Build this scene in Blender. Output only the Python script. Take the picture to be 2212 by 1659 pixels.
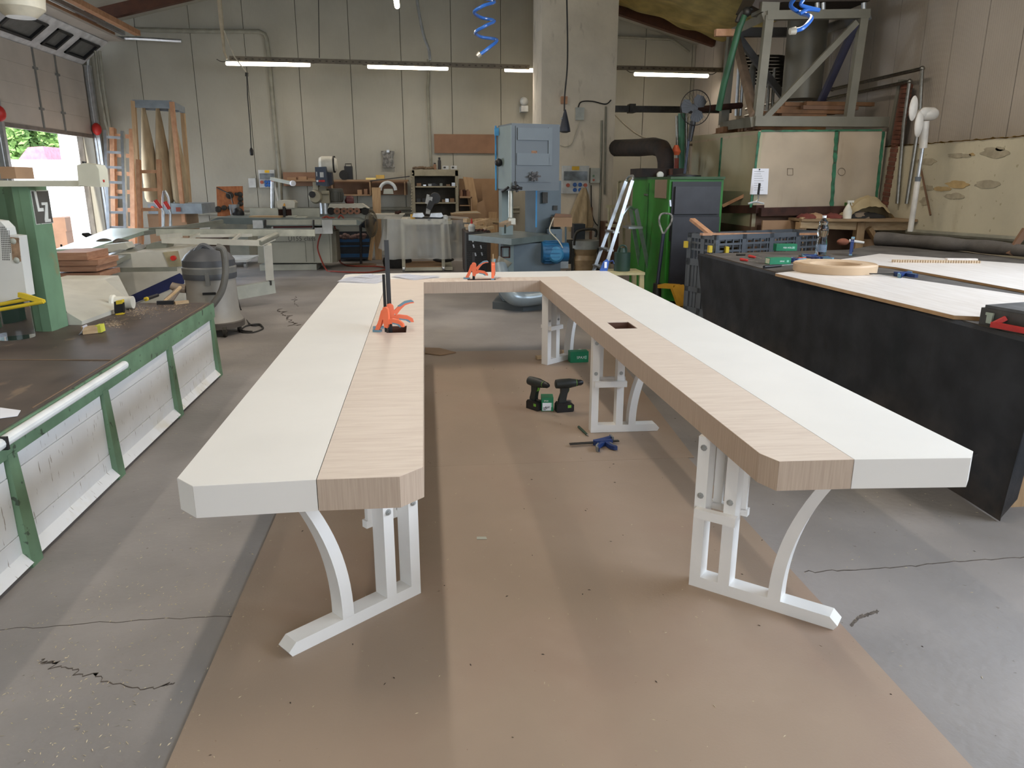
import bpy, bmesh, math, random
from mathutils import Vector, Matrix, noise as mnoise
from mathutils.geometry import tessellate_polygon
random.seed(7)
S = bpy.context.scene
C = S.collection
for o in list(bpy.data.objects): bpy.data.objects.remove(o)
# ------------------------------------------------------------------ camera
F = 1600.0; CX, CY = 1106.0, 829.5; EYE = 1.6
pitch = math.atan((CY-392)/F)
yaw = math.atan(((CX-916)/F)/math.sqrt(1+((CY-392)/F)**2))
fw = Vector((math.sin(yaw)*math.cos(pitch), math.cos(yaw)*math.cos(pitch), -math.sin(pitch)))
rt = Vector((math.cos(yaw), -math.sin(yaw), 0)); upv = rt.cross(fw)
cam = bpy.data.cameras.new('camera'); co = bpy.data.objects.new('camera', cam); C.objects.link(co)
cam.sensor_width = 36; cam.lens = 36*F/2212; cam.clip_start = .05; cam.clip_end = 200
R3 = Matrix((rt, upv, -fw)).transposed()
co.matrix_world = Matrix.Translation((0, 0, EYE)) @ R3.to_4x4()
S.camera = co
# ------------------------------------------------------------------ world, lights, exposure
S.view_settings.view_transform = 'Standard'; S.view_settings.look = 'None'
S.view_settings.exposure = -0.05; S.view_settings.gamma = 1; S.view_settings.use_curve_mapping = False
W = bpy.data.worlds.new('sky'); S.world = W; W.use_nodes = True
bg = W.node_tree.nodes['Background']
tc = W.node_tree.nodes.new('ShaderNodeTexCoord'); sp = W.node_tree.nodes.new('ShaderNodeSeparateXYZ')
rmp = W.node_tree.nodes.new('ShaderNodeValToRGB')
rmp.color_ramp.elements[0].color = (.85, .92, 1, 1); rmp.color_ramp.elements[1].color = (.45, .65, 1, 1)
W.node_tree.links.new(tc.outputs['Generated'], sp.inputs[0]); W.node_tree.links.new(sp.outputs[2], rmp.inputs[0])
W.node_tree.links.new(rmp.outputs[0], bg.inputs[0]); bg.inputs[1].default_value = 3.0
def lamp(name, kind, loc, direction, energy, color, sx=1, sy=1):
    l = bpy.data.lights.new(name, kind); l.energy = energy; l.color = color
    if kind == 'AREA': l.shape = 'RECTANGLE'; l.size = sx; l.size_y = sy
    o = bpy.data.objects.new(name, l); C.objects.link(o); o.location = loc
    o.rotation_euler = Vector(direction).to_track_quat('-Z', 'Y').to_euler()
    return o
s = lamp('sun', 'SUN', (0, 0, 20), (.08, 1, -1.3), 9, (1, .95, .87)); s.data.angle = .01
# daylight through the long window in the right wall above the felt bench, the front door and the left door
lamp('right_window_daylight', 'AREA', (5.93, 2.4, 2.85), (-1, .0, -.22), 400, (.74, .85, 1), 6.0, 1.7)
lamp('front_door_daylight', 'AREA', (0.5, -5.4, 2.3), (0, 1, -.1), 110, (.92, .96, 1), 4.0, 3.2)
ld = lamp('left_door_daylight', 'AREA', (-6.7, 14.6, 1.3), (1, -.35, -.45), 190, (.74, .85, 1), 3.0, 2.2); ld.data.spread = math.radians(125)
# ------------------------------------------------------------------ helpers
def ray(x, y): return fw*F + rt*(x-CX) - upv*(y-CY)
def P(x, y, X=None, Y=None, Z=None):
    d = ray(x, y)
    t = (Z-EYE)/d.z if Z is not None else (Y/d.y if Y is not None else X/d.x)
    return Vector((d.x*t, d.y*t, d.z*t+EYE))
def lin(c):
    return tuple((v/255/12.92 if v/255 <= .04045 else ((v/255+.055)/1.055)**2.4) for v in c)+(1,)
MATS = {}
def mat(name, rgb, rough=.6, metal=0, var=.12, scale=6, bump=.0, rgb2=None, stretch=(1, 1, 1), detail=5, trans=0, alpha=1, emit=0, spec=.5, bscale=None, contrast=(.35, .65), coat=0):
    if name in MATS: return MATS[name]
    m = bpy.data.materials.new(name); m.use_nodes = True; MATS[name] = m
    nt = m.node_tree; n = nt.nodes; L = nt.links.new; b = n['Principled BSDF']
    c = lin(rgb)
    b.inputs['Roughness'].default_value = rough; b.inputs['Metallic'].default_value = metal
    b.inputs['Specular IOR Level'].default_value = spec; b.inputs['Coat Weight'].default_value = coat
    b.inputs['Transmission Weight'].default_value = trans; b.inputs['Alpha'].default_value = alpha
    tcn = n.new('ShaderNodeTexCoord'); mp = n.new('ShaderNodeMapping'); mp.inputs['Scale'].default_value = stretch
    L(tcn.outputs['Object'], mp.inputs[0])
    nz = n.new('ShaderNodeTexNoise'); nz.inputs['Scale'].default_value = scale; nz.inputs['Detail'].default_value = detail
    L(mp.outputs[0], nz.inputs[0])
    r = n.new('ShaderNodeValToRGB'); r.color_ramp.elements[0].position = contrast[0]; r.color_ramp.elements[1].position = contrast[1]
    c2 = lin(rgb2) if rgb2 else tuple(v*(1-var*2) for v in c[:3])+(1,)
    cc = c if rgb2 else tuple(min(1, v*(1+var*.5)) for v in c[:3])+(1,)
    r.color_ramp.elements[0].color = c2; r.color_ramp.elements[1].color = cc
    L(nz.outputs[0], r.inputs[0]); L(r.outputs[0], b.inputs['Base Color'])
    if bump:
        bp = n.new('ShaderNodeBump'); bp.inputs['Strength'].default_value = bump; bp.inputs['Distance'].default_value = .02
        if bscale:
            nz2 = n.new('ShaderNodeTexNoise'); nz2.inputs['Scale'].default_value = bscale; L(mp.outputs[0], nz2.inputs[0]); L(nz2.outputs[0], bp.inputs['Height'])
        else: L(nz.outputs[0], bp.inputs['Height'])
        L(bp.outputs[0], b.inputs['Normal'])
    if emit:
        b.inputs['Emission Color'].default_value = c; b.inputs['Emission Strength'].default_value = emit
    return m
def mixmask(m, rgb, scale=3, lo=.55, hi=.6, amount=1, stretch=(1, 1, 1), zband=None, detail=6):
    """paint patches (paint wear, rust, stains, painted shade) of another colour over a material"""
    nt = m.node_tree; n = nt.nodes; L = nt.links.new; b = n['Principled BSDF']
    src = b.inputs['Base Color'].links[0].from_socket
    tcn = n.new('ShaderNodeTexCoord'); mp = n.new('ShaderNodeMapping'); mp.inputs['Scale'].default_value = stretch
    L(tcn.outputs['Object'], mp.inputs[0])
    nz = n.new('ShaderNodeTexNoise'); nz.inputs['Scale'].default_value = scale; nz.inputs['Detail'].default_value = detail
    L(mp.outputs[0], nz.inputs[0])
    mr = n.new('ShaderNodeMapRange'); mr.inputs[1].default_value = lo; mr.inputs[2].default_value = hi; mr.inputs[4].default_value = amount
    L(nz.outputs[0], mr.inputs[0]); fac = mr.outputs[0]
    if zband:
        sx = n.new('ShaderNodeSeparateXYZ'); L(tcn.outputs['Object'], sx.inputs[0])
        m2 = n.new('ShaderNodeMapRange'); m2.inputs[1].default_value = zband[0]; m2.inputs[2].default_value = zband[1]
        L(sx.outputs[2], m2.inputs[0]); mu = n.new('ShaderNodeMath'); mu.operation = 'MULTIPLY'
        L(fac, mu.inputs[0]); L(m2.outputs[0], mu.inputs[1]); fac = mu.outputs[0]
    mx = n.new('ShaderNodeMixRGB'); L(fac, mx.inputs[0]); L(src, mx.inputs[1]); mx.inputs[2].default_value = lin(rgb)
    L(mx.outputs[0], b.inputs['Base Color'])
    return m
class B:
    def __init__(s, M=None): s.bm = bmesh.new(); s.M = M
    def v(s, p):
        p = Vector(p); return s.bm.verts.new(s.M @ p if s.M else p)
    def face(s, pts):
        try: return s.bm.faces.new([s.v(p) for p in pts])
        except Exception: return None
    def hexa(s, q):   # q: 4 bottom, 4 top
        v = [s.v(p) for p in q]
        for f in ((0, 3, 2, 1), (4, 5, 6, 7), (0, 1, 5, 4), (1, 2, 6, 5), (2, 3, 7, 6), (3, 0, 4, 7)):
            s.bm.faces.new([v[i] for i in f])
        return s
    def box(s, x0, x1, y0, y1, z0, z1):
        return s.hexa([(x0, y0, z0), (x1, y0, z0), (x1, y1, z0), (x0, y1, z0), (x0, y0, z1), (x1, y0, z1), (x1, y1, z1), (x0, y1, z1)])
    def bar(s, a, b, w, h, up=(0, 0, 1)):
        a = Vector(a); b = Vector(b); d = (b-a).normalized(); u = Vector(up)
        if abs(d.dot(u)) > .98: u = Vector((0, 1, 0))
        sx = d.cross(u).normalized()*w/2; sz = sx.cross(d).normalized()*h/2
        return s.hexa([a-sx-sz, a+sx-sz, b+sx-sz, b-sx-sz, a-sx+sz, a+sx+sz, b+sx+sz, b-sx+sz])
    def prism(s, pts, a0, a1, ax='z', holes=()):
        def tr(p, a):
            return {'z': (p[0], p[1], a), 'y': (p[0], a, p[1]), 'x': (a, p[0], p[1])}[ax]
        loops = [list(pts)]+[list(h) for h in holes]; flat = [p for l in loops for p in l]
        tris = tessellate_polygon([[Vector((p[0], p[1], 0)) for p in l] for l in loops])
        v0 = [s.v(tr(p, a0)) for p in flat]; v1 = [s.v(tr(p, a1)) for p in flat]
        for t in tris:
            if len(set(t)) < 3: continue
            s.bm.faces.new([v0[i] for i in t]); s.bm.faces.new([v1[i] for i in reversed(t)])
        k = 0
        for l in loops:
            n = len(l)
            for i in range(n):
                j = (i+1) % n; s.bm.faces.new([v0[k+i], v0[k+j], v1[k+j], v1[k+i]])
            k += n
        return s
    def ring(s, c, u, w, r, n): return [s.v(Vector(c)+u*math.cos(2*math.pi*i/n)*r+w*math.sin(2*math.pi*i/n)*r) for i in range(n)]
    def tube(s, pts, r, n=8, caps=True):
        pts = [Vector(p) for p in pts]; rs = r if isinstance(r, (list, tuple)) else [r]*len(pts)
        prev = None; rings = []
        for i, p in enumerate(pts):
            d = (pts[min(i+1, len(pts)-1)]-pts[max(i-1, 0)])
            d = d.normalized() if d.length > 1e-9 else Vector((0, 0, 1))
            if prev is None:
                a = Vector((0, 0, 1)) if abs(d.z) < .9 else Vector((1, 0, 0)); u = d.cross(a).normalized()
            else:
                u = prev-d*prev.dot(d); u = u.normalized() if u.length > 1e-6 else d.orthogonal().normalized()
            prev = u; rings.append(s.ring(p, u, d.cross(u), rs[i], n))
        for a, b in zip(rings, rings[1:]):
            for i in range(n): s.bm.faces.new([a[i], a[(i+1) % n], b[(i+1) % n], b[i]])
        if caps: s.bm.faces.new(rings[0][::-1]); s.bm.faces.new(rings[-1])
        return s
    def cyl(s, a, b, r, r2=None, n=16): return s.tube([a, b], [r, r if r2 is None else r2], n)
    def lathe(s, prof, c=(0, 0, 0), n=24, axis='z', caps=True):
        c = Vector(c); U = {'z': (Vector((1, 0, 0)), Vector((0, 1, 0)), Vector((0, 0, 1))), 'y': (Vector((0, 0, 1)), Vector((1, 0, 0)), Vector((0, 1, 0))), 'x': (Vector((0, 1, 0)), Vector((0, 0, 1)), Vector((1, 0, 0)))}[axis]
        rings = [s.ring(c+U[2]*z, U[0], U[1], max(r, 1e-4), n) for r, z in prof]
        for a, b in zip(rings, rings[1:]):
            for i in range(n): s.bm.faces.new([a[i], a[(i+1) % n], b[(i+1) % n], b[i]])
        if caps: s.bm.faces.new(rings[0][::-1]); s.bm.faces.new(rings[-1])
        return s
    def sph(s, c, r, n=12):
        r = r if isinstance(r, (tuple, list)) else (r, r, r)
        m = Matrix.Translation(c) @ Matrix.Diagonal((*r, 1))
        bmesh.ops.create_uvsphere(s.bm, u_segments=n, v_segments=max(6, n*2//3), radius=1, matrix=(s.M @ m if s.M else m)); return s
    def grid(s, fn, nu, nv):
        vs = [[s.v(fn(i/nu, j/nv)) for j in range(nv+1)] for i in range(nu+1)]
        for i in range(nu):
            for j in range(nv): s.bm.faces.new([vs[i][j], vs[i+1][j], vs[i+1][j+1], vs[i][j+1]])
        return s
    def out(s, name, m, parent=None, bev=0, label=None, thick=0, kind=None, seg=2, smooth=30, flat=False):
        bm = s.bm
        if bev:
            es = [e for e in bm.edges if len(e.link_faces) == 2 and e.calc_face_angle(0) > .5]
            bmesh.ops.bevel(bm, geom=es, offset=bev, segments=seg, affect='EDGES', clamp_overlap=True)
        if thick: bmesh.ops.solidify(bm, geom=bm.faces[:], thickness=thick)
        bmesh.ops.recalc_face_normals(bm, faces=bm.faces)
        if parent is not None:
            org = Vector(parent.get('_o', (0, 0, 0))); bmesh.ops.translate(bm, vec=-org, verts=bm.verts)
        me = bpy.data.meshes.new(name); bm.to_mesh(me); bm.free(); me.materials.append(m)
        if not flat:
            me.shade_smooth(); me.set_sharp_from_angle(angle=math.radians(smooth))
        o = bpy.data.objects.new(name, me); C.objects.link(o)
        if parent is not None: o.parent = parent; o['_o'] = tuple(org)
        if label: o['label'] = label
        if kind: o['kind'] = kind
        return o
def thing(name, label, cat, loc=(0, 0, 0), group=None):
    o = bpy.data.objects.new(name, None); C.objects.link(o); o.location = loc; o.empty_display_size = .1
    o['label'] = label; o['category'] = cat; o['_o'] = tuple(loc)
    if group: o['group'] = group
    return o
def tag(o, label, cat, group=None, kind=None):
    """a thing that is one mesh: put its origin at its own base"""
    me = o.data; n = len(me.vertices)
    xs = [v.co for v in me.vertices]
    c = Vector(((min(v.x for v in xs)+max(v.x for v in xs))/2, (min(v.y for v in xs)+max(v.y for v in xs))/2, min(v.z for v in xs)))
    me.transform(Matrix.Translation(-c)); o.location = c
    o['label'] = label; o['category'] = cat; o['_o'] = tuple(c)
    if group: o['group'] = group
    if kind: o['kind'] = kind
    return o
def struct(o): o['kind'] = 'structure'; return o
def dup(root, M, label=None):
    """copy a thing with its parts and sub-parts; M places it"""
    r = root.copy(); C.objects.link(r); r.matrix_world = M
    if label: r['label'] = label
    def rec(a, b):
        for ch in a.children:
            c = ch.copy(); C.objects.link(c); c.parent = b; rec(ch, c)
    rec(root, r); return r
def TR(x, y, z, rz=0, rx=0, ry=0): return Matrix.Translation((x, y, z)) @ Matrix.Rotation(rz, 4, 'Z') @ Matrix.Rotation(ry, 4, 'Y') @ Matrix.Rotation(rx, 4, 'X')
def pb(b, x0, y0, x1, y1, Y, d):
    """box whose near face spans two image corners on the plane at distance Y"""
    xm, ym = (x0+x1)/2, (y0+y1)/2
    return b.box(P(x0, ym, Y=Y).x, P(x1, ym, Y=Y).x, Y, Y+d, P(xm, y1, Y=Y).z, P(xm, y0, Y=Y).z)
def pp(b, pts, Y, d, holes=()):
    f = lambda q: (P(q[0], q[1], Y=Y).x, P(q[0], q[1], Y=Y).z)
    return b.prism([f(q) for q in pts], Y, Y+d, 'y', [[f(q) for q in h] for h in holes])
def pt(b, pts, r, n=8):
    """tube through (x, y, Y) points"""
    return b.tube([P(x, y, Y=Y) for x, y, Y in pts], r, n)
def arcpts(pts, sub=6):
    """smooth a polyline (Catmull-Rom)"""
    pts = [Vector(p) for p in pts]; out = []
    for i in range(len(pts)-1):
        p0 = pts[max(i-1, 0)]; p1 = pts[i]; p2 = pts[i+1]; p3 = pts[min(i+2, len(pts)-1)]
        for k in range(sub):
            t = k/sub
            out.append(.5*((2*p1)+(p2-p0)*t+(2*p0-5*p1+4*p2-p3)*t*t+(3*p1-p0-3*p2+p3)*t**3))
    return out+[pts[-1]]
def text(txt, size, M, m, parent, name='lettering', ext=.0006):
    cu = bpy.data.curves.new('tmp_text', 'FONT'); cu.body = txt; cu.size = size; cu.extrude = ext; cu.align_x = 'CENTER'; cu.align_y = 'CENTER'; cu.resolution_u = 3
    t = bpy.data.objects.new('tmp_text', cu); C.objects.link(t); bpy.context.view_layer.update()
    me = bpy.data.meshes.new_from_object(t.evaluated_get(bpy.context.evaluated_depsgraph_get())); bpy.data.objects.remove(t); bpy.data.curves.remove(cu)
    org = Vector(parent.get('_o', (0, 0, 0))); me.transform(Matrix.Translation(-org) @ M); me.name = name
    me.materials.clear(); me.materials.append(m)
    o = bpy.data.objects.new(name, me); C.objects.link(o); o.parent = parent; o['_o'] = tuple(org); return o
FACE_CAM = Matrix.Rotation(math.pi/2, 4, 'X')      # text upright, facing -Y
# ------------------------------------------------------------------ materials
wall_m = mat('wall_panel', (164, 161, 148), .55, 0, .04, 1.3, .0)
def ribs(m, axis='x', sc=60, strength=.25):
    nt = m.node_tree; n = nt.nodes; L = nt.links.new
    tcn = n.new('ShaderNodeTexCoord'); w = n.new('ShaderNodeTexWave'); w.bands_direction = axis.upper(); w.inputs['Scale'].default_value = sc/6.283
    bp = n.new('ShaderNodeBump'); bp.inputs['Strength'].default_value = strength; bp.inputs['Distance'].default_value = .01
    L(tcn.outputs['Object'], w.inputs[0]); L(w.outputs[1], bp.inputs['Height']); L(bp.outputs[0], n['Principled BSDF'].inputs['Normal'])
ribs(wall_m, 'x', 60, .10)
wallr_m = mat('wall_panel_right', (168, 158, 146), .55, 0, .06, 1.1); ribs(wallr_m, 'y', 60, .10)
seam_m = mat('joint_gap', (120, 118, 104), .8)  # darker backing that shows in the panel joints
plaster = mat('plaster', (200, 190, 168), .9, 0, .08, 1.2, .25, bscale=25)
mixmask(plaster, (150, 142, 124), 1.2, .58, .7, .35)
plaster_r = mat('plaster_lower_wall', (196, 188, 164), .9, 0, .06, 1.5, .25, bscale=25)
mixmask(plaster_r, (150, 140, 112), 14, .66, .7, .7)
column_m = mat('column_plaster', (222, 212, 194), .9, 0, .05, 2, .5, bscale=9)
mixmask(column_m, (160, 150, 132), 5, .62, .68, .4, (1, 1, .4))
concrete = mat('concrete_floor', (152, 146, 142), .62, 0, .16, .9, .15, bscale=30, detail=9)
mixmask(concrete, (116, 112, 108), 1.3, .50, .72, .40); mixmask(concrete, (176, 164, 146), 1.6, .55, .8, .30, (1, .6, 1)); mixmask(concrete, (98, 88, 76), 26, .70, .74, .6); mixmask(concrete, (186, 176, 156), 180, .70, .74, .8)
mdf = mat('mdf_sheet', (160, 140, 121), .55, 0, .05, 1.2, .05, bscale=120)
mixmask(mdf, (150, 124, 108), 1.3, .5, .7, .5); mixmask(mdf, (172, 152, 134), 2, .55, .75, .4); mixmask(mdf, (120, 92, 72), 60, .74, .77, .7)
white_lam = mat('cream_laminate', (232, 230, 225), .42, 0, .015, 3)
white_edge = mat('cream_laminate_edge', (224, 219, 212), .45, 0, .015, 3)
wood_top = mat('oak_laminate_top', (218, 204, 190), .5, 0, .1, 5, .02, (206, 190, 176), (1.2, 13, 1.2), 8, contrast=(.3, .62))
mixmask(wood_top, (180, 162, 146), 4, .66, .74, .45, (1.5, 16, 1))
wood_topx = mat('oak_laminate_far_top', (218, 204, 190), .5, 0, .1, 5, .03, (202, 184, 168), (7, 1.2, 1.2), 8, contrast=(.3, .62))
wood_edge_x = mat('oak_edge_front', (188, 168, 149), .5, 0, .1, 13, .02, (174, 153, 134), (14, 14, .5), 8, contrast=(.3, .65))
steel_white = mat('white_powder_coat', (232, 230, 226), .3, 0, .015, 8)
steel = mat('zinc_steel', (140, 138, 132), .38, 1, .1, 30)
alu = mat('aluminium', (190, 194, 198), .35, .9, .08, 12)
dark_steel = mat('dark_steel', (70, 68, 64), .5, .7, .15, 10)
black_pl = mat('black_plastic', (28, 28, 30), .45, 0, .1, 10)
black_rub = mat('black_rubber', (36, 35, 34), .8, 0, .1, 10)
grey_pl = mat('grey_plastic', (120, 120, 116), .6, 0, .1, 8)
lgrey = mat('light_grey_paint', (176, 178, 166), .5, 0, .08, 5)
machine_w = mat('machine_off_white', (206, 203, 190), .45, 0, .07, 4); mixmask(machine_w, (170, 150, 110), 6, .66, .76, .5)
navy = mat('navy_paint', (38, 46, 92), .5)
orange = mat('orange_plastic', (244, 120, 80), .4, 0, .05); tealp = mat('blue_grey_grip', (110, 150, 170), .6)
bluep = mat('blue_plastic', (38, 60, 112), .45); sky = mat('sky_blue_paint', (64, 150, 206), .5)
red = mat('red_plastic', (200, 44, 38), .45); yellow = mat('yellow_paint', (226, 196, 50), .5)
green_m = mat('machine_green', (108, 140, 110), .55, 0, .12, 5, .05); mixmask(green_m, (58, 70, 56), 16, .64, .68, .9); mixmask(green_m, (150, 130, 80), 4, .68, .76, .5)
green_clean = mat('machine_green_smooth', (112, 146, 116), .5, 0, .1, 3); mixmask(green_clean, (150, 120, 80), 2.2, .68, .74, .6)
bench_top = mat('bench_hardboard', (92, 80, 72), .55, 0, .15, 3, .1, (74, 64, 58)); mixmask(bench_top, (150, 128, 104), 9, .64, .72, .5, (1, .4, 1))
panel_w = mat('bench_white_skirt', (234, 236, 238), .55, 0, .04, 3); mixmask(panel_w, (196, 182, 130), 5, .5, .7, .5, (1, 1, 1), (.14, .02))  # yellowish foot: warm shade low on the skirt painted into the colour
mixmask(panel_w, (120, 104, 84), 11, .67, .69, .8, (1, 8, .9))
pine = mat('pine_wood', (184, 154, 116), .65, 0, .12, 5, .05, (166, 134, 98), (9, 9, 1))
pineh = mat('pine_wood_lengthwise', (190, 164, 126), .65, 0, .12, 5, .05, (172, 142, 104), (1.5, 6, 12))
beech = mat('brownish_beech', (194, 148, 112), .6, 0, .12, 3, .03, (174, 126, 92), (5, 5, 3))
brown = mat('brown_board', (136, 102, 78), .65, 0, .08, 3)
mdfw = mat('leaning_mdf', (154, 124, 94), .7, 0, .08, 3)
felt = mat('black_felt_cloth', (82, 83, 86), .95, 0, .12, 4, .15, bscale=90, spec=.15)
mixmask(felt, (124, 108, 92), 2.0, .44, .7, .85, (1, 1, 1), (.45, .05)); mixmask(felt, (58, 64, 66), 2.2, .55, .75, .5); mixmask(felt, (66, 60, 56), 7, .6, .75, .3, (1, 1, .3))
felt_top = mat('dusty_felt_top', (98, 93, 88), .95, 0, .15, 5, .15, bscale=90, spec=.15)
ply = mat('oak_veneer_sheet', (224, 217, 210), .38, 0, .08, 4, .02, (212, 203, 194), (7, .8, 1), 7); plyedge = mat('ply_edge', (178, 140, 96), .6)
paper = mat('white_paper', (240, 242, 250), .7, 0, .02)
bs_blue = mat('bandsaw_grey_blue', (90, 98, 103), .5, 0, .06, 2); bs_light = mat('bandsaw_light_panel', (120, 134, 132), .5, 0, .06, 2)
bs_body = mat('bandsaw_blue_body', (94, 108, 116), .5, 0, .08, 3); cast = mat('cast_iron_table', (112, 122, 120), .45, .3, .12, 4)
motor_b = mat('motor_blue', (28, 92, 134), .45)
boiler_g = mat('boiler_green', (44, 130, 34), .5, 0, .12, 3); mixmask(boiler_g, (92, 84, 50), 4, .6, .75, .5)
boiler_k = mat('boiler_black', (38, 38, 42), .5, 0, .1, 4)
soot = mat('sooty_flue', (56, 42, 34), .75, .2, .3, 4, .1, (28, 24, 22))
clearp = mat('plastic_sheet', (232, 234, 230), .3, 0, .03, 6, .6, trans=.1, alpha=.42, bscale=7)
glass = mat('clear_plastic', (240, 246, 250), .05, 0, 0, 5, trans=1, spec=.6); MATS['clear_plastic'].node_tree.nodes['Principled BSDF'].inputs['IOR'].default_value = 1.25
cardb = mat('cardboard', (160, 128, 98), .8, 0, .06, 4)
cloth_b = mat('dust_bag_canvas', (176, 156, 124), .9, 0, .12, 3, .1, stretch=(6, 6, 1))
cratem = mat('grey_blue_crate', (88, 93, 99), .55, 0, .08, 5)
frame_g = mat('frame_grey', (122, 119, 106), .6, 0, .07, 4); frame_d = mat('frame_grey_dark', (92, 92, 92), .6)
tube_em = mat('lit_tube', (255, 240, 215), .4, 0, 0, 5, emit=14)
insul = mat('yellow_insulation', (240, 222, 150), .9, 0, .14, 3, .5)
roof_m = mat('roof_white', (168, 164, 150), .7, 0, .07, 2); rafter = mat('brown_rafter', (84, 50, 34), .7)
brick_m = mat('red_brick', (118, 74, 58), .85, 0, .2, 8, .2)
redhose = mat('red_hose', (150, 62, 48), .6); cord_m = mat('dark_cord', (50, 48, 46), .7); cord_w = mat('pale_cord', (196, 188, 168), .6)
airhose = mat('blue_air_hose', (52, 110, 196), .25, 0, .05, 5, trans=.15)
bin_m = mat('bin_panel', (184, 168, 146), .7, 0, .07, 2); mixmask(bin_m, (140, 116, 86), 5, .6, .75, .45, (1, 1, .2))
bin_g = mat('green_sealant', (54, 120, 86), .6, 0, .25, 9); mixmask(bin_g, (52, 48, 36), 7, .6, .66, .8)
rust = mat('rusty_beam', (74, 44, 34), .75, .2, .25, 6)
leaf_m = mat('leaves', (150, 190, 110), .6, 0, .3, 5); outw = mat('outdoor_white', (240, 240, 238), .6)
outg = mat('outdoor_concrete', (214, 208, 200), .8); pinkm = mat('overexposed_red_paint', (206, 130, 146), .4)  # vehicle red lightened to pink: overexposing daylight put into the colour
# ------------------------------------------------------------------ room shell
XL, XR, YB, YF = -6.6, 6.0, 17.0, -5.6
struct(B().box(XL-.3, XR+.3, YF-.3, YB+.3, -.2, 0).out('floor', concrete))
def roofz(x): return 6.15-(.28 if x > 0 else .245)*abs(x)
wb = struct(B().box(XL-.3, XR+.3, YB+.06, YB+.2, 0, 6.2).out('wall_back', seam_m))
x = XL
for x1 in [-2.515-4*1.055+1.055*i+.0001 for i in range(20)]:
    if x >= XR: break                                      # sandwich panels with open joints between them
    x1 = min(x1, XR)
    pts = [(x+.006, 0), (x1-.006, 0), (x1-.006, roofz(x1)), (x+.006, roofz(x))]
    if x < 0 < x1: pts = pts[:3]+[(0, roofz(0)), pts[3]]
    B().prism(pts, YB, YB+.055, 'y').out('wall_panel', wall_m, wb); x = x1
wr = struct(B().box(XR+.06, XR+.2, 5.7, YB+.2, 0, 4.8).box(XR+.06, XR+.2, YF, -.8, 0, 4.8).box(XR+.06, XR+.2, -.8, 5.7, 3.75, 4.8).box(XR+.06, XR+.2, -.8, 5.7, 0, 1.95).out('wall_right', seam_m))
LEDGE = 2.02
y = 5.7
k = 0
YS = [7.44-.53*11+.53*i for i in range(60) if 7.44-.53*11+.53*i > 5.8]
while y < YB-.01:
    y1 = min(YS.pop(0), YB)
    B().box(XR, XR+.055, y+.005, y1-.005, LEDGE if y < 11 else 0, 4.75).out('wall_panel', wallr_m, wr); y = y1
B().box(XR-.14, XR+.055, 5.7, 10.5, 0, LEDGE).box(XR-.14, XR+.055, -.8, 5.7, 0, 1.95).out('masonry_base', plaster_r, wr)
B().grid(lambda u, v: (XR-.16+.12*v, 5.7+4.8*u, LEDGE+.012+.02*mnoise.noise((u*60, v*3, 0))), 120, 3).out('foam_joint', mat('yellow_foam_line', (176, 148, 84), .9, 0, .2, 20), wr, thick=.03)
patchm = mat('wall_filler_patch', (168, 158, 136), .9, 0, .1, 12, .3); patchm2 = mat('wall_filler_patch_ochre', (182, 156, 110), .9, 0, .1, 12, .3)
for (cx, cy, wx, wy) in ((2003, 349, 20, 6), (2072, 336, 25, 5), (2148, 330, 32, 10), (2035, 408, 18, 6), (2068, 399, 24, 8), (2135, 398, 28, 8), (2062, 424, 20, 7), (2004, 406, 14, 6), (2100, 334, 6, 3), (2160, 322, 10, 5), (1998, 436, 10, 8)):
    b = B(); n = 22; fr = []
    for i in range(n):
        a = 2*math.pi*i/n; q = 1+.45*mnoise.noise((math.cos(a)*1.6+cx, math.sin(a)*1.6+cy, 0))
        fr.append(P(cx+wx*math.cos(a)*q, cy+wy*math.sin(a)*q, X=XR-.142))
    b.prism([(p.y, p.z) for p in fr], XR-.146, XR-.13, 'x').out('filler_patch', patchm if wx % 3 else patchm2, wr)
wl = struct(B().box(XL-.2, XL, 17.0, 16.55, 0, 4.8).box(XL-.2, XL, 13.0, YF, 0, 4.8).box(XL-.2, XL, 13.0, 16.6, 4.5, 4.8).out('wall_left', wall_m))
struct(B().box(XL-.2, -1.6, YF-.2, YF, 0, 6.3).box(2.6, XR+.2, YF-.2, YF, 0, 6.3).box(-1.6, 2.6, YF-.2, YF, 3.9, 6.3).out('wall_front', wall_m))
rf = B()
for sx in (-1, 1):
    rf.hexa([(0, YF-.2, 6.15), (sx*6.9, YF-.2, roofz(sx*6.9)), (sx*6.9, YB+.2, roofz(sx*6.9)), (0, YB+.2, 6.15), (0, YF-.2, 6.5), (sx*6.9, YF-.2, roofz(sx*6.9)+.25), (sx*6.9, YB+.2, roofz(sx*6.9)+.25), (0, YB+.2, 6.5)])
struct(rf.out('ceiling', roof_m))
# white roof lining sheets and brown rafters
for i, Y in enumerate((15.9, 9.5, 3.0, -3.0)):
    b = B(); b.bar((0, Y, 6.02), (XR, Y, roofz(XR)-.10), .14, .22); b.bar((0, Y, 6.02), (XL, Y, roofz(XL)-.10), .14, .22)
    struct(b.out('trim_%d' % (i+1), rafter))
# insulation sagging between the rafters
def ins(u, v):
    X = 2.2+3.75*u; Y = 11.2+4.55*v
    return (X, Y, roofz(X)-.06-.30*math.sin(math.pi*v)**.6*(.75+.25*math.sin(math.pi*u))-.10*mnoise.noise((X*2.2, Y*1.4, 0)))
tag(B().grid(ins, 40, 36).out('roof_insulation', insul, thick=.05), 'sagging yellow roof insulation beside the brown rafter', 'insulation')
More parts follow.
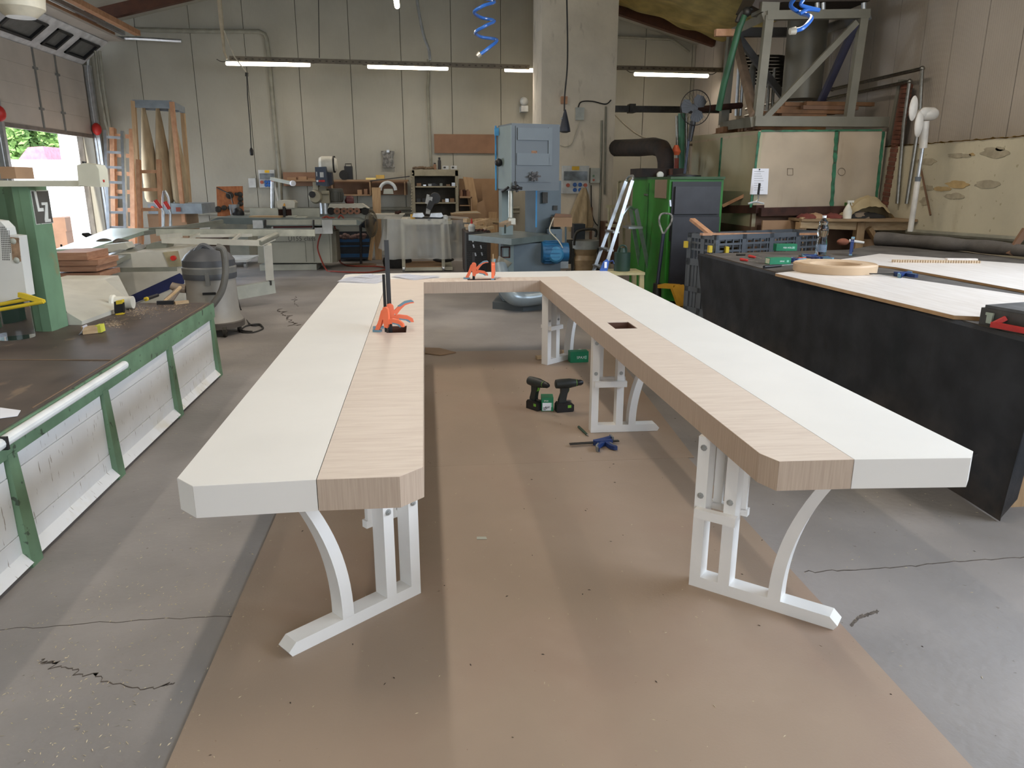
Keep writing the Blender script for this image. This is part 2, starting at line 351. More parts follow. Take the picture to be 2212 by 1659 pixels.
# lower wall seam trim on the back wall: cable duct
b = B(); b.tube([P(1325, 139, Y=16.9)+Vector((0, 0, .55)), P(1450, 139, Y=16.9)+Vector((0, 0, .5)), P(1487, 150, Y=16.9)+Vector((0, 0, .35))], .03)
tag(b.out('conduit', mat('grey_conduit', (140, 138, 124), .5)), 'grey conduit high on the back wall beside the pillar', 'pipe')
b = B(); pt(b, [(270, 63, 16.9), (420, 67, 16.9), (560, 68, 16.9), (572, 74, 16.9), (576, 84, 16.9), (582, 130, 16.9), (592, 250, 16.9), (604, 370, 16.9), (610, 500, 16.9)], .045, 10)
tag(b.out('conduit', MATS['grey_conduit']), 'thick grey conduit bending down the back wall above the shelf', 'pipe')
b = B(); pt(b, [(925, 128, 16.9), (926, 170, 16.9), (924, 190, 16.9), (932, 370, 16.9)], .03)
tag(b.out('conduit', MATS['grey_conduit']), 'thin grey conduit running down the wall above the shelf cabinet', 'pipe')
b = B(); b.tube([(-5.2, 16.88, 1.02), (2.1, 16.88, 1.02)], .04).tube([(-5.2, 16.88, .93), (2.1, 16.88, .93)], .03)
tag(b.out('wall_pipe', MATS['grey_conduit']), 'pair of grey pipes running low along the back wall', 'pipe')
# ------------------------------------------------------------------ left door and what is outside
dr = struct(B().box(XL-.02, XL+.04, 13.02, 16.6, 4.48, 4.52).out('door_1', alu)); 
z0 = P(195, 292, X=XL).z
door_m = mat('door_panel_grey', (186, 178, 168), .55, 0, .05, 2); 
ztop = P(175, 139, X=XL).z
hs = (ztop-z0)/4
for i in range(4):
    B().box(XL-.04, XL, 13.02, 16.58, z0+i*hs+.001, z0+(i+1)*hs-.001).out('door_section', door_m, dr)
B().box(XL-.06, XL-.045, 13.02, 16.58, z0, ztop).out('gap_light_block', mat('door_seal', (120, 112, 104), .7), dr)  # added sheet that stops daylight showing through the section gaps
B().box(XL-.05, XL+.01, 13.02, 16.58, z0-.05, z0+.02).out('bottom_seal', mat('door_seal', (120, 112, 104), .7), dr)
for yy in (P(67, 101, X=XL).y, P(116, 118, X=XL).y):
    b = B().box(XL, XL+.02, yy-.02, yy+.02, z0, ztop)
    for i in (1, 3): b.box(XL, XL+.03, yy-.07, yy+.07, z0+i*hs-.02, z0+i*hs+.02)
    b.out('stile', grey_pl, dr)
# window section tilted inwards at the bend of the track
A0 = Vector((XL-.02, 13.02, ztop)); A1 = Vector((XL-.02, 16.58, ztop)); up_ = Vector((.55, 0, .42)); 
def wp(u, v, d=0): return A0.lerp(A1, u)+up_*v+Vector((-.04, 0, .05))*d
sec = B(); Ya, Yb_ = P(67, 101, X=XL).y, P(116, 118, X=XL).y; dY = Yb_-Ya
ed = [13.02, Ya, Yb_, 16.58]; us = [0]
for i in range(3):
    a_, b_ = ed[i], ed[i+1]; us += [(a_+(b_-a_)*.17-13.02)/3.56, (b_-(b_-a_)*.13-13.02)/3.56]
us += [1]; vs = (0, .2, .8, 1)
wpan = (1, 3, 5)
for i in range(len(us)-1):
    for j in range(3):
        if j == 1 and i in wpan: continue
        sec.hexa([wp(us[i], vs[j]), wp(us[i+1], vs[j]), wp(us[i+1], vs[j], 1), wp(us[i], vs[j], 1), wp(us[i], vs[j+1]), wp(us[i+1], vs[j+1]), wp(us[i+1], vs[j+1], 1), wp(us[i], vs[j+1], 1)])
sec.out('window_section', mat('door_section_white', (206, 206, 206), .5), dr)
for i in wpan:
    fr = B(); a, b2 = us[i], us[i+1]
    def slab(bb, a, b2, c, d, e0, e1): bb.hexa([wp(a, c, e0), wp(b2, c, e0), wp(b2, c, e1), wp(a, c, e1), wp(a, d, e0), wp(b2, d, e0), wp(b2, d, e1), wp(a, d, e1)])
    w = .018
    slab(fr, a, a+w, .2, .8, -.4, 1); slab(fr, b2-w, b2, .2, .8, -.4, 1); slab(fr, a, b2, .2, .26, -.4, 1); slab(fr, a, b2, .74, .8, -.4, 1)
    f = fr.out('window_frame', black_pl, dr)
    g = B(); slab(g, a+w, b2-w, .26, .74, .3, .5); g.out('pane', mat('dusty_pane', (100, 100, 98), .35, 0, .1, 9), f)
top0 = wp(0, 1); 
B().box(top0.x, top0.x+.30, 13.02, 16.58, top0.z+.02, top0.z+.06).out('door_section', door_m, dr, label='door section lying flat under the ceiling')
for yy in (13.0, 16.62):
    b = B(); b.tube(arcpts([(XL+.06, yy, 0), (XL+.06, yy, 2), (XL+.06, yy, ztop-.1), (XL+.2, yy, ztop+.25), (XL+.5, yy, top0.z+.08), (XL+1.9, yy, top0.z+.06)], 5), .035, 6)
    b.box(XL-.02, XL+.12, yy-.03, yy+.05, 0, ztop); b.out('track', alu, dr)
for yy in (12.95, 16.5):
    B().sph((XL+.12, yy, z0+.12), (.09, .09, .12)).out('roller_guard', red, dr, label='red roller guard')
pr = thing('stored_planks', 'long brown boards stored on top of the open door track', 'boards', (XL+1.6, 15, top0.z+.2))
for i, (q, w) in enumerate(((0, .16), (.25, .1), (.5, .2))):
    B().box(top0.x+.08+q*.9, top0.x+.08+q*.9+w*.6, 13.2, 16.5, top0.z+.12, top0.z+.12+.05+.02*i).out('plank', (beech, alu, beech)[i], pr)
# outside: sunlit yard
tag(B().box(-60, XL-.32, -10, 60, -.25, -.03).out('yard', outg), 'sunlit pale concrete yard outside the door', 'ground'); bpy.data.objects['yard']['kind'] = 'structure'; del bpy.data.objects['yard']['category']
b = B(); pb(b, 20, 345, 163, 470, 30, 2.5); b.box(P(20, 400, Y=30).x, P(163, 400, Y=30).x, 30.3, 32, -.03, 1)
t = tag(b.out('container', outw), 'white container standing in the sun outside the door', 'container')
b = B(); pp(b, [(40, 420), (40, 344), (60, 318), (92, 316), (102, 344), (102, 420)], 34, 3.5); b.box(P(40, 400, Y=34).x, P(102, 400, Y=34).x, 34, 37, -.03, 1)
t = tag(b.out('vehicle', pinkm, bev=.05), 'overexposed red vehicle half hidden behind the white container', 'vehicle')
for k, (x0, x1, yt, Y) in enumerate(((-4, 60, 262, 42), (66, 118, 268, 43), (124, 176, 275, 41))):
    b = B(); rr = random.Random(k); c0 = P((x0+x1)/2, 330, Y=Y)
    for i in range(1500):
        q = P(rr.uniform(x0, x1), rr.uniform(yt-20, 350), Y=Y+rr.uniform(-1, 1.5)); s_ = rr.uniform(.1, .28)
        u = Vector((rr.uniform(-1, 1), rr.uniform(-1, 1), rr.uniform(-1, 1))).normalized()*s_; w = u.orthogonal().normalized()*s_*.6
        b.face([q-u, q+w, q+u, q-w])
    tr = thing('tree', ('leafy tree nearest the left door track', 'leafy tree above the red vehicle', 'leafy tree next to the right door jamb')[k], 'tree', (c0.x, c0.y, 0), None)
    b.out('foliage', leaf_m, tr, flat=True, kind='stuff'); B().cyl((c0.x, c0.y, -.1), (c0.x, c0.y, c0.z+1), .2, .12, 8).out('trunk', brown, tr)
struct(B().box(XL-.55, XL-.2, 16.3, 16.62, 0, 4).out('trim_9', outw))
# ------------------------------------------------------------------ MDF sheets on the floor
b = B(); b.prism([(-.77, 1.0), (1.48, 1.0), (1.52, 4.012), (-.78, 4.055)], .001, .006)
tag(b.out('mdf_sheet', mdf), 'large brown MDF sheet on the floor in the foreground', 'sheet', 'MDF sheets laid under the table')
b = B(); b.prism([(-.80, 4.060), (1.56, 4.017), (1.78, 7.0), (-.70, 7.09)], .001, .0045)
tag(b.out('mdf_sheet', mdf), 'large brown MDF sheet on the floor under the far half of the table', 'sheet', 'MDF sheets laid under the table')
# wood shavings and crumbs
b = B(); rr = random.Random(3)
for i in range(1500):
    if rr.random() < .5: X, Y = rr.gauss(-1.15, .22), rr.gauss(2.3, .6)
    else: X, Y = rr.uniform(-1.7, 3.0), rr.uniform(1.4, 6)
    z = .0065 if (-.8 < X < 1.8 and 1 < Y < 7.1) else .0008
    a = rr.uniform(0, 6.28); l = rr.uniform(.002, .009); w = .0014
    dx, dy = math.cos(a)*l, math.sin(a)*l; ex, ey = -math.sin(a)*w, math.cos(a)*w
    b.face([(X-dx, Y-dy, z), (X+ex, Y+ey, z+.0015), (X+dx, Y+dy, z+.0005), (X-ex, Y-ey, z)])
tag(b.out('wood_shavings', mat('pale_shavings', (206, 190, 158), .8), flat=True), 'fine pale wood shavings scattered over the floor', 'shavings', kind='stuff')
b = B()
for i in range(160):
    X, Y = rr.uniform(-.7, 3.2), rr.uniform(1.4, 6.5); z = .0065 if (-.8 < X < 1.8 and Y < 7.1) else .0008
    a = rr.uniform(0, 6.28); l = rr.uniform(.003, .009); w = .0025
    dx, dy = math.cos(a)*l, math.sin(a)*l; ex, ey = -math.sin(a)*w, math.cos(a)*w
    b.face([(X-dx, Y-dy, z), (X+ex, Y+ey, z+.002), (X+dx, Y+dy, z), (X-ex, Y-ey, z)])
tag(b.out('bark_crumbs', mat('dark_crumbs', (70, 56, 46), .8), flat=True), 'small dark crumbs scattered on the sheets and floor', 'crumbs', kind='stuff')
tag(B().prism([(P(*q, Z=.007).x, P(*q, Z=.007).y) for q in ((918, 752), (950, 753), (985, 762), (950, 768), (918, 764))], .007, .014).out('offcut', mdfw), 'pale board offcut at the far edge of the floor sheets', 'offcut')
tag(B().prism([(P(*q, Z=.007).x, P(*q, Z=.007).y) for q in ((1030, 1160), (1050, 1160), (1052, 1165), (1030, 1165))], .007, .009).out('offcut', lgrey), 'tiny grey scrap in the middle of the brown sheet', 'offcut')
# ------------------------------------------------------------------ the U-shaped table
T = .75; TH = .1
tb = thing('u_shaped_table', 'large U-shaped table with cream outer tops, oak inner strip and white legs', 'table', (.5, 4.6, 0))
G = .0025
def hole(x0, y0, x1, y1, sk=0):
    a = P((x0+x1)/2, y0, Z=T); c = P((x0+x1)/2, y1, Z=T); l = P(x0, (y0+y1)/2, Z=T); r = P(x1, (y0+y1)/2, Z=T)
    return [(l.x, c.y), (r.x, c.y), (r.x, a.y), (l.x, a.y)]
sL0, sL1 = -.344, -.352; oL0, oL1 = -.755, -.768
hL = [(-.245, 4.29), (-.13, 4.29), (-.13, 4.51), (-.245, 4.51)]
hR = [(1.11, 4.26), (1.247, 4.26), (1.247, 4.48), (1.11, 4.48)]
hF = [(.36, 6.62), (.615, 6.62), (.615, 6.72), (.36, 6.72)]
FI, FS, FO = 6.53, 6.79, 7.22     # far piece: inner edge, seam, outer edge
RI0, RI1, RS0, RS1, RO0, RO1 = 1.055, 1.0, 1.33, 1.30, 1.755, 1.765
e = .07
E_ = .0012
# wood strip (three pieces), with the faces' edging as a separate layer
B().prism([(sL0+G, 2.09), (-.10, 2.085), (-.03, 2.155), (-.03, FI), (-.03, FS-G), (sL1+G, FS-G)], T-TH, T, 'z', [hL]).out('wood_top', wood_top, tb, label='oak top of the left wing')
B().prism([(-.03+.0003, FI), (RI1-.0003, FI), (RI1-.0003, FS-G), (-.03+.0003, FS-G)], T-TH, T, 'z', [hF]).out('wood_top', wood_topx, tb, label='oak top of the far piece')
B().prism([(RI0, 2.15), (RI0+.03, 2.075), (RS0-G, 2.065), (RS1-G, FS-G), (RI1, FS-G)], T-TH, T, 'z', [hR]).out('wood_top', wood_top, tb, label='oak top of the right wing')
B().prism([(oL0, 2.15), (oL0+.065, 2.08), (sL0, 2.09), (sL1, FS), (RS1, FS), (RS0, 2.065), (RO0-.05, 2.035), (RO0, 2.09), (RO1, FO-.05), (RO1-.06, FO), (oL1+.06, FO), (oL1, FO-.06)], T-TH, T).out('cream_top', white_lam, tb)
# edging bands with upright grain
def band(pts, m, **k):
    b = B()
    for (a, c) in zip(pts, pts[1:]):
        a = Vector((*a, 0)); c = Vector((*c, 0)); n = Vector(((c-a).y, -(c-a).x, 0)).normalized()*E_
        b.hexa([a+Vector((0, 0, T-TH)), c+Vector((0, 0, T-TH)), c+n+Vector((0, 0, T-TH)), a+n+Vector((0, 0, T-TH)), a+Vector((0, 0, T-.0006)), c+Vector((0, 0, T-.0006)), c+n+Vector((0, 0, T-.0006)), a+n+Vector((0, 0, T-.0006))])
    return b.out('edge_band', m, tb, **k)
band([(sL0+G, 2.09), (-.10, 2.085), (-.03, 2.155), (-.03, FI)], wood_edge_x, label='oak edging with upright grain, left wing')
band([(-.03, FI), (RI1, FI)], wood_edge_x, label='oak edging with upright grain, far piece')
band([(RI1, FI), (RI0, 2.15), (RI0+.03, 2.075), (RS0-G, 2.065)], wood_edge_x, label='oak edging with upright grain, right wing')
band([(oL0, 2.15), (oL0+.065, 2.08), (sL0, 2.09)], white_edge); band([(RS0, 2.065), (RO0-.05, 2.035), (RO0, 2.09)], white_edge)
boxm = mat('cable_box_dark', (96, 62, 44), .6)
for h_ in (hL, hR, hF):
    (x0, y0), _, (x1, y1), _ = h_
    b = B().box(x0, x1, y0, y1, T-TH-.012, T-TH-.002)
    for q in ((x0, x0+.004, y0, y1), (x1-.004, x1, y0, y1), (x0, x1, y0, y0+.004), (x0, x1, y1-.004, y1)): b.box(*q, T-TH, T-.004)
    b.out('cable_box', boxm, tb)
def leg(px, py, dx, dy, L_=.585, bracket=True, sp_=.118, sb=.315):
    u = Vector((dx, dy, 0)).normalized(); w = Vector((-u.y, u.x, 0))
    if w.y > 0: w = -w       # w points towards the photographer
    M = Matrix.Translation((px, py, 0.006)) @ Matrix((u, w, Vector((0, 0, 1)))).transposed().to_4x4()
    D = .036
    prof = [(0, 0), (L_-.012, 0), (L_, .02), (L_-.03, .048), (0, .048)]
    b = B(M).prism(prof, -D, D, 'y')
    H = T-TH-.006
    b.prism([(0, .047), (.046, .047), (.046, H), (0, H)], -D, D, 'y'); b.prism([(sp_, .047), (sp_+.046, .047), (sp_+.046, H), (sp_, H)], -D, D, 'y')
    lf = b.out('leg_frame', steel_white, tb, bev=.004)
    n = 14; inn, outr = [], []
    for i in range(n+1):
        t = i/n; z = .047+(H-.047)*t; c = sb+.20*t**2.1
        inn.append((c, z)); outr.append((c+.048*(1-.1*t), z))
    B(M).prism(inn+outr[::-1], -D, D, 'y').out('curved_strut', steel_white, lf, bev=.003)
    if bracket:
        b = B(M).box(.02, sp_+.072, -D-.028, -D, .325, .355); b.box(.05, .085, -D-.02, -D, .35, H); b.box(sp_+.03, sp_+.065, -D-.02, -D, .35, H)
        b.box(.012, sp_+.058, D, D+.030, .315, .352) if px > .5 else None
        b.out('bracket_tube', steel_white, lf, bev=.002)
    for (uu, zz) in ((.023, .60), (sp_+.023, .60), (.023, .40), (sp_+.023, .40)):
        b = B(M); b.lathe([(.013, 0), (.013, .002), (.0085, .002), (.0085, .008), (.004, .008), (.004, .013)], (uu, D, zz), 8, 'y'); b.out('bolt', mat('bolt_zinc', (178, 180, 178), .35, .4), lf)
leg(-.085, 2.70, -.75, -.62); leg(1.052, 2.64, .75, -.66, .572)
leg(-.085, 4.54, -1, 0, .48, True, .165, .27); leg(1.04, 4.56, 1, -.02, .46, True, .165, .25)
leg(-.085, 6.35, -.77, .64); leg(1.03, 6.42, .77, .64)
b = B(); b.lathe([(.10, 0), (.17, .06), (.20, .35), (.20, .9)], tuple(P(46, 38, Y=6.5)-Vector((0, 0, .0))), 24)
t = tag(b.out('hanging_hopper', mat('hopper_cream', (226, 218, 196), .5)), 'cream cylinder hanging from the roof in the top left corner', 'fitting')

# cracks, scuffs and a stain in the concrete
fl_o = bpy.data.objects['floor']
def crack(pts, w, m, k, wob=.02):
    q = arcpts([P(x, y, Z=.0) for x, y in pts], 14); L1, L2 = [], []
    for i, p in enumerate(q):
        o_ = wob*mnoise.noise((i*.45, k, 0)); ww = w*(.6+.7*abs(mnoise.noise((i*.6, k+5, 0))))
        L1.append((p.x+o_, p.y+o_-ww)); L2.append((p.x+o_, p.y+o_+ww))
    B().prism(L1+L2[::-1], .0, .0012).out('crack', m, fl_o)
ckm = mat('crack_dark', (92, 82, 74), .9, 0, .2, 30); stm = mat('floor_stain', (104, 94, 84), .8, 0, .3, 40)
crack([(1738, 1236), (1900, 1228), (2060, 1214), (2230, 1202)], .0035, ckm, 1)
crack([(-20, 1362), (300, 1340), (520, 1330)], .0015, ckm, 2)
crack([(90, 1425), (130, 1440), (200, 1460), (300, 1488), (380, 1475)], .003, ckm, 3, .04)
crack([(1838, 1352), (1856, 1334), (1880, 1326), (1896, 1320)], .010, stm, 4)
crack([(600, 668), (612, 678), (625, 690), (638, 704)], .012, ckm, 5, .10)
crack([(640, 640), (636, 650), (642, 662)], .012, ckm, 6, .06)
# ------------------------------------------------------------------ left machine bench
BZ = .62
t = thing('machine_bench', 'long green-framed machine bench with dark hardboard top and white skirt panels', 'workbench', (-2.6, 3.8, 0))
def bx(y): return -1.735-(y-2.0)*.0148
B().prism([(bx(.6), .6), (bx(6.42), 6.42), (-3.9, 6.6), (-3.9, .6)], BZ-.03, BZ).out('bench_top', bench_top, t)
B().prism([(bx(.6)+.01, .6), (bx(6.42)+.01, 6.44), (bx(6.42)-.03, 6.42), (bx(.6)-.03, .6)], BZ-.125, BZ-.008).out('top_rail', green_m, t)
B().prism([(bx(6.42)-.012, 6.425), (bx(6.42)-.012, 6.44), (-3.9, 6.62), (-3.9, 6.6)], 0.03, BZ-.01).out('end_panel', green_m, t)
posts = [6.35, 5.22, 4.10, 3.12, 2.1, 1.1]
for y in posts:
    B().hexa([(bx(y)-.06, y-.05, .0), (bx(y)+.035, y-.045, .0), (bx(y)+.035, y+.045, 0), (bx(y)-.06, y+.05, 0), (bx(y)-.06, y-.04, BZ-.11), (bx(y)+.012, y-.035, BZ-.11), (bx(y)+.012, y+.035, BZ-.11), (bx(y)-.06, y+.04, BZ-.11)]).out('post', green_m, t)
for a, c in zip(posts[1:], posts):
    y0, y1 = a+.045, c-.045; X0 = bx((a+c)/2)-.01
    def pl(z0, z1, x0, x1): B().hexa([(X0+x0-.012, y0, z0), (X0+x0, y0, z0), (X0+x0, y1, z0), (X0+x0-.012, y1, z0), (X0+x1-.012, y0, z1), (X0+x1, y0, z1), (X0+x1, y1, z1), (X0+x1-.012, y1, z1)]).out('skirt_panel', panel_w, t)
    pl(.415, .50, 0, 0); pl(.155, .411, .002, .002); pl(.07, .151, .006, .004); pl(.025, .07, .045, .006)
b = B(); b.tube([(bx(y)+.03, y, BZ-.035) for y in (.8, 2.0, 3.02, 4.35)], .024, 12); b.sph((bx(4.35)+.03, 4.35, BZ-.035), .024)
b.out('white_rail', mat('white_tube', (226, 228, 226), .35, 0, .05, 8), t, label='round white rail on the front edge')
B().box(bx(3.02)+.003, bx(3.02)+.057, 3.015, 3.03, BZ-.062, BZ-.008).out('clip', black_pl, t)
b = B(); b.bar((-1.80, 4.33, BZ+.002), (-3.6, 4.55, BZ+.002), .008, .003); b.bar((bx(3.4)-.02, 3.4, BZ+.001), (bx(6.4)-.02, 6.4, BZ+.001), .006, .003); b.out('pale_joint', mat('joint_brown', (134, 110, 88), .7), t)
# machine standing on the bench
Yp = 4.62
t = thing('green_machine_frame', 'tall green steel machine upright with cream crossbar, cream switch box and yellow handle', 'machine', (P(100, 700, Y=Yp).x, Yp, BZ))
b = B(); f = lambda x, y, Y, z=None: P(x, y, Y=Y)
def pil(xt0, xt1, xb0, xb1, yt, yb0, yb1, Y0, Y1, name, m, **k):
    q = [P(xb0, yb0, Y=Y0), P(xb1, yb1, Y=Y1)]; r = [P(xt0, yt, Y=Y0), P(xt1, yt, Y=Y1)]
    bk = Vector((-.10, .30, 0)); z0 = BZ; zt = 1.60
    g = lambda p, z: Vector((p.x, p.y, z))
    return B().hexa([g(q[0], z0), g(q[1], z0), g(q[1], z0)+bk, g(q[0], z0)+bk, g(q[0], zt), g(q[1], zt), g(q[1], zt)+bk, g(q[0], zt)+bk]).out(name, m, t, **k)
pA = P(112, 716, Z=BZ); pB_ = P(148, 703, Z=BZ); pC = P(78, 716, Z=BZ); pD = P(58, 700, Z=BZ)
def wallp(a, c, z0, z1, d, name, m, **k):
    n = Vector(((c-a).y, -(c-a).x, 0)).normalized()*d
    return B().hexa([(a.x, a.y, z0), (c.x, c.y, z0), (c.x-n.x, c.y-n.y, z0), (a.x-n.x, a.y-n.y, z0), (a.x, a.y, z1), (c.x, c.y, z1), (c.x-n.x, c.y-n.y, z1), (a.x-n.x, a.y-n.y, z1)]).out(name, m, t, **k)
ZT = P(60, 400, Y=pA.y).z
wallp(pA, pB_, BZ, ZT, .06, 'upright', green_clean); wallp(pC, pA, BZ, ZT, .08, 'upright', green_clean)
wallp(pD, pC, BZ, ZT, .04, 'upright', green_clean)
pE = P(-60, 700, Z=BZ); pE = Vector((pE.x, pD.y+.05, BZ))
wallp(pE, Vector((pD.x+.01, pD.y+.04, BZ)), 1.32, ZT, .05, 'head_panel', green_m)
b = B(); hb = [P(-40, 700, Y=pD.y+.10), P(58, 700, Y=pD.y+.1)]
b.box(hb[0].x, hb[1].x, pD.y+.1, pD.y+.14, BZ, 1.0).out('back_plate', mat('dark_green_plate', (44, 70, 56), .5), t)  # plain dark green plate behind the uprights
# logo plate with two white letters
c = pA.lerp(pB_, .5); n = Vector(((pB_-pA).y, -(pB_-pA).x, 0)).normalized(); ux = (pB_-pA).normalized()
pl0 = pA.lerp(pB_, .08); zt, zb = P(88, 411, Y=c.y).z, P(105, 484, Y=c.y).z; wd = (pB_-pA).length*.96
Mp = Matrix.Translation((pl0.x, pl0.y, zb)) @ Matrix((ux, Vector((0, 0, 1)), n)).transposed().to_4x4()
b = B(Mp).box(0, wd, 0, zt-zb, .001, .004); lp = b.out('logo_plate', mat('logo_border', (196, 200, 190), .5), t)
B(Mp).box(.006, wd-.006, .006, zt-zb-.006, .004, .006).out('plate_field', mat('logo_field', (86, 84, 80), .5), lp)
w_, h_ = wd, zt-zb
b = B(Mp); b.prism([(.14*w_, .97*h_), (.26*w_, .97*h_), (.30*w_, .48*h_), (.52*w_, .48*h_), (.52*w_, .38*h_), (.20*w_, .38*h_)], .006, .009)
b.prism([(.46*w_, .64*h_), (.80*w_, .64*h_), (.80*w_, .56*h_), (.70*w_, .14*h_), (.84*w_, .14*h_), (.84*w_, .05*h_), (.50*w_, .05*h_), (.50*w_, .14*h_), (.66*w_, .56*h_), (.46*w_, .56*h_)], .006, .009)
b.out('logo_letters', mat('logo_white', (224, 226, 220), .5), lp)
cream = mat('cream_paint', (212, 210, 190), .5, 0, .05, 5)
b = B(); ya = pA.y-.03
b.box(P(-60, 400, Y=ya).x, P(172, 400, Y=ya).x, ya, ya+.12, P(0, 403, Y=ya).z, P(0, 390, Y=ya).z); b.out('crossbar', cream, t, bev=.004)
b = B(); pp(b, [(166, 357), (182, 352), (207, 356), (213, 366), (217, 404), (170, 401)], ya-.02, .14); sb = b.out('switch_box', cream, t, bev=.006)
B().cyl(P(214, 391, Y=ya+.04), P(224, 389, Y=ya+.04), .014).out('emergency_button', red, sb); B().cyl(P(182, 353, Y=ya+.05), P(182, 349, Y=ya+.05), .012).out('knob', black_pl, sb)
# white guard with perforations
yg = pA.y-.32
g = B(); pp(g, [(-60, 470), (0, 478), (8, 486), (14, 492), (18, 508), (40, 510), (58, 640), (-60, 668)], yg, .10)
gd = g.out('guard', mat('guard_white', (222, 222, 216), .45, 0, .04, 4), t, bev=.006, label='white guard with perforated vents')
h = B()
for r in range(18):
    for c_ in range(7):
        x0 = 1+c_*3.4+r*.25; y0 = 490+r*4.1
        if x0 > 20+.1*r and r > 0 or y0 < 484+x0*.7: continue
        pb(h, x0, y0, x0+2.0, y0+2.3, yg-.001, .002)
h.out('vent_slots', mat('vent_dark', (60, 60, 56), .8), gd, kind='stuff')
B().sph(P(29, 521, Y=yg), (.02, .012, .02)).out('knob', lgrey, gd); B().sph(P(36, 562, Y=yg), (.02, .012, .02)).out('knob', lgrey, gd)
b = B(); pp(b, [(22, 512), (40, 514), (45, 565), (27, 562)], yg-.004, .008); b.out('worn_strip', mat('rust_worn', (166, 136, 108), .6, 0, .25, 20), gd)
yh = yg-.12
b = B(); b.tube([P(-40, 676, Y=yh), P(94, 652, Y=yh)], .0115, 10); b.tube([P(-40, 665, Y=yh+.02), P(66, 645, Y=yh+.02)], .0115, 10)
pp(b, [(38, 632), (50, 634), (94, 648), (96, 654), (88, 655), (38, 642)], yh, .02); b.out('handle_bar', yellow, t)
B().lathe([(.11, 0), (.11, .30)], (P(20, 700, Y=yh+.2).x, yh+.25, BZ+.002), 20).out('clear_dust_cup', glass, t)
# white bevelled housing behind it on the bench
b = B()
q = {k: P(*v[:2], Y=v[2]) for k, v in dict(a=(145, 606, 6.1), b=(222, 602, 6.1), c=(290, 650, 5.8), d=(284, 662, 5.7), e=(178, 702, 4.8), f=(148, 668, 4.8), g=(170, 703, 4.8)).items()}
t = thing('sander_end_housing', 'white slanted machine housing lying behind the green upright on the bench', 'machine part', (q['e'].x, 5.3, BZ))
zz = BZ
e1 = P(177, 702, Z=BZ); e2 = P(285, 664, Z=BZ); e3 = P(120, 702, Z=BZ)
tp = lambda p, dz: Vector((p.x, p.y, p.z+dz))
hgt = .30
b = B()
bot = [e3, e1, e2, Vector((e2.x, e2.y+.9, BZ)), Vector((e3.x, e2.y+.9, BZ))]
v_f1 = P(177, 694, Y=e1.y); v_f2 = P(286, 654, Y=e2.y)
topb = P(226, 604, Y=e2.y+.55); topa = P(110, 604, Y=e2.y+.55)
b.face([e1, e2, v_f2, v_f1]); b.face([v_f1, v_f2, topb, topa, P(145, 675, Y=e1.y-.0)]); b.face([e3, e1, v_f1, P(145, 675, Y=e1.y)])
b.face([e2, Vector((topb.x, topb.y+.3, BZ)), Vector((topb.x, topb.y+.3, topb.z)), topb, v_f2]); b.face([topa, topb, Vector((topb.x, topb.y+.3, topb.z)), Vector((topa.x, topa.y+.3, topa.z))])
b.face([Vector((topb.x, topb.y+.3, BZ)), Vector((topa.x, topa.y+.3, BZ)), Vector((topa.x, topa.y+.3, topa.z)), Vector((topb.x, topb.y+.3, topb.z))])
b.out('cover', machine_w, t, smooth=10)
B().lathe([(.062, 0), (.062, .02), (.05, .03), (.05, .16)], tuple(P(282, 653, Y=e2.y-.1)+Vector((-.14, 0, 0))), 20, 'x').out('end_cap', mat('cap_white', (232, 228, 214), .4), t)
# small things on the bench
def onb(x, y): return P(x, y, Z=BZ)
p = onb(265, 679); t = thing('tape_measure', 'black and yellow tape measure standing on the bench', 'tape measure', p)
b = B(); pp(b, [(246, 652), (262, 650), (265, 655), (267, 676), (262, 682), (249, 681), (247, 674)], p.y-.02, .035); b.out('case', black_pl, t, bev=.006)
b = B(); pp(b, [(250, 650), (263, 648), (264, 656), (251, 658)], p.y-.026, .045); b.out('clip', yellow, t, bev=.002); b = B(); pp(b, [(249, 678), (266, 675), (266, 679), (250, 682)], p.y-.024, .04); b.out('trim', yellow, t)
a, c = onb(318, 650), onb(341, 643); t = thing('chisel', 'chisel with black and yellow handle lying on the bench', 'chisel', a)
B().cyl(a+Vector((0, 0, .018)), c+Vector((0, 0, .022)), .016, .015, 12).out('handle', black_pl, t, bev=.003); B().cyl(a+(a-c)*.12+Vector((0, 0, .018)), a+Vector((0, 0, .018)), .018, .018, 12).out('collar', yellow, t)
B().bar(a+(a-c)*1.1+Vector((0, 0, .010)), a+Vector((0, 0, .018)), .014, .004).out('blade', steel, t)
a, c = onb(343, 660), onb(407, 654); t = thing('hammer', 'hammer with black steel head lying at the far end of the bench', 'hammer', a)
B().bar(onb(340, 658)+Vector((0, 0, .015)), onb(376, 657)+Vector((0, 0, .015)), .032, .03).out('head', black_pl, t, bev=.003)
B().tube([onb(355, 657)+Vector((0, 0, .02)), onb(375, 640)+Vector((0, 0, .02)), onb(390, 628)+Vector((0, 0, .03))], [.013, .013, .017]).out('handle', pineh, t)
tag(B().bar(onb(378, 658)+Vector((0, 0, .013)), onb(407, 655)+Vector((0, 0, .013)), .03, .024).out('wood_wedge', pineh, bev=.003), 'pale wooden wedge beside the hammer head', 'wood block')
p = onb(198, 722); t = thing('sanding_block', 'wooden sanding block wrapped in yellow abrasive paper near the green upright', 'sanding block', p)
pa, pb2 = onb(178, 722), onb(216, 718)
B().bar(pa+Vector((0, 0, .025)), pb2+Vector((0, 0, .025)), .06, .045).out('block', pineh, t, bev=.004)
B().bar(pb2+Vector((-.01, 0, .028)), pb2+Vector((.022, .0, .03)), .068, .05).out('abrasive_paper', mat('yellow_abrasive', (214, 214, 80), .8), t, bev=.004)
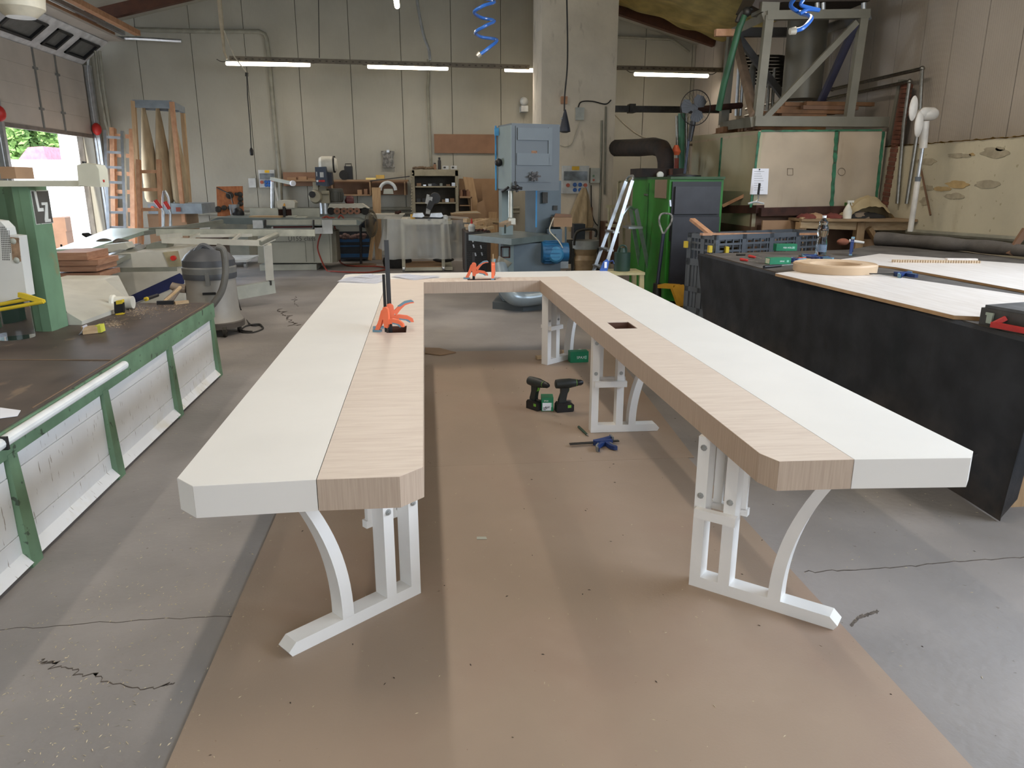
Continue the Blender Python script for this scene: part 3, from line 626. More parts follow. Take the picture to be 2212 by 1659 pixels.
B().grid(lambda u, v: pa+Vector((-.012+.03*u+.02*math.sin(u*3.1), -.034+.068*v, .002+.058*math.sin(u*1.5))), 6, 2).out('label_paper', paper, t, thick=.001)
b = B(); rr = random.Random(5)
for (cx, cy, n, sx, sy) in ((245, 700, 420, 20, 6), (300, 672, 520, 45, 12), (380, 665, 200, 30, 8)):
    for i in range(n):
        p = onb(cx+rr.gauss(0, sx)*.6, cy+rr.gauss(0, sy)*.6)
        if p.x > -1.8: continue
        a = rr.uniform(0, 6.28); l = rr.uniform(.002, .008)*(2.2 if i % 25 == 0 else 1); w = .002
        dx, dy = math.cos(a)*l, math.sin(a)*l; b.face([p+Vector((-dx, -dy, .001)), p+Vector((-dy*.2, dx*.2, .004)), p+Vector((dx, dy, .002)), p+Vector((dy*.2, -dx*.2, .001))])
tag(b.out('sawdust', mat('sawdust', (186, 164, 138), .9), flat=True), 'sawdust and splinters on the bench top', 'sawdust', kind='stuff')
b = B(); b.prism([(onb(*q).x, onb(*q).y) for q in ((0, 882), (45, 888), (38, 900), (0, 905))], BZ+.002, BZ+.004)
tag(b.out('paper_sheet', paper), 'white paper corner on the near part of the bench', 'paper')
# ------------------------------------------------------------------ cloth covered bench on the right
CZ = .90; cx0 = 2.72
t = thing('felt_covered_bench', 'huge low workbench covered with black felt hanging to the floor', 'workbench', (4, 5.5, 0))
topq = [(cx0+.05, 2.95), (5.5, 2.7), (5.52, 8.4), (4.45, 7.5), (cx0+.06, 7.25)]
B().prism(topq, CZ-.05, CZ-.004).out('bench_top', mdfw, t)
for (x, y) in ((2.95, 3.2), (5.3, 3.2), (5.3, 8.0), (2.95, 7.0), (2.95, 5.1), (5.3, 5.5)): B().box(x-.04, x+.04, y-.04, y+.04, 0, CZ-.05).out('leg', pine, t)
B().prism(topq, CZ-.003, CZ+.002).out('felt_top', felt_top, t)
def cl(u, v):      # u along the bench, v from the top edge down to the floor
    Y = 2.93+4.35*u; n = mnoise.noise((Y*1.3, v*.7, 3))*.045*v
    z = CZ*(1-v)+.004
    X = cx0-.005+.03*v+n-.10*max(0, (.12-u)/.12)**2*v*0-(.015 if v < .04 else 0)
    if v < .06: X += .045*(1-v/.06)**2; z = CZ+.003-CZ*v*.8*(v/.06)
    Y2 = Y+.08*v*(1-min(1, u*8))
    if u > .93: Y2 -= .10*v*(u-.93)/.07*3
    return (X, Y2, z)
B().grid(cl, 90, 30).out('hanging_felt', felt, t, thick=.006)
def cl2(u, v):
    a = u*.09; return (cx0+.01+a, 2.935+.07*v+.02*u, CZ*(1-v*(.98-.1*u))+.002)
B().grid(cl2, 12, 14).out('hanging_felt', felt, t, thick=.006)
r = [P(1893, 519, Y=8.0), P(1960, 532, Y=7.7), P(2050, 548, Y=7.2), P(2120, 553, Y=6.9), P(2230, 566, Y=6.3), P(2330, 575, Y=5.9)]
b = B(); pts = arcpts([Vector((p.x, p.y, CZ+.075)) for p in r], 5); b.tube(pts, [.075+.006*math.sin(i*.9)-.02*i/len(pts) for i in range(len(pts))], 14); 
t2 = tag(b.out('felt_roll', felt_top), 'rolled-up dark felt along the back of the covered bench', 'felt roll')
def onc(x, y, z=CZ+.003): return P(x, y, Z=z)
def sheet(pts, z0, z1, label, m=ply):
    t = thing('veneered_sheet', label, 'sheet', (onc(*pts[0]).x, onc(*pts[0]).y, z0))
    pg = [(P(x, y, Z=z1).x, P(x, y, Z=z1).y) for x, y in pts]
    B().prism(pg, z1-.002, z1).out('veneer', m, t); B().prism(pg, z0, z1-.002).out('core', plyedge, t)
sheet([(1675, 590), (1790, 577), (2330, 655), (2500, 730), (2180, 687), (2061, 681)], CZ+.003, CZ+.025, 'pale veneered sheet nearest the edge of the felt bench, under the edging coil')
sheet([(1805, 562), (1900, 548), (2500, 590), (2500, 690), (2212, 627), (1935, 577)], CZ+.003, CZ+.02, 'pale veneered sheet further back, beyond the long gap')
sheet([(1730, 578), (1790, 565), (1850, 574), (1800, 585)], CZ+.026, CZ+.034, 'small veneered offcut behind the edging coil')
# coil of edge banding
cc = P(1802, 584, Z=CZ+.03); 
t = thing('edging_coil', 'large flat coil of oak edge banding lying on the veneered sheet', 'coil', (cc.x, cc.y, CZ+.026))
b = B(); ro = (P(1890, 586, Z=CZ+.05)-P(1715, 586, Z=CZ+.05)).length/2; ri = ro*.60
prof = [(ri, 0), (ro, 0), (ro+.003, .055), (ro-.004, .062)]
for i in range(1, 11): prof += [(ro-(ro-ri)*i/11+.003, .062-.002), (ro-(ro-ri)*i/11, .064-.006*(i/11))]
prof += [(ri, .055), (ri, 0)]
b.lathe(prof, (cc.x, cc.y, CZ+.026), 64, caps=False); b.out('banding', mat('oak_banding', (196, 168, 136), .5, 0, .04, 3), t)
# combs / serrated stick
a, c = P(1930, 567, Z=CZ+.02), P(2118, 569, Z=CZ+.02); t = thing('notched_stick', 'pale stick with a row of small notches lying on the far veneered sheet', 'stick', a)
b = B(); d = (c-a); n = 34; pts = [(0, .045), (0, .0)]
for i in range(n): pts += [((i+.25)/n*d.length, 0), ((i+.5)/n*d.length, .010), ((i+.75)/n*d.length, 0)]
pts += [(d.length, 0), (d.length, .02), (d.length-.05, .045)]; stickm = mat('stick_pale', (196, 174, 146), .6, 0, .05, 4)
M = Matrix.Translation(a) @ Matrix.Rotation(math.atan2(d.y, d.x), 4, 'Z'); B(M).prism(pts, 0, .022).out('stick', stickm, t)
tag(B(M).box(.45, .70, .02, .07, .023, .037).out('wood_block', ply), 'small veneered block lying across the notched stick', 'wood block')
# clamp builder: one-handed bar clamp, local: bar along z, jaw foot at z=0 along +x
def clamp(label, M, L_, c1, c2, group, bar_m=black_pl, low=False, upper=True, bw=.011):
    t = thing('bar_clamp', label, 'clamp', (0, 0, 0), group)
    B().box(-bw, bw, -.004, .004, -.12 if not low else -.02, L_).out('bar', bar_m, t)
    body = [(-.008, .03), (.014, .024), (.024, .05), (.026, .10), (.022, .135), (.006, .15), (-.012, .145), (-.014, .09)]
    B().prism(body, -.016, .016, 'y').out('body', c1, t, bev=.005)
    jaw = [(-.008, .14), (-.026, .125), (-.046, .07), (-.072, .018), (-.080, .010), (-.048, .010), (-.036, .03), (-.022, .065), (-.008, .085)]
    B().prism(jaw, -.012, .012, 'y').out('jaw', c1, t, bev=.004); B().box(-.092, -.034, -.014, .014, 0, .012).out('pad', c2, t, bev=.003)
    u = [] if not upper else [(.02, .10), (.05, .13), (.085, .155), (.12, .160), (.135, .148), (.11, .145), (.085, .135), (.06, .11), (.035, .075)]
    if upper: B().prism(u, -.013, .013, 'y').out('handle', c1, t, bev=.004); B().prism([(.045, .13), (.083, .158), (.12, .165), (.134, .154), (.12, .155), (.086, .148), (.06, .13)], -.015, .015, 'y').out('grip', c2, t, bev=.002)
    l = [(.02, .075), (.05, .080), (.095, .072), (.125, .052), (.13, .032), (.115, .032), (.10, .048), (.06, .056), (.022, .045)]
    B().prism(l, -.012, .012, 'y').out('lever', c1, t, bev=.004); B().prism([(.05, .058), (.095, .050), (.114, .034), (.105, .030), (.085, .044), (.05, .050)], -.014, .014, 'y').out('grip', c2, t, bev=.002)
    t.matrix_world = M
    return t
grp = 'orange clamps on the table'
sc = Matrix.Diagonal((1.05, 1.05, 1.15, 1))
g1 = P(842, 712, Z=T); g2 = P(833, 722, Z=T)
ta = clamp('tall orange bar clamp with the longest bar on the left wing, behind the shorter one', TR(g1.x, 4.44, T+.001, rz=.08) @ Matrix.Diagonal((1.1, 1, 1, 1)), .52, orange, tealp, grp, bw=.012)
tc_ = clamp('orange bar clamp with the shorter bar in front on the left wing', TR(g2.x, 4.32, T+.001, rz=-.25) @ Matrix.Diagonal((.85, 1, 1, 1)), .335, orange, tealp, grp, upper=False, bw=.009)
fY = 6.70
clamp('orange bar clamp at the left end of the far opening', TR(P(1022, 600, Z=T).x, fY, T+.001, rz=-.2), .235, orange, tealp, grp)
clamp('orange bar clamp seen end-on at the right end of the far opening', TR(P(1064, 600, Z=T).x, fY, T+.001, rz=math.pi/2*.9), .22, orange, tealp, grp, bar_m=pineh)
gb = 'blue clamps'
c0 = P(1330, 950, Z=.03)
clamp('blue bar clamp lying on the brown sheet by the right leg', TR(c0.x, c0.y, .022, rz=5.74) @ Matrix.Rotation(math.pi/2, 4, 'X') @ Matrix.Rotation(-.95, 4, 'Y'), .30, bluep, grey_pl, gb, bar_m=dark_steel, low=True)
def lying(label, x, y, rz, L_, z=CZ+.02): 
    p = P(x, y, Z=z); clamp(label, TR(p.x, p.y, z, rz=rz) @ Matrix.Rotation(math.pi/2, 4, 'X') @ Matrix.Rotation(-.9, 4, 'Y'), L_, bluep, tealp, gb, bar_m=dark_steel, low=True)
lying('blue bar clamp lying at the joint of the veneered sheets', 1975, 592, 5.44, .32, CZ+.04)
lying('blue bar clamp lying behind the open green carton', 1690, 560, 1.5, .28)
lying('blue bar clamp lying in front of the water bottle', 1760, 556, .6, .3)
lying('blue bar clamp left of the water bottle', 1730, 553, 2.2, .25)
p = P(1838, 548, Z=CZ+.02)
clamp('blue and grey clamp standing at the far side of the felt bench', TR(p.x, p.y, CZ+.01, rz=1.0), .16, bluep, tealp, gb, bar_m=pineh, low=True)
# cartons of screws
def carton(name, label, M, w, d, h, txt, extra=None):
    t = thing(name, label, 'carton', M.translation[:]); t['_o'] = tuple(M.translation)
    gm = mat('carton_green', (22, 128, 86), .5); B(M).box(-w/2, w/2, -d/2, d/2, 0, h).out('box', gm, t, bev=.0015)
    wm = mat('print_white', (236, 240, 236), .6)
    text(txt, h*.34, M @ Matrix.Translation((w*.08, -d/2-.0006, h*.45)) @ FACE_CAM, wm, t)
    b = B(M); b.box(w*.30, w*.40, -d/2-.0008, -d/2, h*.3, h*.62).out('printed_panel', mat('print_pale_green', (130, 200, 170), .6), t)
    if extra: B(M).box(-w/2-.0008, -w/2, -d*.4, d*.4, h*.1, h*.9).out('side_label', mat('label_pale', (220, 222, 190), .6), t)
    return t
p = onc(1700, 571); carton('screw_carton', 'green screw carton with white lettering on the felt bench', TR(p.x-.06, p.y+.05, CZ+.003, rz=.08), .20, .08, .055, 'SPAX', True)
p = onc(1711, 545); carton('screw_carton', 'green screw carton standing against the grey crate on the felt bench', TR(p.x+.02, p.y+.2, CZ+.003, rz=-.05), .22, .08, .07, 'PER HOLZ', False)
p = P(1247, 784, Z=.006); carton('screw_carton', 'green screw carton lying on the floor behind the right-hand legs', TR(p.x+.02, p.y+.06, .006, rz=.05), .17, .09, .10, 'SPAX', False)
p = P(1184, 888, Z=.006); t = carton('screw_carton', 'small green screw carton with white label between the two drills', TR(p.x, p.y+.05, .006, rz=-.1), .085, .10, .10, '', False)
M = TR(p.x, p.y+.05, .006, rz=-.1); B(M).box(-.036, .026, -.0512, -.05, .004, .062).out('white_label', paper, t)
km = mat('print_black', (30, 30, 30), .6)
text('4,30', .020, M @ Matrix.Translation((.0, -.0518, .030)) @ FACE_CAM, km, t); text('SPAX', .014, M @ Matrix.Translation((-.01, -.0508, .076)) @ FACE_CAM, MATS['print_white'], t)
b = B(M)
for i in range(3): b.box(-.032, -.012+.01*i, -.0518, -.0512, .008+.008*i, .012+.008*i)
b.out('printed_lines', km, t)
# drills
def drill(label, M):
    t = thing('cordless_drill', label, 'drill', (0, 0, 0), 'cordless drills on the floor')
    gr = mat('drill_charcoal', (40, 44, 42), .5, 0, .1, 9); lg = mat('drill_lime', (120, 180, 60), .5)
    B().lathe([(.02, -.075), (.031, -.07), (.034, -.04), (.034, .03), (.030, .05), (.026, .075), (.022, .078)], (0, 0, .20), 20, 'x').out('motor_housing', gr, t)
    c = B().lathe([(.024, .078), (.024, .088), (.021, .09), (.021, .112), (.012, .128), (.005, .130)], (0, 0, .20), 16, 'x').out('chuck', black_pl, t)
    B().lathe([(.0245, .074), (.0245, .079)], (0, 0, .20), 16, 'x').out('collar', lg, t)
    B().prism([(-.035, .18), (.02, .178), (.024, .155), (.012, .13), (.004, .09), (.004, .065), (-.048, .065), (-.05, .08), (-.034, .13)], -.017, .017, 'y').out('grip', gr, t, bev=.006)
    B().prism([(.014, .172), (.028, .168), (.024, .14), (.012, .135)], -.009, .009, 'y').out('trigger', lg, t, bev=.002)
    bt = B().prism([(-.068, .0), (.05, .0), (.056, .01), (.056, .05), (.03, .066), (-.055, .066), (-.068, .05)], -.034, .034, 'y').out('battery', black_pl, t, bev=.005)
    B().box(.01, .035, -.0352, -.034, .03, .05).out('badge', lg, bt)
    b = B().prism([(.0, .074), (.035, .078), (.05, .068), (.02, .068)], -.008, .008, 'y'); b.out('belt_clip', steel, t)
    t.matrix_world = M; return t
p = P(1222, 890, Z=.006); drill('cordless drill standing on the brown sheet, right of the small green carton', TR(p.x, p.y+.03, .006, rz=.12) @ Matrix.Scale(1.02, 4))
p = P(1156, 886, Z=.006); drill('cordless drill standing on the brown sheet, left of the small green carton', TR(p.x+.01, p.y+.03, .006, rz=-.95) @ Matrix.Scale(1.0, 4))
a, c = P(1250, 922, Z=.012), P(1271, 942, Z=.010); t = thing('marker_pen', 'dark green marker pen lying beside the right leg foot', 'pen', a)
B().cyl(a, a.lerp(c, .85), .009, .008, 10).out('barrel', mat('pen_green', (34, 62, 44), .5), t); B().cyl(a.lerp(c, .85), c, .006, .002, 8).out('tip', steel, t)
# papers at the far left corner of the table
for pts, lab in (([(728, 609), (760, 598), (832, 606), (812, 612)], 'white drawing sheet hanging over the far left edge of the table'), ([(760, 600), (800, 592), (840, 596), (815, 602)], 'white drawing sheet behind it near the far left corner'), ([(845, 598), (880, 592), (960, 593), (955, 598), (895, 605)], 'white drawing sheet right of the tall clamp at the far edge')):
    q = [P(x, y, Z=T+.004) for x, y in pts]
    def fn(u, v): 
        a = q[0].lerp(q[-1], u); c = q[1].lerp(q[-2], u); r_ = a.lerp(c, v); r_.z += .004+.006*math.sin(u*5+v*3); return r_
    t = thing('drawing_sheet', lab, 'paper', q[0], 'drawings on the table'); B().grid(fn, 8, 8).out('sheet', paper, t, thick=.0005)
    b = B()
    for k in range(4):
        a = fn(.2+.15*k, .2); c = fn(.2+.15*k, .8); b.bar((a[0], a[1], a[2]+.002), (c[0], c[1], c[2]+.002), .003, .0005)
    b.out('pencil_lines', mat('line_blue_grey', (206, 210, 226), .7), t)
# tool case, bottle, bits on the felt bench
q = [P(2114, 700, Z=CZ+.003), P(2330, 742, Z=CZ+.003)]
u = (q[1]-q[0]).normalized(); M = Matrix.Translation(q[0]) @ Matrix.Rotation(math.atan2(u.y, u.x), 4, 'Z')
t = thing('tool_case', 'black tool case with red handle at the near end of the felt bench', 'case', q[0])
cm = mat('case_charcoal', (66, 64, 60), .55, 0, .15, 12); B(M).box(0, .46, .0, .34, 0, .085).out('shell', cm, t, bev=.01)
B(M).box(.012, .45, .01, .33, .085, .10).out('lid', mat('case_lid', (84, 84, 84), .5, 0, .2, 14), t, bev=.008)
hd = B(M); hd.bar((.14, -.002, .055), (.11, -.045, .02), .02, .02); hd.bar((.105, -.045, .02), (.29, -.045, .02), .02, .026); hd.bar((.26, -.002, .055), (.29, -.045, .02), .02, .02); hd.out('handle', red, t, bev=.003)
lt = B(M); lt.box(.045, .075, -.012, 0, .015, .062); lt.box(.04, .08, -.016, -.006, .055, .068); lt.out('latch', mat('latch_grey', (166, 176, 160), .4, .3), t, bev=.002)
p = onc(1772, 552); t = thing('water_bottle', 'clear plastic water bottle with white cap standing on the felt bench', 'bottle', (p.x, p.y, CZ+.003))
H = P(1772, 467, Y=p.y).z-CZ; s_ = H/.30
B().lathe([(.036*s_, .002), (.040*s_, .01*s_), (.040*s_, .09*s_), (.034*s_, .13*s_), (.034*s_, .15*s_), (.041*s_, .18*s_), (.040*s_, .21*s_), (.030*s_, .235*s_), (.034*s_, .25*s_), (.014*s_, .278*s_), (.012*s_, .288*s_)], (p.x, p.y, CZ+.003), 24).out('body', glass, t)
B().lathe([(.015*s_, .285*s_), (.015*s_, .302*s_)], (p.x, p.y, CZ+.003), 16).out('cap', mat('cap_bottle', (236, 240, 244), .4), t); B().lathe([(.0405*s_, .03*s_), (.0405*s_, .085*s_)], (p.x, p.y, CZ+.003), 24, caps=False).out('label_band', mat('bottle_label', (150, 170, 196), .4, alpha=.45), t)
rr = random.Random(11)
names = [('screwdriver', 'red-handled screwdriver lying on the felt bench left of the lettered green carton', red, (1600, 563), (1638, 569)), ('pliers', 'dark pliers with red grips on the felt bench', red, (1618, 556), (1652, 562)), ('chisel', 'long dark chisel in front of the lettered green carton', black_pl, (1650, 580), (1740, 572)), ('file_tool', 'thin dark file on the left corner of the felt bench', dark_steel, (1590, 552), (1640, 553)), ('folding_rule', 'pale folding rule in front of the clamps on the felt bench', pineh, (1735, 562), (1775, 567)), ('screwdriver', 'orange-red screwdriver right of the lettered green carton', red, (1724, 562), (1764, 557))]
for nme, lab, m_, a, c in names:
    a = onc(*a)+Vector((0, 0, .012)); c = onc(*c)+Vector((0, 0, .012)); t = thing(nme, lab, 'hand tool', a)
    B().tube([a, a.lerp(c, .4)], [.013, .010], 10).out('handle', m_, t); B().tube([a.lerp(c, .4), c], [.004, .003], 6).out('shank', steel, t)
# ------------------------------------------------------------------ plastered pillar
CYF = 14.0
col = struct(B().box(P(1168, 350, Y=CYF).x, P(1325, 350, Y=CYF).x, CYF, CYF+1.1, 0, 6.2).out('wall_pillar', column_m))
b = B(); b.box(P(1320, 215, Y=CYF).x, XR-.1, CYF+.5, CYF+.62, P(1340, 236, Y=CYF).z, P(1340, 222, Y=CYF).z); b.box(P(1375, 230, Y=CYF).x, P(1388, 230, Y=CYF).x, CYF+.45, CYF+.66, P(1340, 238, Y=CYF).z, P(1340, 218, Y=CYF).z)
tag(b.out('pipe_rail', dark_steel), 'dark pipe rail running from the pillar to the furnace corner', 'pipe')
b = B(); b.tube([P(1300, 260, Y=CYF-.03), P(1297, 420, Y=CYF-.03), P(1290, 560, Y=CYF-.03)], .022); b.tube([P(1309, 230, Y=CYF-.03), P(1306, 420, Y=CYF-.03)], .018)
tag(b.out('conduit', MATS['grey_conduit']), 'plaster-coloured conduits down the right side of the pillar', 'pipe')
# ------------------------------------------------------------------ light truss and tubes
def truss(x0, x1, y0, y1, label):
    Y = 15.4; a = P(x0, y0, Y=Y); c = P(x1, y1, Y=Y); t = thing('cable_tray', label, 'cable tray', a)
    w = mat('tray_brown_grey', (118, 108, 92), .6)
    b = B(); b.bar(a, c, .09, .05); b.bar(a+Vector((0, -.05, 0)), c+Vector((0, -.05, 0)), .012, .085); b.out('tray', w, t)
    b = B(); n = int((c-a).length/.12)
    for i in range(n): b.bar(a.lerp(c, (i+.3)/n)+Vector((0, -.058, 0)), a.lerp(c, (i+.6)/n)+Vector((0, -.058, 0)), .004, .02)
    b.out('slots', mat('slot_dark', (84, 76, 64), .7), t, kind='stuff'); return a, c
truss(497, 1143, 127, 146, 'long perforated cable tray carrying the tube lights left of the pillar')
truss(1325, 1560, 147, 152, 'short perforated cable tray carrying the tube light right of the pillar')
def tubelight(a, c, label, cords=()):
    t = thing('tube_light', label, 'light', a, 'lit tube lights')
    d = (c-a).normalized(); L_ = (c-a).length
    B().bar(a+Vector((0, 0, .045)), c+Vector((0, 0, .045)), .07, .03).out('housing', lgrey, t, bev=.006)
    B().tube([a, a+d*.02, c-d*.02, c], [.026, .036, .036, .026], 12).out('tube', tube_em, t)
    for q, s_ in ((a, -1), (c, 1)): B().tube(arcpts([q+Vector((0, 0, .03)), q+d*s_*.08+Vector((0, 0, .03)), q+d*s_*.16+Vector((0, 0, .07))], 4), .007, 6).out('cable', cord_m, t)
    m = (a+c)/2
    l = lamp('tube_glow', 'AREA', m+Vector((0, 0, -.05)), (0, 0, -1), TUBE_W, (1, .89, .77), .12, L_); l.data.spread = math.radians(170)
    dd = Vector((d.x, d.y, 0)); l.rotation_euler = (0, 0, math.atan2(dd.y, dd.x)-math.pi/2)
    return t
TUBE_W = 15
for x0, y0, x1, y1, lab in ((488, 137, 670, 140, 'lit tube light at the far left end of the tray'), (794, 144, 968, 148, 'lit tube light in the middle of the left tray'), (1090, 151, 1200, 153, 'lit tube light running behind the pillar, its left end showing'), (1370, 160, 1530, 164, 'lit tube light right of the pillar')):
    tubelight(P(x0, y0, Y=15.4), P(x1, y1, Y=15.4), lab)
q = P(858, 14, Y=11.5)
for k, Y in enumerate((11.5, 7.6, 3.4, -.8)):  # first tube is seen; the rest continue its row unseen, as overhead fill
    TUBE_W = (34, 42, 19, 14)[k]
    a = Vector((q.x, Y, q.z)); t = tubelight(a, a+Vector((0, -1.5, 0)), ('lit tube light hanging end-on, cut by the top edge', 'unseen tube light above the far half of the table', 'unseen tube light above the near end of the table', 'unseen tube light behind the photographer in the middle row')[k])
    B().tube([a+Vector((0, -.2, .06)), Vector((q.x, Y-.2, roofz(q.x)-.02))], .006, 6).out('hanging_wire', cord_m, t)
    B().tube([a+Vector((0, -1.3, .06)), Vector((q.x, Y-1.3, roofz(q.x)-.02))], .006, 6).out('hanging_wire', cord_m, t)
for k, (X, Y) in enumerate(((3.6, 8.0), (3.6, 3.2), (-3.4, 7.6), (-3.4, 3.0), (3.6, -1.0))):  # unseen side tubes, added as fill for floor, benches and table tops
    TUBE_W = (34, 16, 36, 18, 12)[k]
    a = Vector((X, Y, 3.9+.35)); t = tubelight(a, a+Vector((0, -1.5, 0)), ('added fill tube light above the crate and furnace aisle', 'added fill tube light above the felt-covered bench', 'added fill tube light above the far end of the machine bench', 'added fill tube light above the near end of the machine bench', 'added fill tube light behind the photographer on the right')[k])
    B().tube([a+Vector((0, -.75, .06)), Vector((X, Y-.75, roofz(X)-.02))], .006, 6).out('hanging_wire', cord_m, t)
# hanging post, cords, pendant switches
tag(B().tube([P(470, -40, Y=15.2), P(478, 46, Y=15.2), P(484, 110, Y=15.2), P(490, 128, Y=15.2)], [.04, .04, .022, .02], 8).out('hanging_post', mat('post_beige', (190, 176, 150), .6)), 'beige drop post holding the left end of the light tray', 'post')
b = B(); pt(b, [(484, 66, 15.1), (506, 122, 15.1), (533, 158, 15.1)], .012, 6); b.out('cord', cord_w, None).name = 'cord'
tag(bpy.data.objects['cord'], 'pale slack cord from the drop post to the pendant cable', 'cord')
t = thing('pendant_cable', 'dark cable with a plug hanging down the back wall below the left tube light', 'cable', P(544, 335, Y=15.1))
b = B(); pt(b, [(533, 160, 15.1), (535, 210, 15.1), (540, 270, 15.1), (543, 325, 15.1)], .010, 6); b.out('cable', cord_m, t)
b = B(); b.lathe([(.02, 0), (.035, .02), (.035, .10), (.015, .14)], tuple(P(544, 336, Y=15.1)), 10); b.out('plug', black_pl, t); b = B(); b.cyl(P(533, 165, Y=15.1), P(533, 157, Y=15.1), .03, n=10); b.out('coupling', dark_steel, t)
t = tag(B().tube(arcpts([P(897, -30, Y=15.2), P(903, 15, Y=15.2), P(915, 75, Y=15.2), P(926, 105, Y=15.2), P(929, 130, Y=15.2)], 5), .028, 8).out('flex_conduit', alu), 'silvery flexible conduit dropping to the light tray', 'conduit')
t = tag(B().tube([P(688-0, -20, Y=15.3), P(688, 0, Y=15.3), P(690, 125, Y=15.3)], .008, 6).out('hanging_wire', cord_m), 'thin hanging wire above the first tube light', 'wire')
t = thing('pendant_cable', 'dark cable with cone-shaped grip hanging in front of the pillar', 'cable', P(1219, 285, Y=12.6))
b = B(); b.tube(arcpts([P(x, y, Y=12.6) for x, y in ((1224, -20), (1226, 90), (1225, 150), (1220, 205), (1219, 240))], 4), .013, 6); b.out('cable', cord_m, t)
b = B(); b.lathe([(.012, .36), (.03, .30), (.085, .08), (.095, .02), (.04, 0)], tuple(P(1220, 287, Y=12.6)), 14); b.out('grip', mat('cone_navy', (52, 56, 68), .5), t)
B().cyl(P(1212, 256, Y=12.6), P(1220, 256, Y=12.6), .016).out('ferrule', alu, t)
def coil(name, label, pts, r, tip, thr):
    t = thing(name, label, 'hose', P(*pts[0][:2], Y=pts[0][2]))
    B().tube(arcpts([P(x, y, Y=Y) for x, y, Y in pts], 7), thr, 8).out('hose', airhose, t)
    a, c = tip; B().cyl(P(*a), P(*c), thr*1.5, thr*1.7, 10).out('fitting', steel, t) if 0 else B().cyl(P(a[0], a[1], Y=a[2]), P(c[0], c[1], Y=c[2]), thr*1.8, thr*1.5, 10).out('fitting', mat('pale_metal', (196, 190, 176), .35, .6), t)
coil('air_hose', 'blue coiled air hose hanging left of the pillar', [(1062, -40, 8.0), (1024, -18, 8.3), (1030, -8, 8.5), (1068, 3, 8.2), (1045, 12, 7.9), (1024, 26, 8.0), (1040, 38, 8.3), (1068, 45, 8.2), (1048, 56, 7.9), (1027, 70, 8.0), (1040, 80, 8.3), (1073, 86, 8.2), (1060, 100, 8.0), (1038, 117, 7.95)], .3, ((1037, 116, 7.95), (1031, 122, 7.95)), .016)
coil('air_hose', 'blue coiled air hose hanging in front of the grey steel frame', [(1750, -40, 6.2), (1722, -10, 6.3), (1708, 12, 6.4), (1725, 26, 6.5), (1748, 34, 6.3), (1752, 42, 6.2), (1735, 60, 6.1), (1718, 66, 6.1)], .3, ((1718, 66, 6.1), (1706, 68, 6.1)), .017)
b = B(); b.tube(arcpts([P(x, y, Y=6.35) for x, y in ((1735, 0), (1732, 12), (1770, 22), (1745, 20), (1728, 30))], 6), .016, 8); tag(b.out('air_hose', airhose), 'second short loop of blue air hose beside the right-hand one', 'hose')
# ------------------------------------------------------------------ things on the pillar and walls
def panel(x0, y0, x1, y1, Y, label):
    t = thing('socket_panel', label, 'electrical panel', P((x0+x1)/2, y1, Y=Y), 'socket panels')
    w = x1-x0; h = y1-y0
    b = B(); pb(b, x0, y0, x1, y1, Y-.10, .10); b.out('housing', mat('panel_grey', (200, 204, 204), .5), t, bev=.008)
    b = B(); pb(b, x0+.06*w, y0+.2*h, x1-.06*w, y0+.52*h, Y-.13, .03); b.out('window', mat('smoked_window', (120, 128, 134), .15, 0, .2, 9), t, bev=.006)
    b = B(); pb(b, x0+.36*w, y0+.02*h, x0+.64*w, y0+.16*h, Y-.108, .008); b.out('yellow_label', mat('label_yellow', (232, 186, 40), .5), t)
    for i in range(2):
        for j in range(2):
            c = P(x0+w*(.46+.2*i), y0+h*(.68+.19*j), Y=Y-.10); B().lathe([(.036, 0), (.036, -.03), (.028, -.035)], (c.x, c.y, c.z), 14, 'y').out('blue_socket', mat('socket_blue', (46, 96, 168), .4), t)
    for xx in (.2, .86):
        c = P(x0+w*xx, y0+h*.7, Y=Y-.1); B().lathe([(.034, 0), (.034, -.04)], (c.x, c.y, c.z), 12, 'y').out('red_socket', mat('socket_red_grey', (176, 92, 72), .5), t)
panel(559, 367, 594, 405, YB, 'grey socket panel with blue sockets on the back wall above the planer')
panel(1215, 358, 1272, 418, CYF, 'grey socket panel with blue sockets on the pillar')
t = thing('switch_box', 'small pale box with buttons on the pillar right of the socket panel', 'switch box', P(1284, 400, Y=CYF)); b = B(); pb(b, 1276, 363, 1296, 395, CYF-.12, .12); b.out('housing', mat('switchbox_grey', (182, 186, 178), .5), t, bev=.006)
for yy in (380, 389): b = B(); c = P(1282, yy, Y=CYF-.12); b.cyl(c, c+Vector((0, -.02, 0)), .02, n=10); b.out('button', (MATS['socket_red_grey'], MATS['machine_green'])[yy < 385], t)
def wallbox(x0, y0, x1, y1, Y, label, d=.07, m=None):
    b = B(); pb(b, x0, y0, x1, y1, Y-d, d); return tag(b.out('junction_box', m or MATS['switchbox_grey'], bev=.006), label, 'junction box')
wallbox(1244, 232, 1262, 259, CYF, 'pale grey junction box high on the pillar')
wallbox(1213, 208, 1226, 224, CYF, 'small wooden block high on the pillar behind the cable', .08, beech)
wallbox(537, 385, 552, 405, YB, 'small white box on the back wall left of the socket panel', .08, MATS['panel_grey'])
b = B(); b.tube(arcpts([P(x, y, Y=CYF-.03) for x, y in ((1249, 232), (1256, 220), (1280, 219), (1308, 225), (1320, 216))], 6), .012, 6); tag(b.out('cord', cord_m), 'dark cord arching from the junction box across the pillar', 'cord')
b = B(); b.tube(arcpts([P(x, y, Y=CYF-.03) for x, y in ((1254, 259), (1244, 285), (1235, 310), (1222, 317), (1210, 314))], 6), .010, 6); tag(b.out('cord', cord_w), 'pale cord looping down from the junction box towards the bandsaw', 'cord')
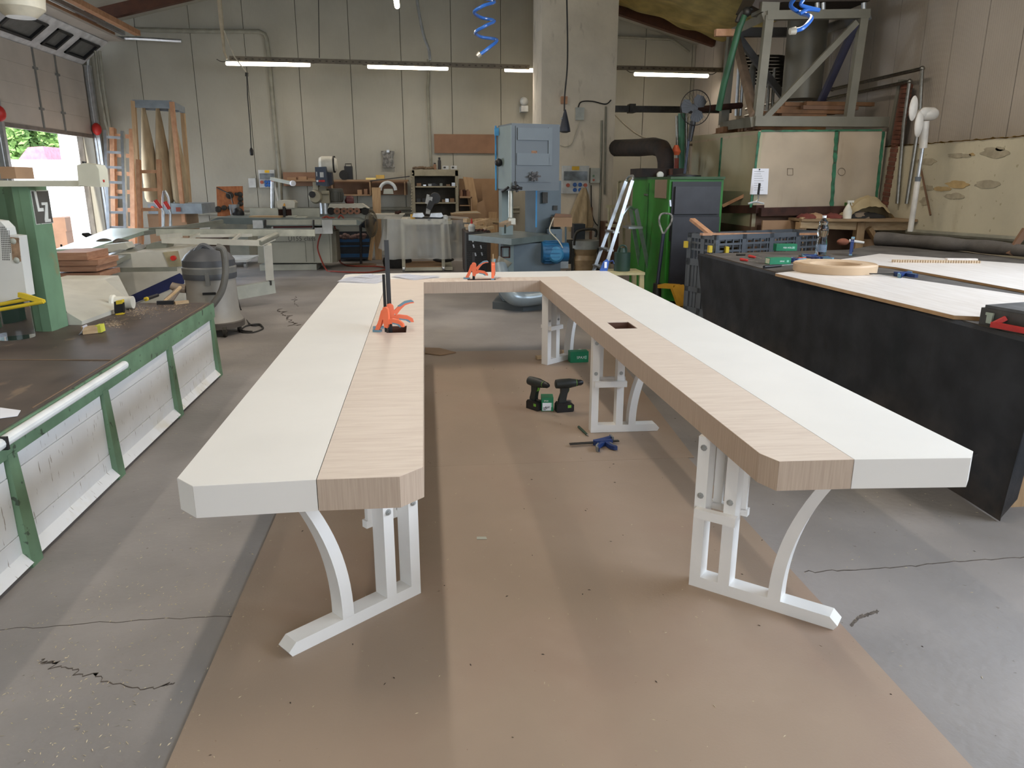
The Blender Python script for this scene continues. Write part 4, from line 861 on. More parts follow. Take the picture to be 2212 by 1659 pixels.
b = B(); b.tube(arcpts([P(x, y, Y=15.0) for x, y in ((1322, 240), (1345, 265), (1380, 292), (1420, 305), (1448, 311))], 6), .016, 6); tag(b.out('cord', cord_w), 'pale cord sagging from the pillar to the black flue pipe', 'cord')
b = B(); b.tube(arcpts([P(x, y, Y=CYF-.03) for x, y in ((1277, 400), (1278, 450), (1285, 480), (1308, 500))], 6), .010, 6); tag(b.out('cord', cord_m), 'dark cord dropping from the pillar switch box to the floor corner', 'cord')
b = B(); pb(b, 1274, 448, 1279, 560, CYF-.1, .04); tag(b.out('batten', brown), 'thin dark batten leaning on the pillar below the switch box', 'batten')
t = thing('wall_lamp', 'white security lamp on the back wall beside the pillar', 'lamp', P(1133, 242, Y=16.9)); b = B(); pb(b, 1126, 228, 1141, 241, 16.7, .3); b.out('base', MATS['panel_grey'], t, bev=.01); B().sph(P(1132, 219, Y=16.75), (.09, .09, .09)).out('lamp_head', MATS['panel_grey'], t)
t = thing('hanging_bag', 'clear plastic bag of grey foil hanging on the back wall', 'bag', P(837, 363, Y=16.9))
b = B(); pp(b, [(823, 326), (852, 326), (849, 340), (853, 362), (826, 362), (828, 340)], 16.92, .05); b.out('foil', mat('foil_grey', (116, 112, 104), .3, .5, .3, 14, .4), t); b = B(); pb(b, 835, 324, 841, 329, 16.9, .02); b.out('hook', alu, t)
b = B(); pb(b, 938, 290, 1078, 331, 16.95, .04); tag(b.out('wall_board', brown), 'plain brown board fixed on the back wall beside the bandsaw', 'board')
b = B(); pb(b, 992, 386, 1090, 470, 16.7, .05); tag(b.out('wall_board', mdfw), 'wide brown board standing against the back wall behind the offcuts', 'board')
for pts, Y, m_, lab in (([(1000, 382), (1022, 384), (1055, 555), (1036, 555)], 16.4, pineh, 'pale board leaning against the back wall right of the shelf cabinet'), ([(1040, 398), (1072, 397), (1084, 558), (1050, 558)], 16.5, mdfw, 'upright brown panel leaning left of the bandsaw'), ([(1030, 440), (1044, 432), (1052, 460), (1060, 560), (1036, 560)], 16.2, mdfw, 'crooked brown offcut in front of the leaning boards'), ([(1056, 458), (1074, 458), (1076, 562), (1058, 562)], 16.0, pineh, 'squarish pale offcut standing left of the bandsaw')):
    b = B(); pp(b, pts, Y, .04); bb = b.out('leaning_board', pine if m_ is pineh else m_); tag(bb, lab, 'board')
# wall shelf with open compartments
t = thing('wall_shelf', 'long brown open wall shelf with compartments on the back wall', 'shelf', P(740, 422, Y=16.8)); Y = 16.5
def bx_(x0, y0, x1, y1, Yn, d, nm, m_, par): b = B(); pb(b, x0, y0, x1, y1, Yn, d); return b.out(nm, m_, par)
bx_(612, 372, 690, 402, 16.85, .1, 'back_board', brown, t); bx_(612, 388, 882, 392, Y, .35, 'top_board', mdfw, t); bx_(700, 392, 880, 421, 16.9, .06, 'back_board', brown, t); bx_(715, 420, 800, 423, Y, .35, 'bottom_board', mdfw, t)
for xx in (716, 798, 873): bx_(xx, 391, xx+3, 422, Y, .35, 'divider', mdfw, t)
rr = random.Random(21)
for k, (x0, y0, x1, y1, m_, lab, nm) in enumerate(((738, 380, 747, 389, black_pl, 'small black pot on the wall shelf', 'pot'), (620, 383, 640, 389, cardb, 'flat brown bundle at the left end of the wall shelf', 'bundle'), (645, 381, 662, 389, cardb, 'brown paper bundle on the wall shelf', 'bundle'), (665, 385, 680, 389, mdfw, 'thin brown offcut on the wall shelf', 'offcut'), (790, 384, 812, 389, MATS['yellow_insulation'], 'yellow paper bundle on the wall shelf', 'bundle'), (812, 378, 830, 386, mat('ochre_paper', (206, 170, 90), .8), 'ochre envelope pile on the wall shelf', 'envelopes'), (772, 410, 782, 420, cardb, 'small brown jar in the left compartment of the wall shelf', 'jar'), (786, 408, 794, 420, brown, 'small dark jar in the left compartment of the wall shelf', 'jar'))):
    b = B(); pb(b, x0, y0, x1, y1, Y+.06, .16); tag(b.out(nm, m_, bev=.008), lab, nm)
t = thing('black_device', 'black tool with a round nozzle standing on the wall shelf', 'tool', P(752, 390, Y=16.6)); bx_(744, 359, 761, 387.6, 16.62, .16, 'body', black_pl, t); c = P(744, 378, Y=16.6); B().lathe([(.10, -.12), (.06, 0), (.05, .1)], (c.x, c.y, c.z), 14, 'y').out('nozzle', black_rub, t)
b = B(); b.tube([P(746, 359, Y=16.7), P(746, 354, Y=16.7), P(759, 354, Y=16.7), P(759, 359, Y=16.7)], .012, 6).out('handle', dark_steel, t)
b = B(); b.bar(P(800, 391, Y=16.4), P(885, 381, Y=16.4), .06, .02); tag(b.out('dark_strip', black_pl), 'thin black slat lying across the right end of the wall shelf', 'slat')
b = B(); rng = [P(838, 411, Y=16.3)+Vector((.16*math.cos(a), 0, .16*math.sin(a))) for a in [math.pi*.0+math.pi*i/10 for i in range(11)]]; b.tube(rng, .035, 8)
t = thing('white_ring_clamp', 'white curved collar hanging under the wall shelf', 'collar', P(838, 420, Y=16.3)); b.out('arc', MATS['panel_grey'], t); pp_ = B(); pp(pp_, [(829, 408), (848, 408), (850, 419), (828, 419)], 16.3, .04); pp_.out('plate', lgrey, t)
b = B(); pp(b, [(803, 405), (822, 405), (825, 561), (811, 561)], 16.0, .03); tag(b.out('leaning_board', pine), 'upright pale board in front of the wall shelf', 'board')
# shelf cabinet
t = thing('shelf_cabinet', 'grey-beige open shelf cabinet full of small parts by the back wall', 'cabinet', P(940, 465, Y=16.3)); Y = 16.2; dm = mat('cabinet_inside', (84, 78, 68), .8); fm = mat('cabinet_frame', (146, 138, 116), .6)
bx_(890, 368, 990, 500, 16.75, .05, 'back_board', dm, t); bx_(890, 368, 898, 560, Y, .55, 'side', fm, t); bx_(985, 368, 991, 560, Y, .55, 'side', fm, t); bx_(890, 366, 991, 380, Y, .55, 'top', fm, t)
for yy in (402, 437, 475, 520): bx_(897, yy, 986, yy+3, Y, .55, 'shelf_board', fm, t)
b = B(); rr = random.Random(2)
for i in range(16): q = P(889+rr.uniform(-1, 2), 375+i*6.5, Y=Y-.03); b.sph(q, .02, 6)
b.out('pegs', fm, t, kind='stuff')
k = 0
its = [('carton', cardb), ('tin', alu), ('box', MATS['panel_grey']), ('jar', black_pl), ('jar', black_pl), ('tin', lgrey), ('carton', mdfw), ('tin', alu)]
for row, ysh, xs in ((0, 402, (900, 914, 925, 932, 940, 950, 964, 976)), (1, 437, (900, 912, 922, 955, 962, 972))):
    for i, xx in enumerate(xs):
        nm, m_ = its[(i+row*3) % len(its)]; w = rr.uniform(5, 10); h_ = rr.uniform(3, 9); b = B(); pb(b, xx, ysh-h_, xx+w, ysh, Y+.1+rr.uniform(0, .1), .15)
        pos = ('upper', 'lower')[row]; near = ('leftmost', 'second', 'third', 'fourth', 'fifth', 'sixth', 'seventh', 'rightmost')[i]
        tag(b.out(nm, m_, bev=.01), 'small %s, %s item on the %s shelf of the cabinet' % (nm, near, pos), nm, 'items in the shelf cabinet')
for x0, y0, x1, y1, nm, lab, m_ in ((936, 352, 943, 366, 'bottle', 'short dark-capped bottle on top of the shelf cabinet', brown), (946, 340, 953, 366, 'bottle', 'tall black spray bottle on top of the shelf cabinet', black_pl)):
    p = P((x0+x1)/2, y1, Y=16.45); H = P(x0, y0, Y=16.45).z-p.z; R_ = (P(x1, y0, Y=16.45).x-P(x0, y0, Y=16.45).x)/2; t = thing(nm, lab, 'bottle', p)
    B().lathe([(R_, 0), (R_, H*.72), (R_*.5, H*.84)], tuple(p), 14).out('body', m_, t); B().lathe([(R_*.7, H*.84), (R_*.7, H)], tuple(p), 12).out('cap', black_pl, t)
for x0, lab in ((956, 'left white thermostat on top of the shelf cabinet'), (974, 'right white thermostat on top of the shelf cabinet')):
    t = thing('thermostat', lab, 'thermostat', P(x0+6, 366, Y=16.4)); bx_(x0, 358, x0+13, 366, 16.4, .06, 'body', MATS['panel_grey'], t); bx_(x0+2, 360, x0+7, 363.5, 16.39, .01, 'screen', dark_steel, t)
b = B()
for i in range(14): b.sph(P(895+i*3, 365-rr.uniform(0, 3), Y=16.4+rr.uniform(0, .2)), (.05, .04, .03), 6)
tag(b.out('wood_scraps', mat('scrap_brown', (104, 86, 66), .8)), 'heap of small brown scraps on top of the shelf cabinet', 'scraps', kind='stuff')
t = thing('low_cupboard', 'low brown cupboard with small pots between the cabinet and the leaning boards', 'cupboard', P(1005, 480, Y=16.4)); bx_(993, 424, 1020, 428, 16.2, .4, 'top', mdfw, t); bx_(993, 443, 1016, 445, 16.2, .4, 'shelf_board', mdfw, t); bx_(994, 428, 1019, 480, 16.6, .03, 'back', dm, t); bx_(1017, 426, 1020, 480, 16.2, .4, 'side', mdfw, t)
for i, xx in enumerate((996, 1003, 1011)): c = P(xx, 424, Y=16.35); tag(B().lathe([(.04, 0), (.045, .09+.03*(i % 2)), (.02, .14)], tuple(c), 10).out('pot', (brown, rust, brown)[i]), '%s small brown pot on the low cupboard' % ('left', 'middle', 'right')[i], 'pot', 'pots on the low cupboard')
# orange tool board
tag((lambda b: (pb(b, 458, 470, 536, 562, 15.0, .9), b.out('low_cabinet', lgrey))[1])(B()), 'low grey cabinet carrying the orange tool board', 'cabinet'); t = thing('tool_board', 'orange plywood board with cutters and discs standing by the back wall', 'tool board', P(495, 470, Y=15.6)); om = mat('orange_ply', (196, 124, 76), .6, 0, .12, 5, rgb2=(170, 100, 60), stretch=(4, 1, 2)); b = B(); pp(b, [(467, 403), (523, 402), (526, 470), (470, 470)], 15.6, .05); b.out('board', om, t)
for x, y, r in ((472, 452, .06), (485, 449, .05), (497, 449, .04), (508, 448, .04), (519, 420, .05), (520, 430, .05), (520, 440, .05), (497, 422, .07), (511, 419, .03)):
    c = P(x, y, Y=15.6); B().lathe([(r, 0), (r, -.05), (r*.4, -.06)], (c.x, c.y, c.z), 12, 'y').out('cutter_disc', dark_steel, t)
b = B(); pt(b, [(468, 405, 15.55), (498, 420, 15.5), (503, 440, 15.5)], .012, 6); b.out('tool_arm', dark_steel, t)
p = P(508, 470, Y=15.2); tag(B().lathe([(.08, 0), (.10, .22)], tuple(P(508, 467, Y=15.2)), 14).out('tin_can', alu), 'shiny tin can in front of the orange tool board', 'can'); tag(B().sph(P(515, 462, Y=15.0), (.11, .10, .12)).out('dark_motor', black_pl), 'round dark motor in front of the orange tool board', 'motor')
# ------------------------------------------------------------------ dust extractor with bags, ladders
Y = 14.6; t = thing('bag_dust_extractor', 'tall wooden-framed dust extractor with three hanging canvas bags', 'dust extractor', P(360, 560, Y=Y))
for (xt, yt, xb, yb, YY) in ((288, 218, 306, 520, Y), (371, 220, 398, 480, Y), (394, 235, 410, 445, Y+.8)): b = B(); b.bar(P(xt, yt, Y=YY), P(xb, yb, Y=YY), .07, .07, up=(0, 1, 0)); b.out('post', pine if xt != 371 else beech, t)
b = B(); b.bar(P(288, 224, Y=Y), P(371, 226, Y=Y), .06, .13); b.bar(P(371, 226, Y=Y), P(396, 238, Y=Y+.8), .06, .11); b.bar(P(310, 233, Y=Y+.4), P(385, 238, Y=Y+.4), .05, .07); b.out('top_frame', mat('steel_grey_paint', (132, 140, 146), .5), t)
for k, (xt, xb, yt, yb) in enumerate(((309, 331, 232, 436), (340, 360, 234, 438), (368, 392, 232, 438))):
    a = P(xt, yt, Y=Y+.35); c = P(xb, yb, Y=Y+.35)
    def bag(u, v):
        ctr = a.lerp(c, v); r_ = .03+.11*min(1, v*1.6)**.9-(.03 if v > .97 else 0); an = u*2*math.pi
        rr_ = r_*(1+.10*math.sin(an*3+k)*(1-.6*v)); return (ctr.x+rr_*math.cos(an), ctr.y+rr_*math.sin(an), ctr.z)
    B().grid(bag, 30, 24).out('bag', cloth_b, t, smooth=60)
b = B(); pb(b, 320, 440, 436, 462, Y-.1, .9); b.out('hopper', mat('hopper_blue_grey', (142, 152, 158), .5), t); b = B(); pb(b, 325, 462, 408, 575, Y, .75); b.out('chip_box', cardb, t); b = B(); c = P(330, 449, Y=Y-.1); b.cyl(c, c+Vector((0, -.02, 0)), .03); b.out('sticker', orange, t); b = B(); pb(b, 380, 448, 390, 457, Y-.11, .01); b.out('sticker', mat('sticker_brown', (150, 70, 50), .6), t)
def ladder(label, rails, rungs, m_, w, Y0, Y1, name='ladder', cat='ladder'):
    t = thing(name, label, cat, P(rails[0][2], rails[0][3], Y=Y0))
    for x0, y0, x1, y1 in rails: B().bar(P(x0, y0, Y=Y1), P(x1, y1, Y=Y0), w, w*1.6, up=(0, 1, 0)).out('rail', m_, t, bev=.003)
    (a0, b0, a1, b1), (c0, d0, c1, d1) = rails[:2]
    for f_ in rungs:
        YY = Y1+(Y0-Y1)*f_; B().bar(P(a0+(a1-a0)*f_, b0+(b1-b0)*f_, Y=YY), P(c0+(c1-c0)*f_, d0+(d1-d0)*f_, Y=YY), w*.8, w*.9).out('rung', m_, t)
    return t
ladder('wide wooden ladder behind the aluminium one by the door', [(244, 277, 248, 540), (286, 280, 290, 540)], [.06, .22, .37, .52, .67, .82, .93], beech, .08, 14.9, 15.3)
ladder('tall aluminium ladder leaning by the garage door', [(228, 282, 238, 560), (265, 284, 274, 560)], [.05+.117*i for i in range(9)], alu, .05, 14.2, 14.7)
ladder('short wooden ladder in front of the hanging canvas bags', [(299, 345, 306, 560), (343, 345, 352, 560)], [.12, .30, .50, .70, .88], beech, .06, 13.6, 13.8)
b = B(); b.tube([P(206, 110, Y=16.2), P(215, 190, Y=16.2), P(228, 262, Y=16.2), P(240, 300, Y=16.2)], .03, 8); b.tube([P(215, 110, Y=16.2), P(224, 190, Y=16.2), P(240, 290, Y=16.2)], .03, 8); b.tube([P(240, 300, Y=16.2), P(252, 560, Y=16.2)], .03, 8)
tag(b.out('corner_conduit', MATS['grey_conduit']), 'twin grey conduits running down the corner beside the door', 'pipe')
t = thing('hand_truck', 'silver hand truck with red grips behind the table saw', 'hand truck', P(362, 560, Y=12.8)); b = B(); hp = [P(x, y, Y=12.8) for x, y in ((353, 560), (352, 424), (362, 422), (367, 450), (374, 560))]; b.tube(arcpts(hp, 4), .018, 8); b.tube([P(335, 433, Y=12.7), P(354, 458, Y=12.7), P(352, 560, Y=12.7)], .018, 8); b.tube([P(356, 436, Y=12.6), P(368, 460, Y=12.6), P(368, 560, Y=12.6)], .018, 8); b.out('tube_frame', alu, t)
for x0, y0, x1, y1, YY in ((335, 433, 348, 450, 12.7), (356, 436, 366, 452, 12.6)): B().cyl(P(x0, y0, Y=YY), P(x1, y1, Y=YY), .032, .028, 10).out('grip', red, t)
# ------------------------------------------------------------------ sliding table saw (left)
t = thing('sliding_table_saw', 'off-white sliding table saw with navy stripe and long outrigger frame', 'machine', P(300, 640, Y=10.0)); Y = 9.4
b = B(); pp(b, [(200, 600), (250, 548), (384, 540), (398, 600), (398, 720), (262, 720)], Y, 1.3); bd = b.out('cabinet', machine_w, t, bev=.01)
b = B(); pp(b, [(262, 648), (388, 590), (397, 598), (398, 612), (280, 662)], Y-.006, .006); b.out('navy_stripe', navy, bd)
b = B(); pp(b, [(352, 545), (384, 542), (392, 575), (366, 578)], Y-.015, .02); b.out('side_vent', mat('ochre_panel', (168, 158, 126), .5), bd); b = B(); c = P(376, 557, Y=Y-.02); b.cyl(c, c+Vector((0, -.05, 0)), .03, n=10); b.out('stop_button', red, bd)
gm_ = mat('saw_alu_rail', (150, 152, 140), .4, .4, .08, 5)
B().bar(P(195, 590, Y=8.6), P(312, 540, Y=10.3), .10, .05).out('lower_rail', gm_, t); B().bar(P(205, 575, Y=8.6), P(308, 532, Y=10.3), .26, .05).out('sliding_carriage', gm_, t); B().bar(P(205, 566, Y=8.7), P(300, 530, Y=10.4), .06, .05).out('upper_rail', alu, t)
b = B(); b.hexa([P(120, 548, Y=9.2), P(200, 545, Y=9.2), P(330, 500, Y=12.4), P(240, 500, Y=12.4)]+[p+Vector((0, 0, .05)) for p in (P(120, 548, Y=9.2), P(200, 545, Y=9.2), P(330, 500, Y=12.4), P(240, 500, Y=12.4))]); b.out('saw_table', mat('saw_table_green', (186, 204, 186), .35, .2, .05, 4), t)
b = B(); pp(b, [(195, 545), (200, 532), (270, 524), (278, 536), (262, 545)], 9.7, .22); b.out('fence', machine_w, t, bev=.008)
c = P(226, 528, Y=10.2); B().lathe([(.155, -.03), (.16, 0), (.155, .03)], (c.x, c.y, c.z-.08), 28, 'y').out('blade_guard', mat('guard_brown_grey', (104, 98, 90), .5), t)
B().tube(arcpts([P(242, 528, Y=10.1), P(256, 520, Y=10.2), P(275, 524, Y=10.3), P(285, 534, Y=10.3)], 4), .03, 8).out('guard_hose', MATS['guard_brown_grey'], t)
b = B(); pp(b, [(316, 530), (330, 524), (362, 524), (355, 545), (335, 552), (315, 555)], 9.9, .3); b.out('carriage_block', gm_, t, bev=.01)
og = B(); Y2 = 9.9
og.bar(P(350, 519, Y=Y2), P(560, 525, Y=Y2), .05, .07); og.bar(P(560, 525, Y=Y2), P(590, 512, Y=Y2+.5), .06, .08); og.bar(P(350, 512, Y=Y2), P(390, 508, Y=Y2+.6), .05, .06)
og.bar(P(410, 510, Y=Y2+.8), P(545, 508, Y=Y2+.9), .04, .04); og.bar(P(405, 520, Y=Y2+.3), P(430, 505, Y=Y2+.8), .03, .03); og.bar(P(500, 522, Y=Y2+.2), P(520, 506, Y=Y2+.8), .03, .03); og.out('outrigger_table', machine_w, t, bev=.006)
B().bar(P(338, 502, Y=Y2+1.0), P(680, 503, Y=Y2+1.0), .05, .09).out('crosscut_fence', mat('fence_cream', (192, 192, 176), .45), t, bev=.004)
B().cyl(P(560, 526, Y=Y2), P(597, 507, Y=Y2+.6), .04, .04, 12).out('end_roller', gm_, t)
B().bar(P(578, 528, Y=Y2+.2), P(583, 603, Y=Y2+.35), .10, .08).out('support_leg', machine_w, t, bev=.006); B().cyl(P(583, 600, Y=Y2+.35), P(584, 616, Y=Y2+.35), .02).out('foot_screw', dark_steel, t)
B().bar(P(592, 619, Y=Y2+.4), P(440, 645, Y=Y2-.2), .06, .17).out('floor_beam', lgrey, t)
b = B(); b.bar(P(205, 584, Y=9.0), P(382, 581, Y=9.1), .02, .05); b.out('long_ruler', gm_, t)
b = B(); b.bar(P(270, 510, Y=11.5), P(480, 478, Y=13.5), .05, .06); b.bar(P(340, 495, Y=12), P(470, 485, Y=13.5), .3, .04); b.out('extension_rails', gm_, t)
b = B(); pb(b, 382, 530, 398, 600, 11.0, .4); pb(b, 430, 515, 480, 590, 12.0, .5); b.out('dark_cabinet', mat('saw_dark_brown', (86, 74, 66), .6), t)  # two dark brown boxes below the saw rails
pk = thing('plank_stack', 'stack of reddish planks beside the green upright', 'planks', P(170, 600, Y=7.9))
b = B(); pb(b, 118, 601, 210, 655, 7.62, .4); b.box(P(118, 601, Y=7.7).x, P(210, 601, Y=7.7).x, 7.7, 8.0, 0, P(150, 655, Y=7.7).z); b.out('trestle', brown, pk)
for i, (x0, y0, x1, y1) in enumerate(((110, 546, 188, 562), (110, 562, 212, 574), (115, 573, 208, 587), (120, 590, 216, 601))): b = B(); pb(b, x0, y0, x1, y1, 7.6+.02*i, .5); b.out('plank', mat('red_beech', (178, 136, 108), .6, 0, .1, 4, rgb2=(158, 114, 88), stretch=(1, 2, 9)), pk, bev=.002)
b = B(); b.bar(P(184, 505, Y=11.3), P(205, 518, Y=11.2), .10, .03); tag(b.out('dark_offcut', black_pl), 'dark slanted offcut on the saw table by the door', 'offcut')
b = B(); b.tube(arcpts([P(x, y, Z=1.0) if 0 else P(x, y, Y=10.2) for x, y in ((132, 528), (135, 534), (150, 536), (175, 531), (190, 532))], 5), .012, 6); tag(b.out('saw_cable', cord_m), 'dark cable curled on the saw table', 'cable')
for x0, y0, x1, y1, m_, lab in ((112, 470, 142, 500, brown, 'brown crate stacked outside the left door'), (118, 498, 162, 520, mat('grey_brown_box', (110, 98, 88), .7), 'grey-brown trough outside the left door'), (0, 360, 33, 386, cardb, 'brown carton lying on the cream crossbar')):
    b = B(); Yq = 4.55 if y0 == 360 else (18.5 if y0 == 470 else 20.0); pb(b, x0, y0, x1, y1, Yq, .2 if y0 == 360 else .8)
    if y0 != 360: b.box(P(x0, y1, Y=Yq).x, P(x1, y1, Y=Yq).x, Yq, Yq+.8, 0, P(x0, y1, Y=Yq).z)
    tag(b.out('crate' if y0 != 360 else 'carton', m_, bev=.004), lab, 'box')
# ------------------------------------------------------------------ wet vacuum
vx = P(455, 700, Z=.2); V = Vector((P(465, 700, Y=8.3).x, 8.3, 0)); t = thing('wet_vacuum', 'grey canister vacuum with dark motor head and hose beside the bench', 'vacuum cleaner', V)
zt = lambda y: P(455, y, Y=8.3).z
b = B(); b.lathe([(.27, zt(680)), (.30, zt(690)), (.265, zt(678)), (.255, zt(600)), (.26, zt(598))], (V.x, V.y, 0), 32); b.out('tank', mat('vac_tank', (168, 164, 156), .5, .2, .06, 4), t)
B().lathe([(.27, zt(600)), (.275, zt(590)), (.26, zt(582)), (.27, zt(578)), (.265, zt(560)), (.22, zt(548)), (.16, zt(538)), (.12, zt(534))], (V.x, V.y, 0), 32).out('motor_head', mat('vac_head', (78, 80, 84), .5, 0, .1, 6), t)
B().lathe([(.272, zt(588)), (.278, zt(576)), (.268, zt(573))], (V.x, V.y, 0), 32, caps=False).out('grey_band', grey_pl, t)
b = B(); hh = [Vector((V.x-.2, V.y-.1, zt(560))), Vector((V.x-.1, V.y-.12, zt(545))), Vector((V.x-.03, V.y-.1, zt(530))), Vector((V.x+.03, V.y-.1, zt(532))), Vector((V.x+.1, V.y-.1, zt(545)))]; b.tube(arcpts(hh, 4), .03, 8); b.out('carry_handle', MATS['vac_head'], t)
b = B(); b.tube(arcpts([P(x, y, Y=7.95) for x, y in ((468, 533), (482, 540), (487, 570), (486, 600), (478, 630), (462, 655), (448, 668))], 6), .035, 12); b.out('hose', mat('vac_hose', (112, 110, 104), .5), t)
b = B(); b.tube([P(370, 617, Y=8.2), P(382, 622, Y=8.2), P(402, 624, Y=8.2)], [.04, .05, .045], 12); b.tube([P(385, 625, Y=8.15), P(362, 652, Y=8.1)], [.03, .045], 10); b.out('inlet_nozzle', mat('nozzle_tan', (150, 134, 118), .5), t)
b = B(); b.bar(P(438, 635, Y=8.02), P(466, 634, Y=8.02), .02, .025); b.out('tank_handle', black_pl, t); b = B(); pb(b, 443, 590, 452, 617, 8.02, .03); b.out('latch', grey_pl, t)
B().lathe([(.24, zt(706)), (.31, zt(703)), (.31, zt(692)), (.26, zt(684))], (V.x, V.y, 0), 28).out('dolly', mat('dolly_grey', (92, 86, 80), .6), t)
for a in (.4, -.9, 2.4, 3.9):
    c = Vector((V.x+.26*math.cos(a), V.y+.26*math.sin(a)-.05, .045)); B().lathe([(.045, -.014), (.045, .014)], tuple(c), 14, 'x').out('caster', dark_steel, t); B().box(c.x-.02, c.x+.02, c.y-.02, c.y+.02, .05, zt(700)+.01).out('caster_fork', steel, t)
b = B(); fl_ = lambda x, y: P(x, y, Z=.01)
b.tube(arcpts([P(487, 552, Y=8.4), P(500, 580, Y=8.4), P(508, 620, Y=8.4), fl_(520, 668), fl_(540, 700), fl_(562, 703), fl_(568, 710), fl_(545, 718), fl_(520, 716), fl_(532, 704), fl_(560, 700), fl_(566, 706)], 6), .008, 6); b.tube(arcpts([P(494, 590, Y=8.3), P(505, 630, Y=8.3), fl_(514, 690), fl_(520, 712), fl_(545, 716)], 5), .008, 6)
tag(b.out('power_cord', cord_m), 'thin dark power cord looped on the floor beside the vacuum', 'cord')
t = thing('platform_dolly', 'small white platform on casters on the floor behind the vacuum', 'dolly', P(505, 575, Y=12.6)); b = B(); c = P(505, 560, Y=12.6); b.box(c.x-.25, c.x+.25, 12.4, 13.3, c.z-.03, c.z); b.out('platform', MATS['panel_grey'], t)
for dx in (-.2, .2): B().lathe([(.05, -.02), (.05, .02)], (c.x+dx, 12.5, c.z-.09), 12, 'x').out('caster', alu, t)
# ------------------------------------------------------------------ planer with drill head behind
Y = 14.2; pw = mat('planer_paint', (170, 170, 156), .5, 0, .05, 3)
t = thing('surface_planer', 'long grey-cream surface planer with model lettering on its cabinet', 'machine', P(620, 584, Y=Y))
b = B(); pp(b, [(557, 497), (700, 497), (716, 500), (718, 568), (557, 568)], Y, .9); cab = b.out('cabinet', pw, t, bev=.01)
b = B(); pb(b, 561, 571, 684, 584, Y+.05, .7); b.out('plinth', lgrey, t); b = B(); pb(b, 718, 500, 727, 566, Y+.3, .6); b.out('side_panel', mat('planer_side', (146, 140, 122), .5), t)
b = B()
for x0, y0, x1, y1 in ((586, 522, 660, 523), (586, 523, 587, 566), (660, 523, 661, 566), (676, 500, 677, 566), (712, 500, 713, 566)): pb(b, x0, y0, x1, y1, Y-.004, .004)
b.out('door_gap', mat('gap_grey', (116, 118, 108), .7), cab)
c = P(652, 516, Y=Y-.006); text('U155 class', .115, Matrix.Translation(c) @ FACE_CAM, mat('letter_grey', (96, 94, 88), .6), cab); c = P(605, 518, Y=Y-.006); text('.............', .13, Matrix.Translation(c) @ FACE_CAM, MATS['letter_grey'], cab, 'dotted_lettering')
b = B(); pp(b, [(455, 476), (470, 470), (770, 474), (782, 480), (776, 487), (575, 489), (560, 485), (500, 484), (455, 482)], Y-.35, .9); b.out('infeed_table', cast, t, bev=.006)
b = B(); pb(b, 575, 474, 696, 486, Y-.36, .02); pb(b, 696, 475, 770, 486, Y-.36, .02); b.out('table_edge', lgrey, t)
b = B(); pb(b, 590, 487, 676, 492, Y-.1, .5); b.out('red_roller', mat('deep_red', (110, 30, 34), .5), t); b = B(); pb(b, 545, 492, 700, 500, Y-.05, .6); b.out('bed_side', lgrey, t)
for x0, x1 in ((540, 601), (630, 690)): b = B(); pb(b, x0, 450, x1, 472, Y+.25, .06); b.out('fence_plate', lgrey, t)
b = B(); pb(b, 602, 452, 630, 470, Y+.3, .05); b.out('fence_gap_board', rust, t); b = B(); pb(b, 611, 446, 617, 470, Y+.18, .08); b.out('cutter_arm', black_pl, t)
b = B(); pp(b, [(597, 436), (602, 433), (632, 433), (637, 438), (636, 449), (600, 449)], Y+.2, .35); b.out('cutter_guard', machine_w, t, bev=.02)
b = B(); pp(b, [(611, 445), (614, 438), (617, 445)], Y+.19, .01); b.out('warning_triangle', mat('label_orange', (220, 160, 60), .5), t)
for x0, y0, x1, y1, lab in ((546, 476, 568, 493, 'guard_plate'), (696, 475, 718, 505, 'paper_card'), (680, 492, 697, 505, 'paper_card')): b = B(); pb(b, x0, y0, x1, y1, Y-.42, .02); b.out(lab, MATS['panel_grey'], t)
for xx in (573, 677): B().cyl(P(xx, 475, Y=Y-.4), P(xx, 492 if xx == 573 else 508, Y=Y-.4), .018).out('clamp_screw', dark_steel, t)
B().bar(P(588, 470, Y=Y+.3), P(588, 492, Y=Y-.2), .03, .03).out('lever', steel_white, t)
b = B(); pb(b, 538, 467, 606, 473, Y-.1, .3); tag(b.out('board_on_planer', pineh), 'pale board lying on the left of the planer table', 'board')
b = B(); pb(b, 617, 467, 638, 470, Y-.1, .3); pb(b, 633, 469, 660, 473, Y-.12, .3); tag(b.out('board_on_planer', lgrey), 'grey board offcut lying on the middle of the planer table', 'board')
tag(B().tube(arcpts([P(x, y, Y=Y-.05) for x, y in ((696, 472), (705, 468), (712, 471))], 4)+[P(722, 471, Y=Y)], .02, 6).out('red_hose_piece', redhose), 'short red hose lying on the right of the planer table', 'hose')
tag(B().tube(arcpts([P(x, y, Y=Y-.05) for x, y in ((730, 474), (735, 465), (741, 469), (742, 474))], 4), .016, 6).out('red_hose_piece', redhose), 'small red hose loop on the planer table', 'hose')
# dust arm beside the socket panel
t = thing('guard_arm', 'folding grey dust guard arm rising behind the planer', 'machine arm', P(590, 450, Y=15)); B().cyl(P(589, 450, Y=15), P(589, 392, Y=15), .04).out('post', alu, t); B().bar(P(586, 386, Y=15), P(632, 396, Y=14.8), .08, .06).out('arm', lgrey, t, bev=.02); B().bar(P(592, 396, Y=15), P(602, 440, Y=15), .03, .03).out('brace', steel_white, t); B().cyl(P(631, 396, Y=14.75), P(634, 396, Y=14.7), .05).out('arm_cap', paper, t)
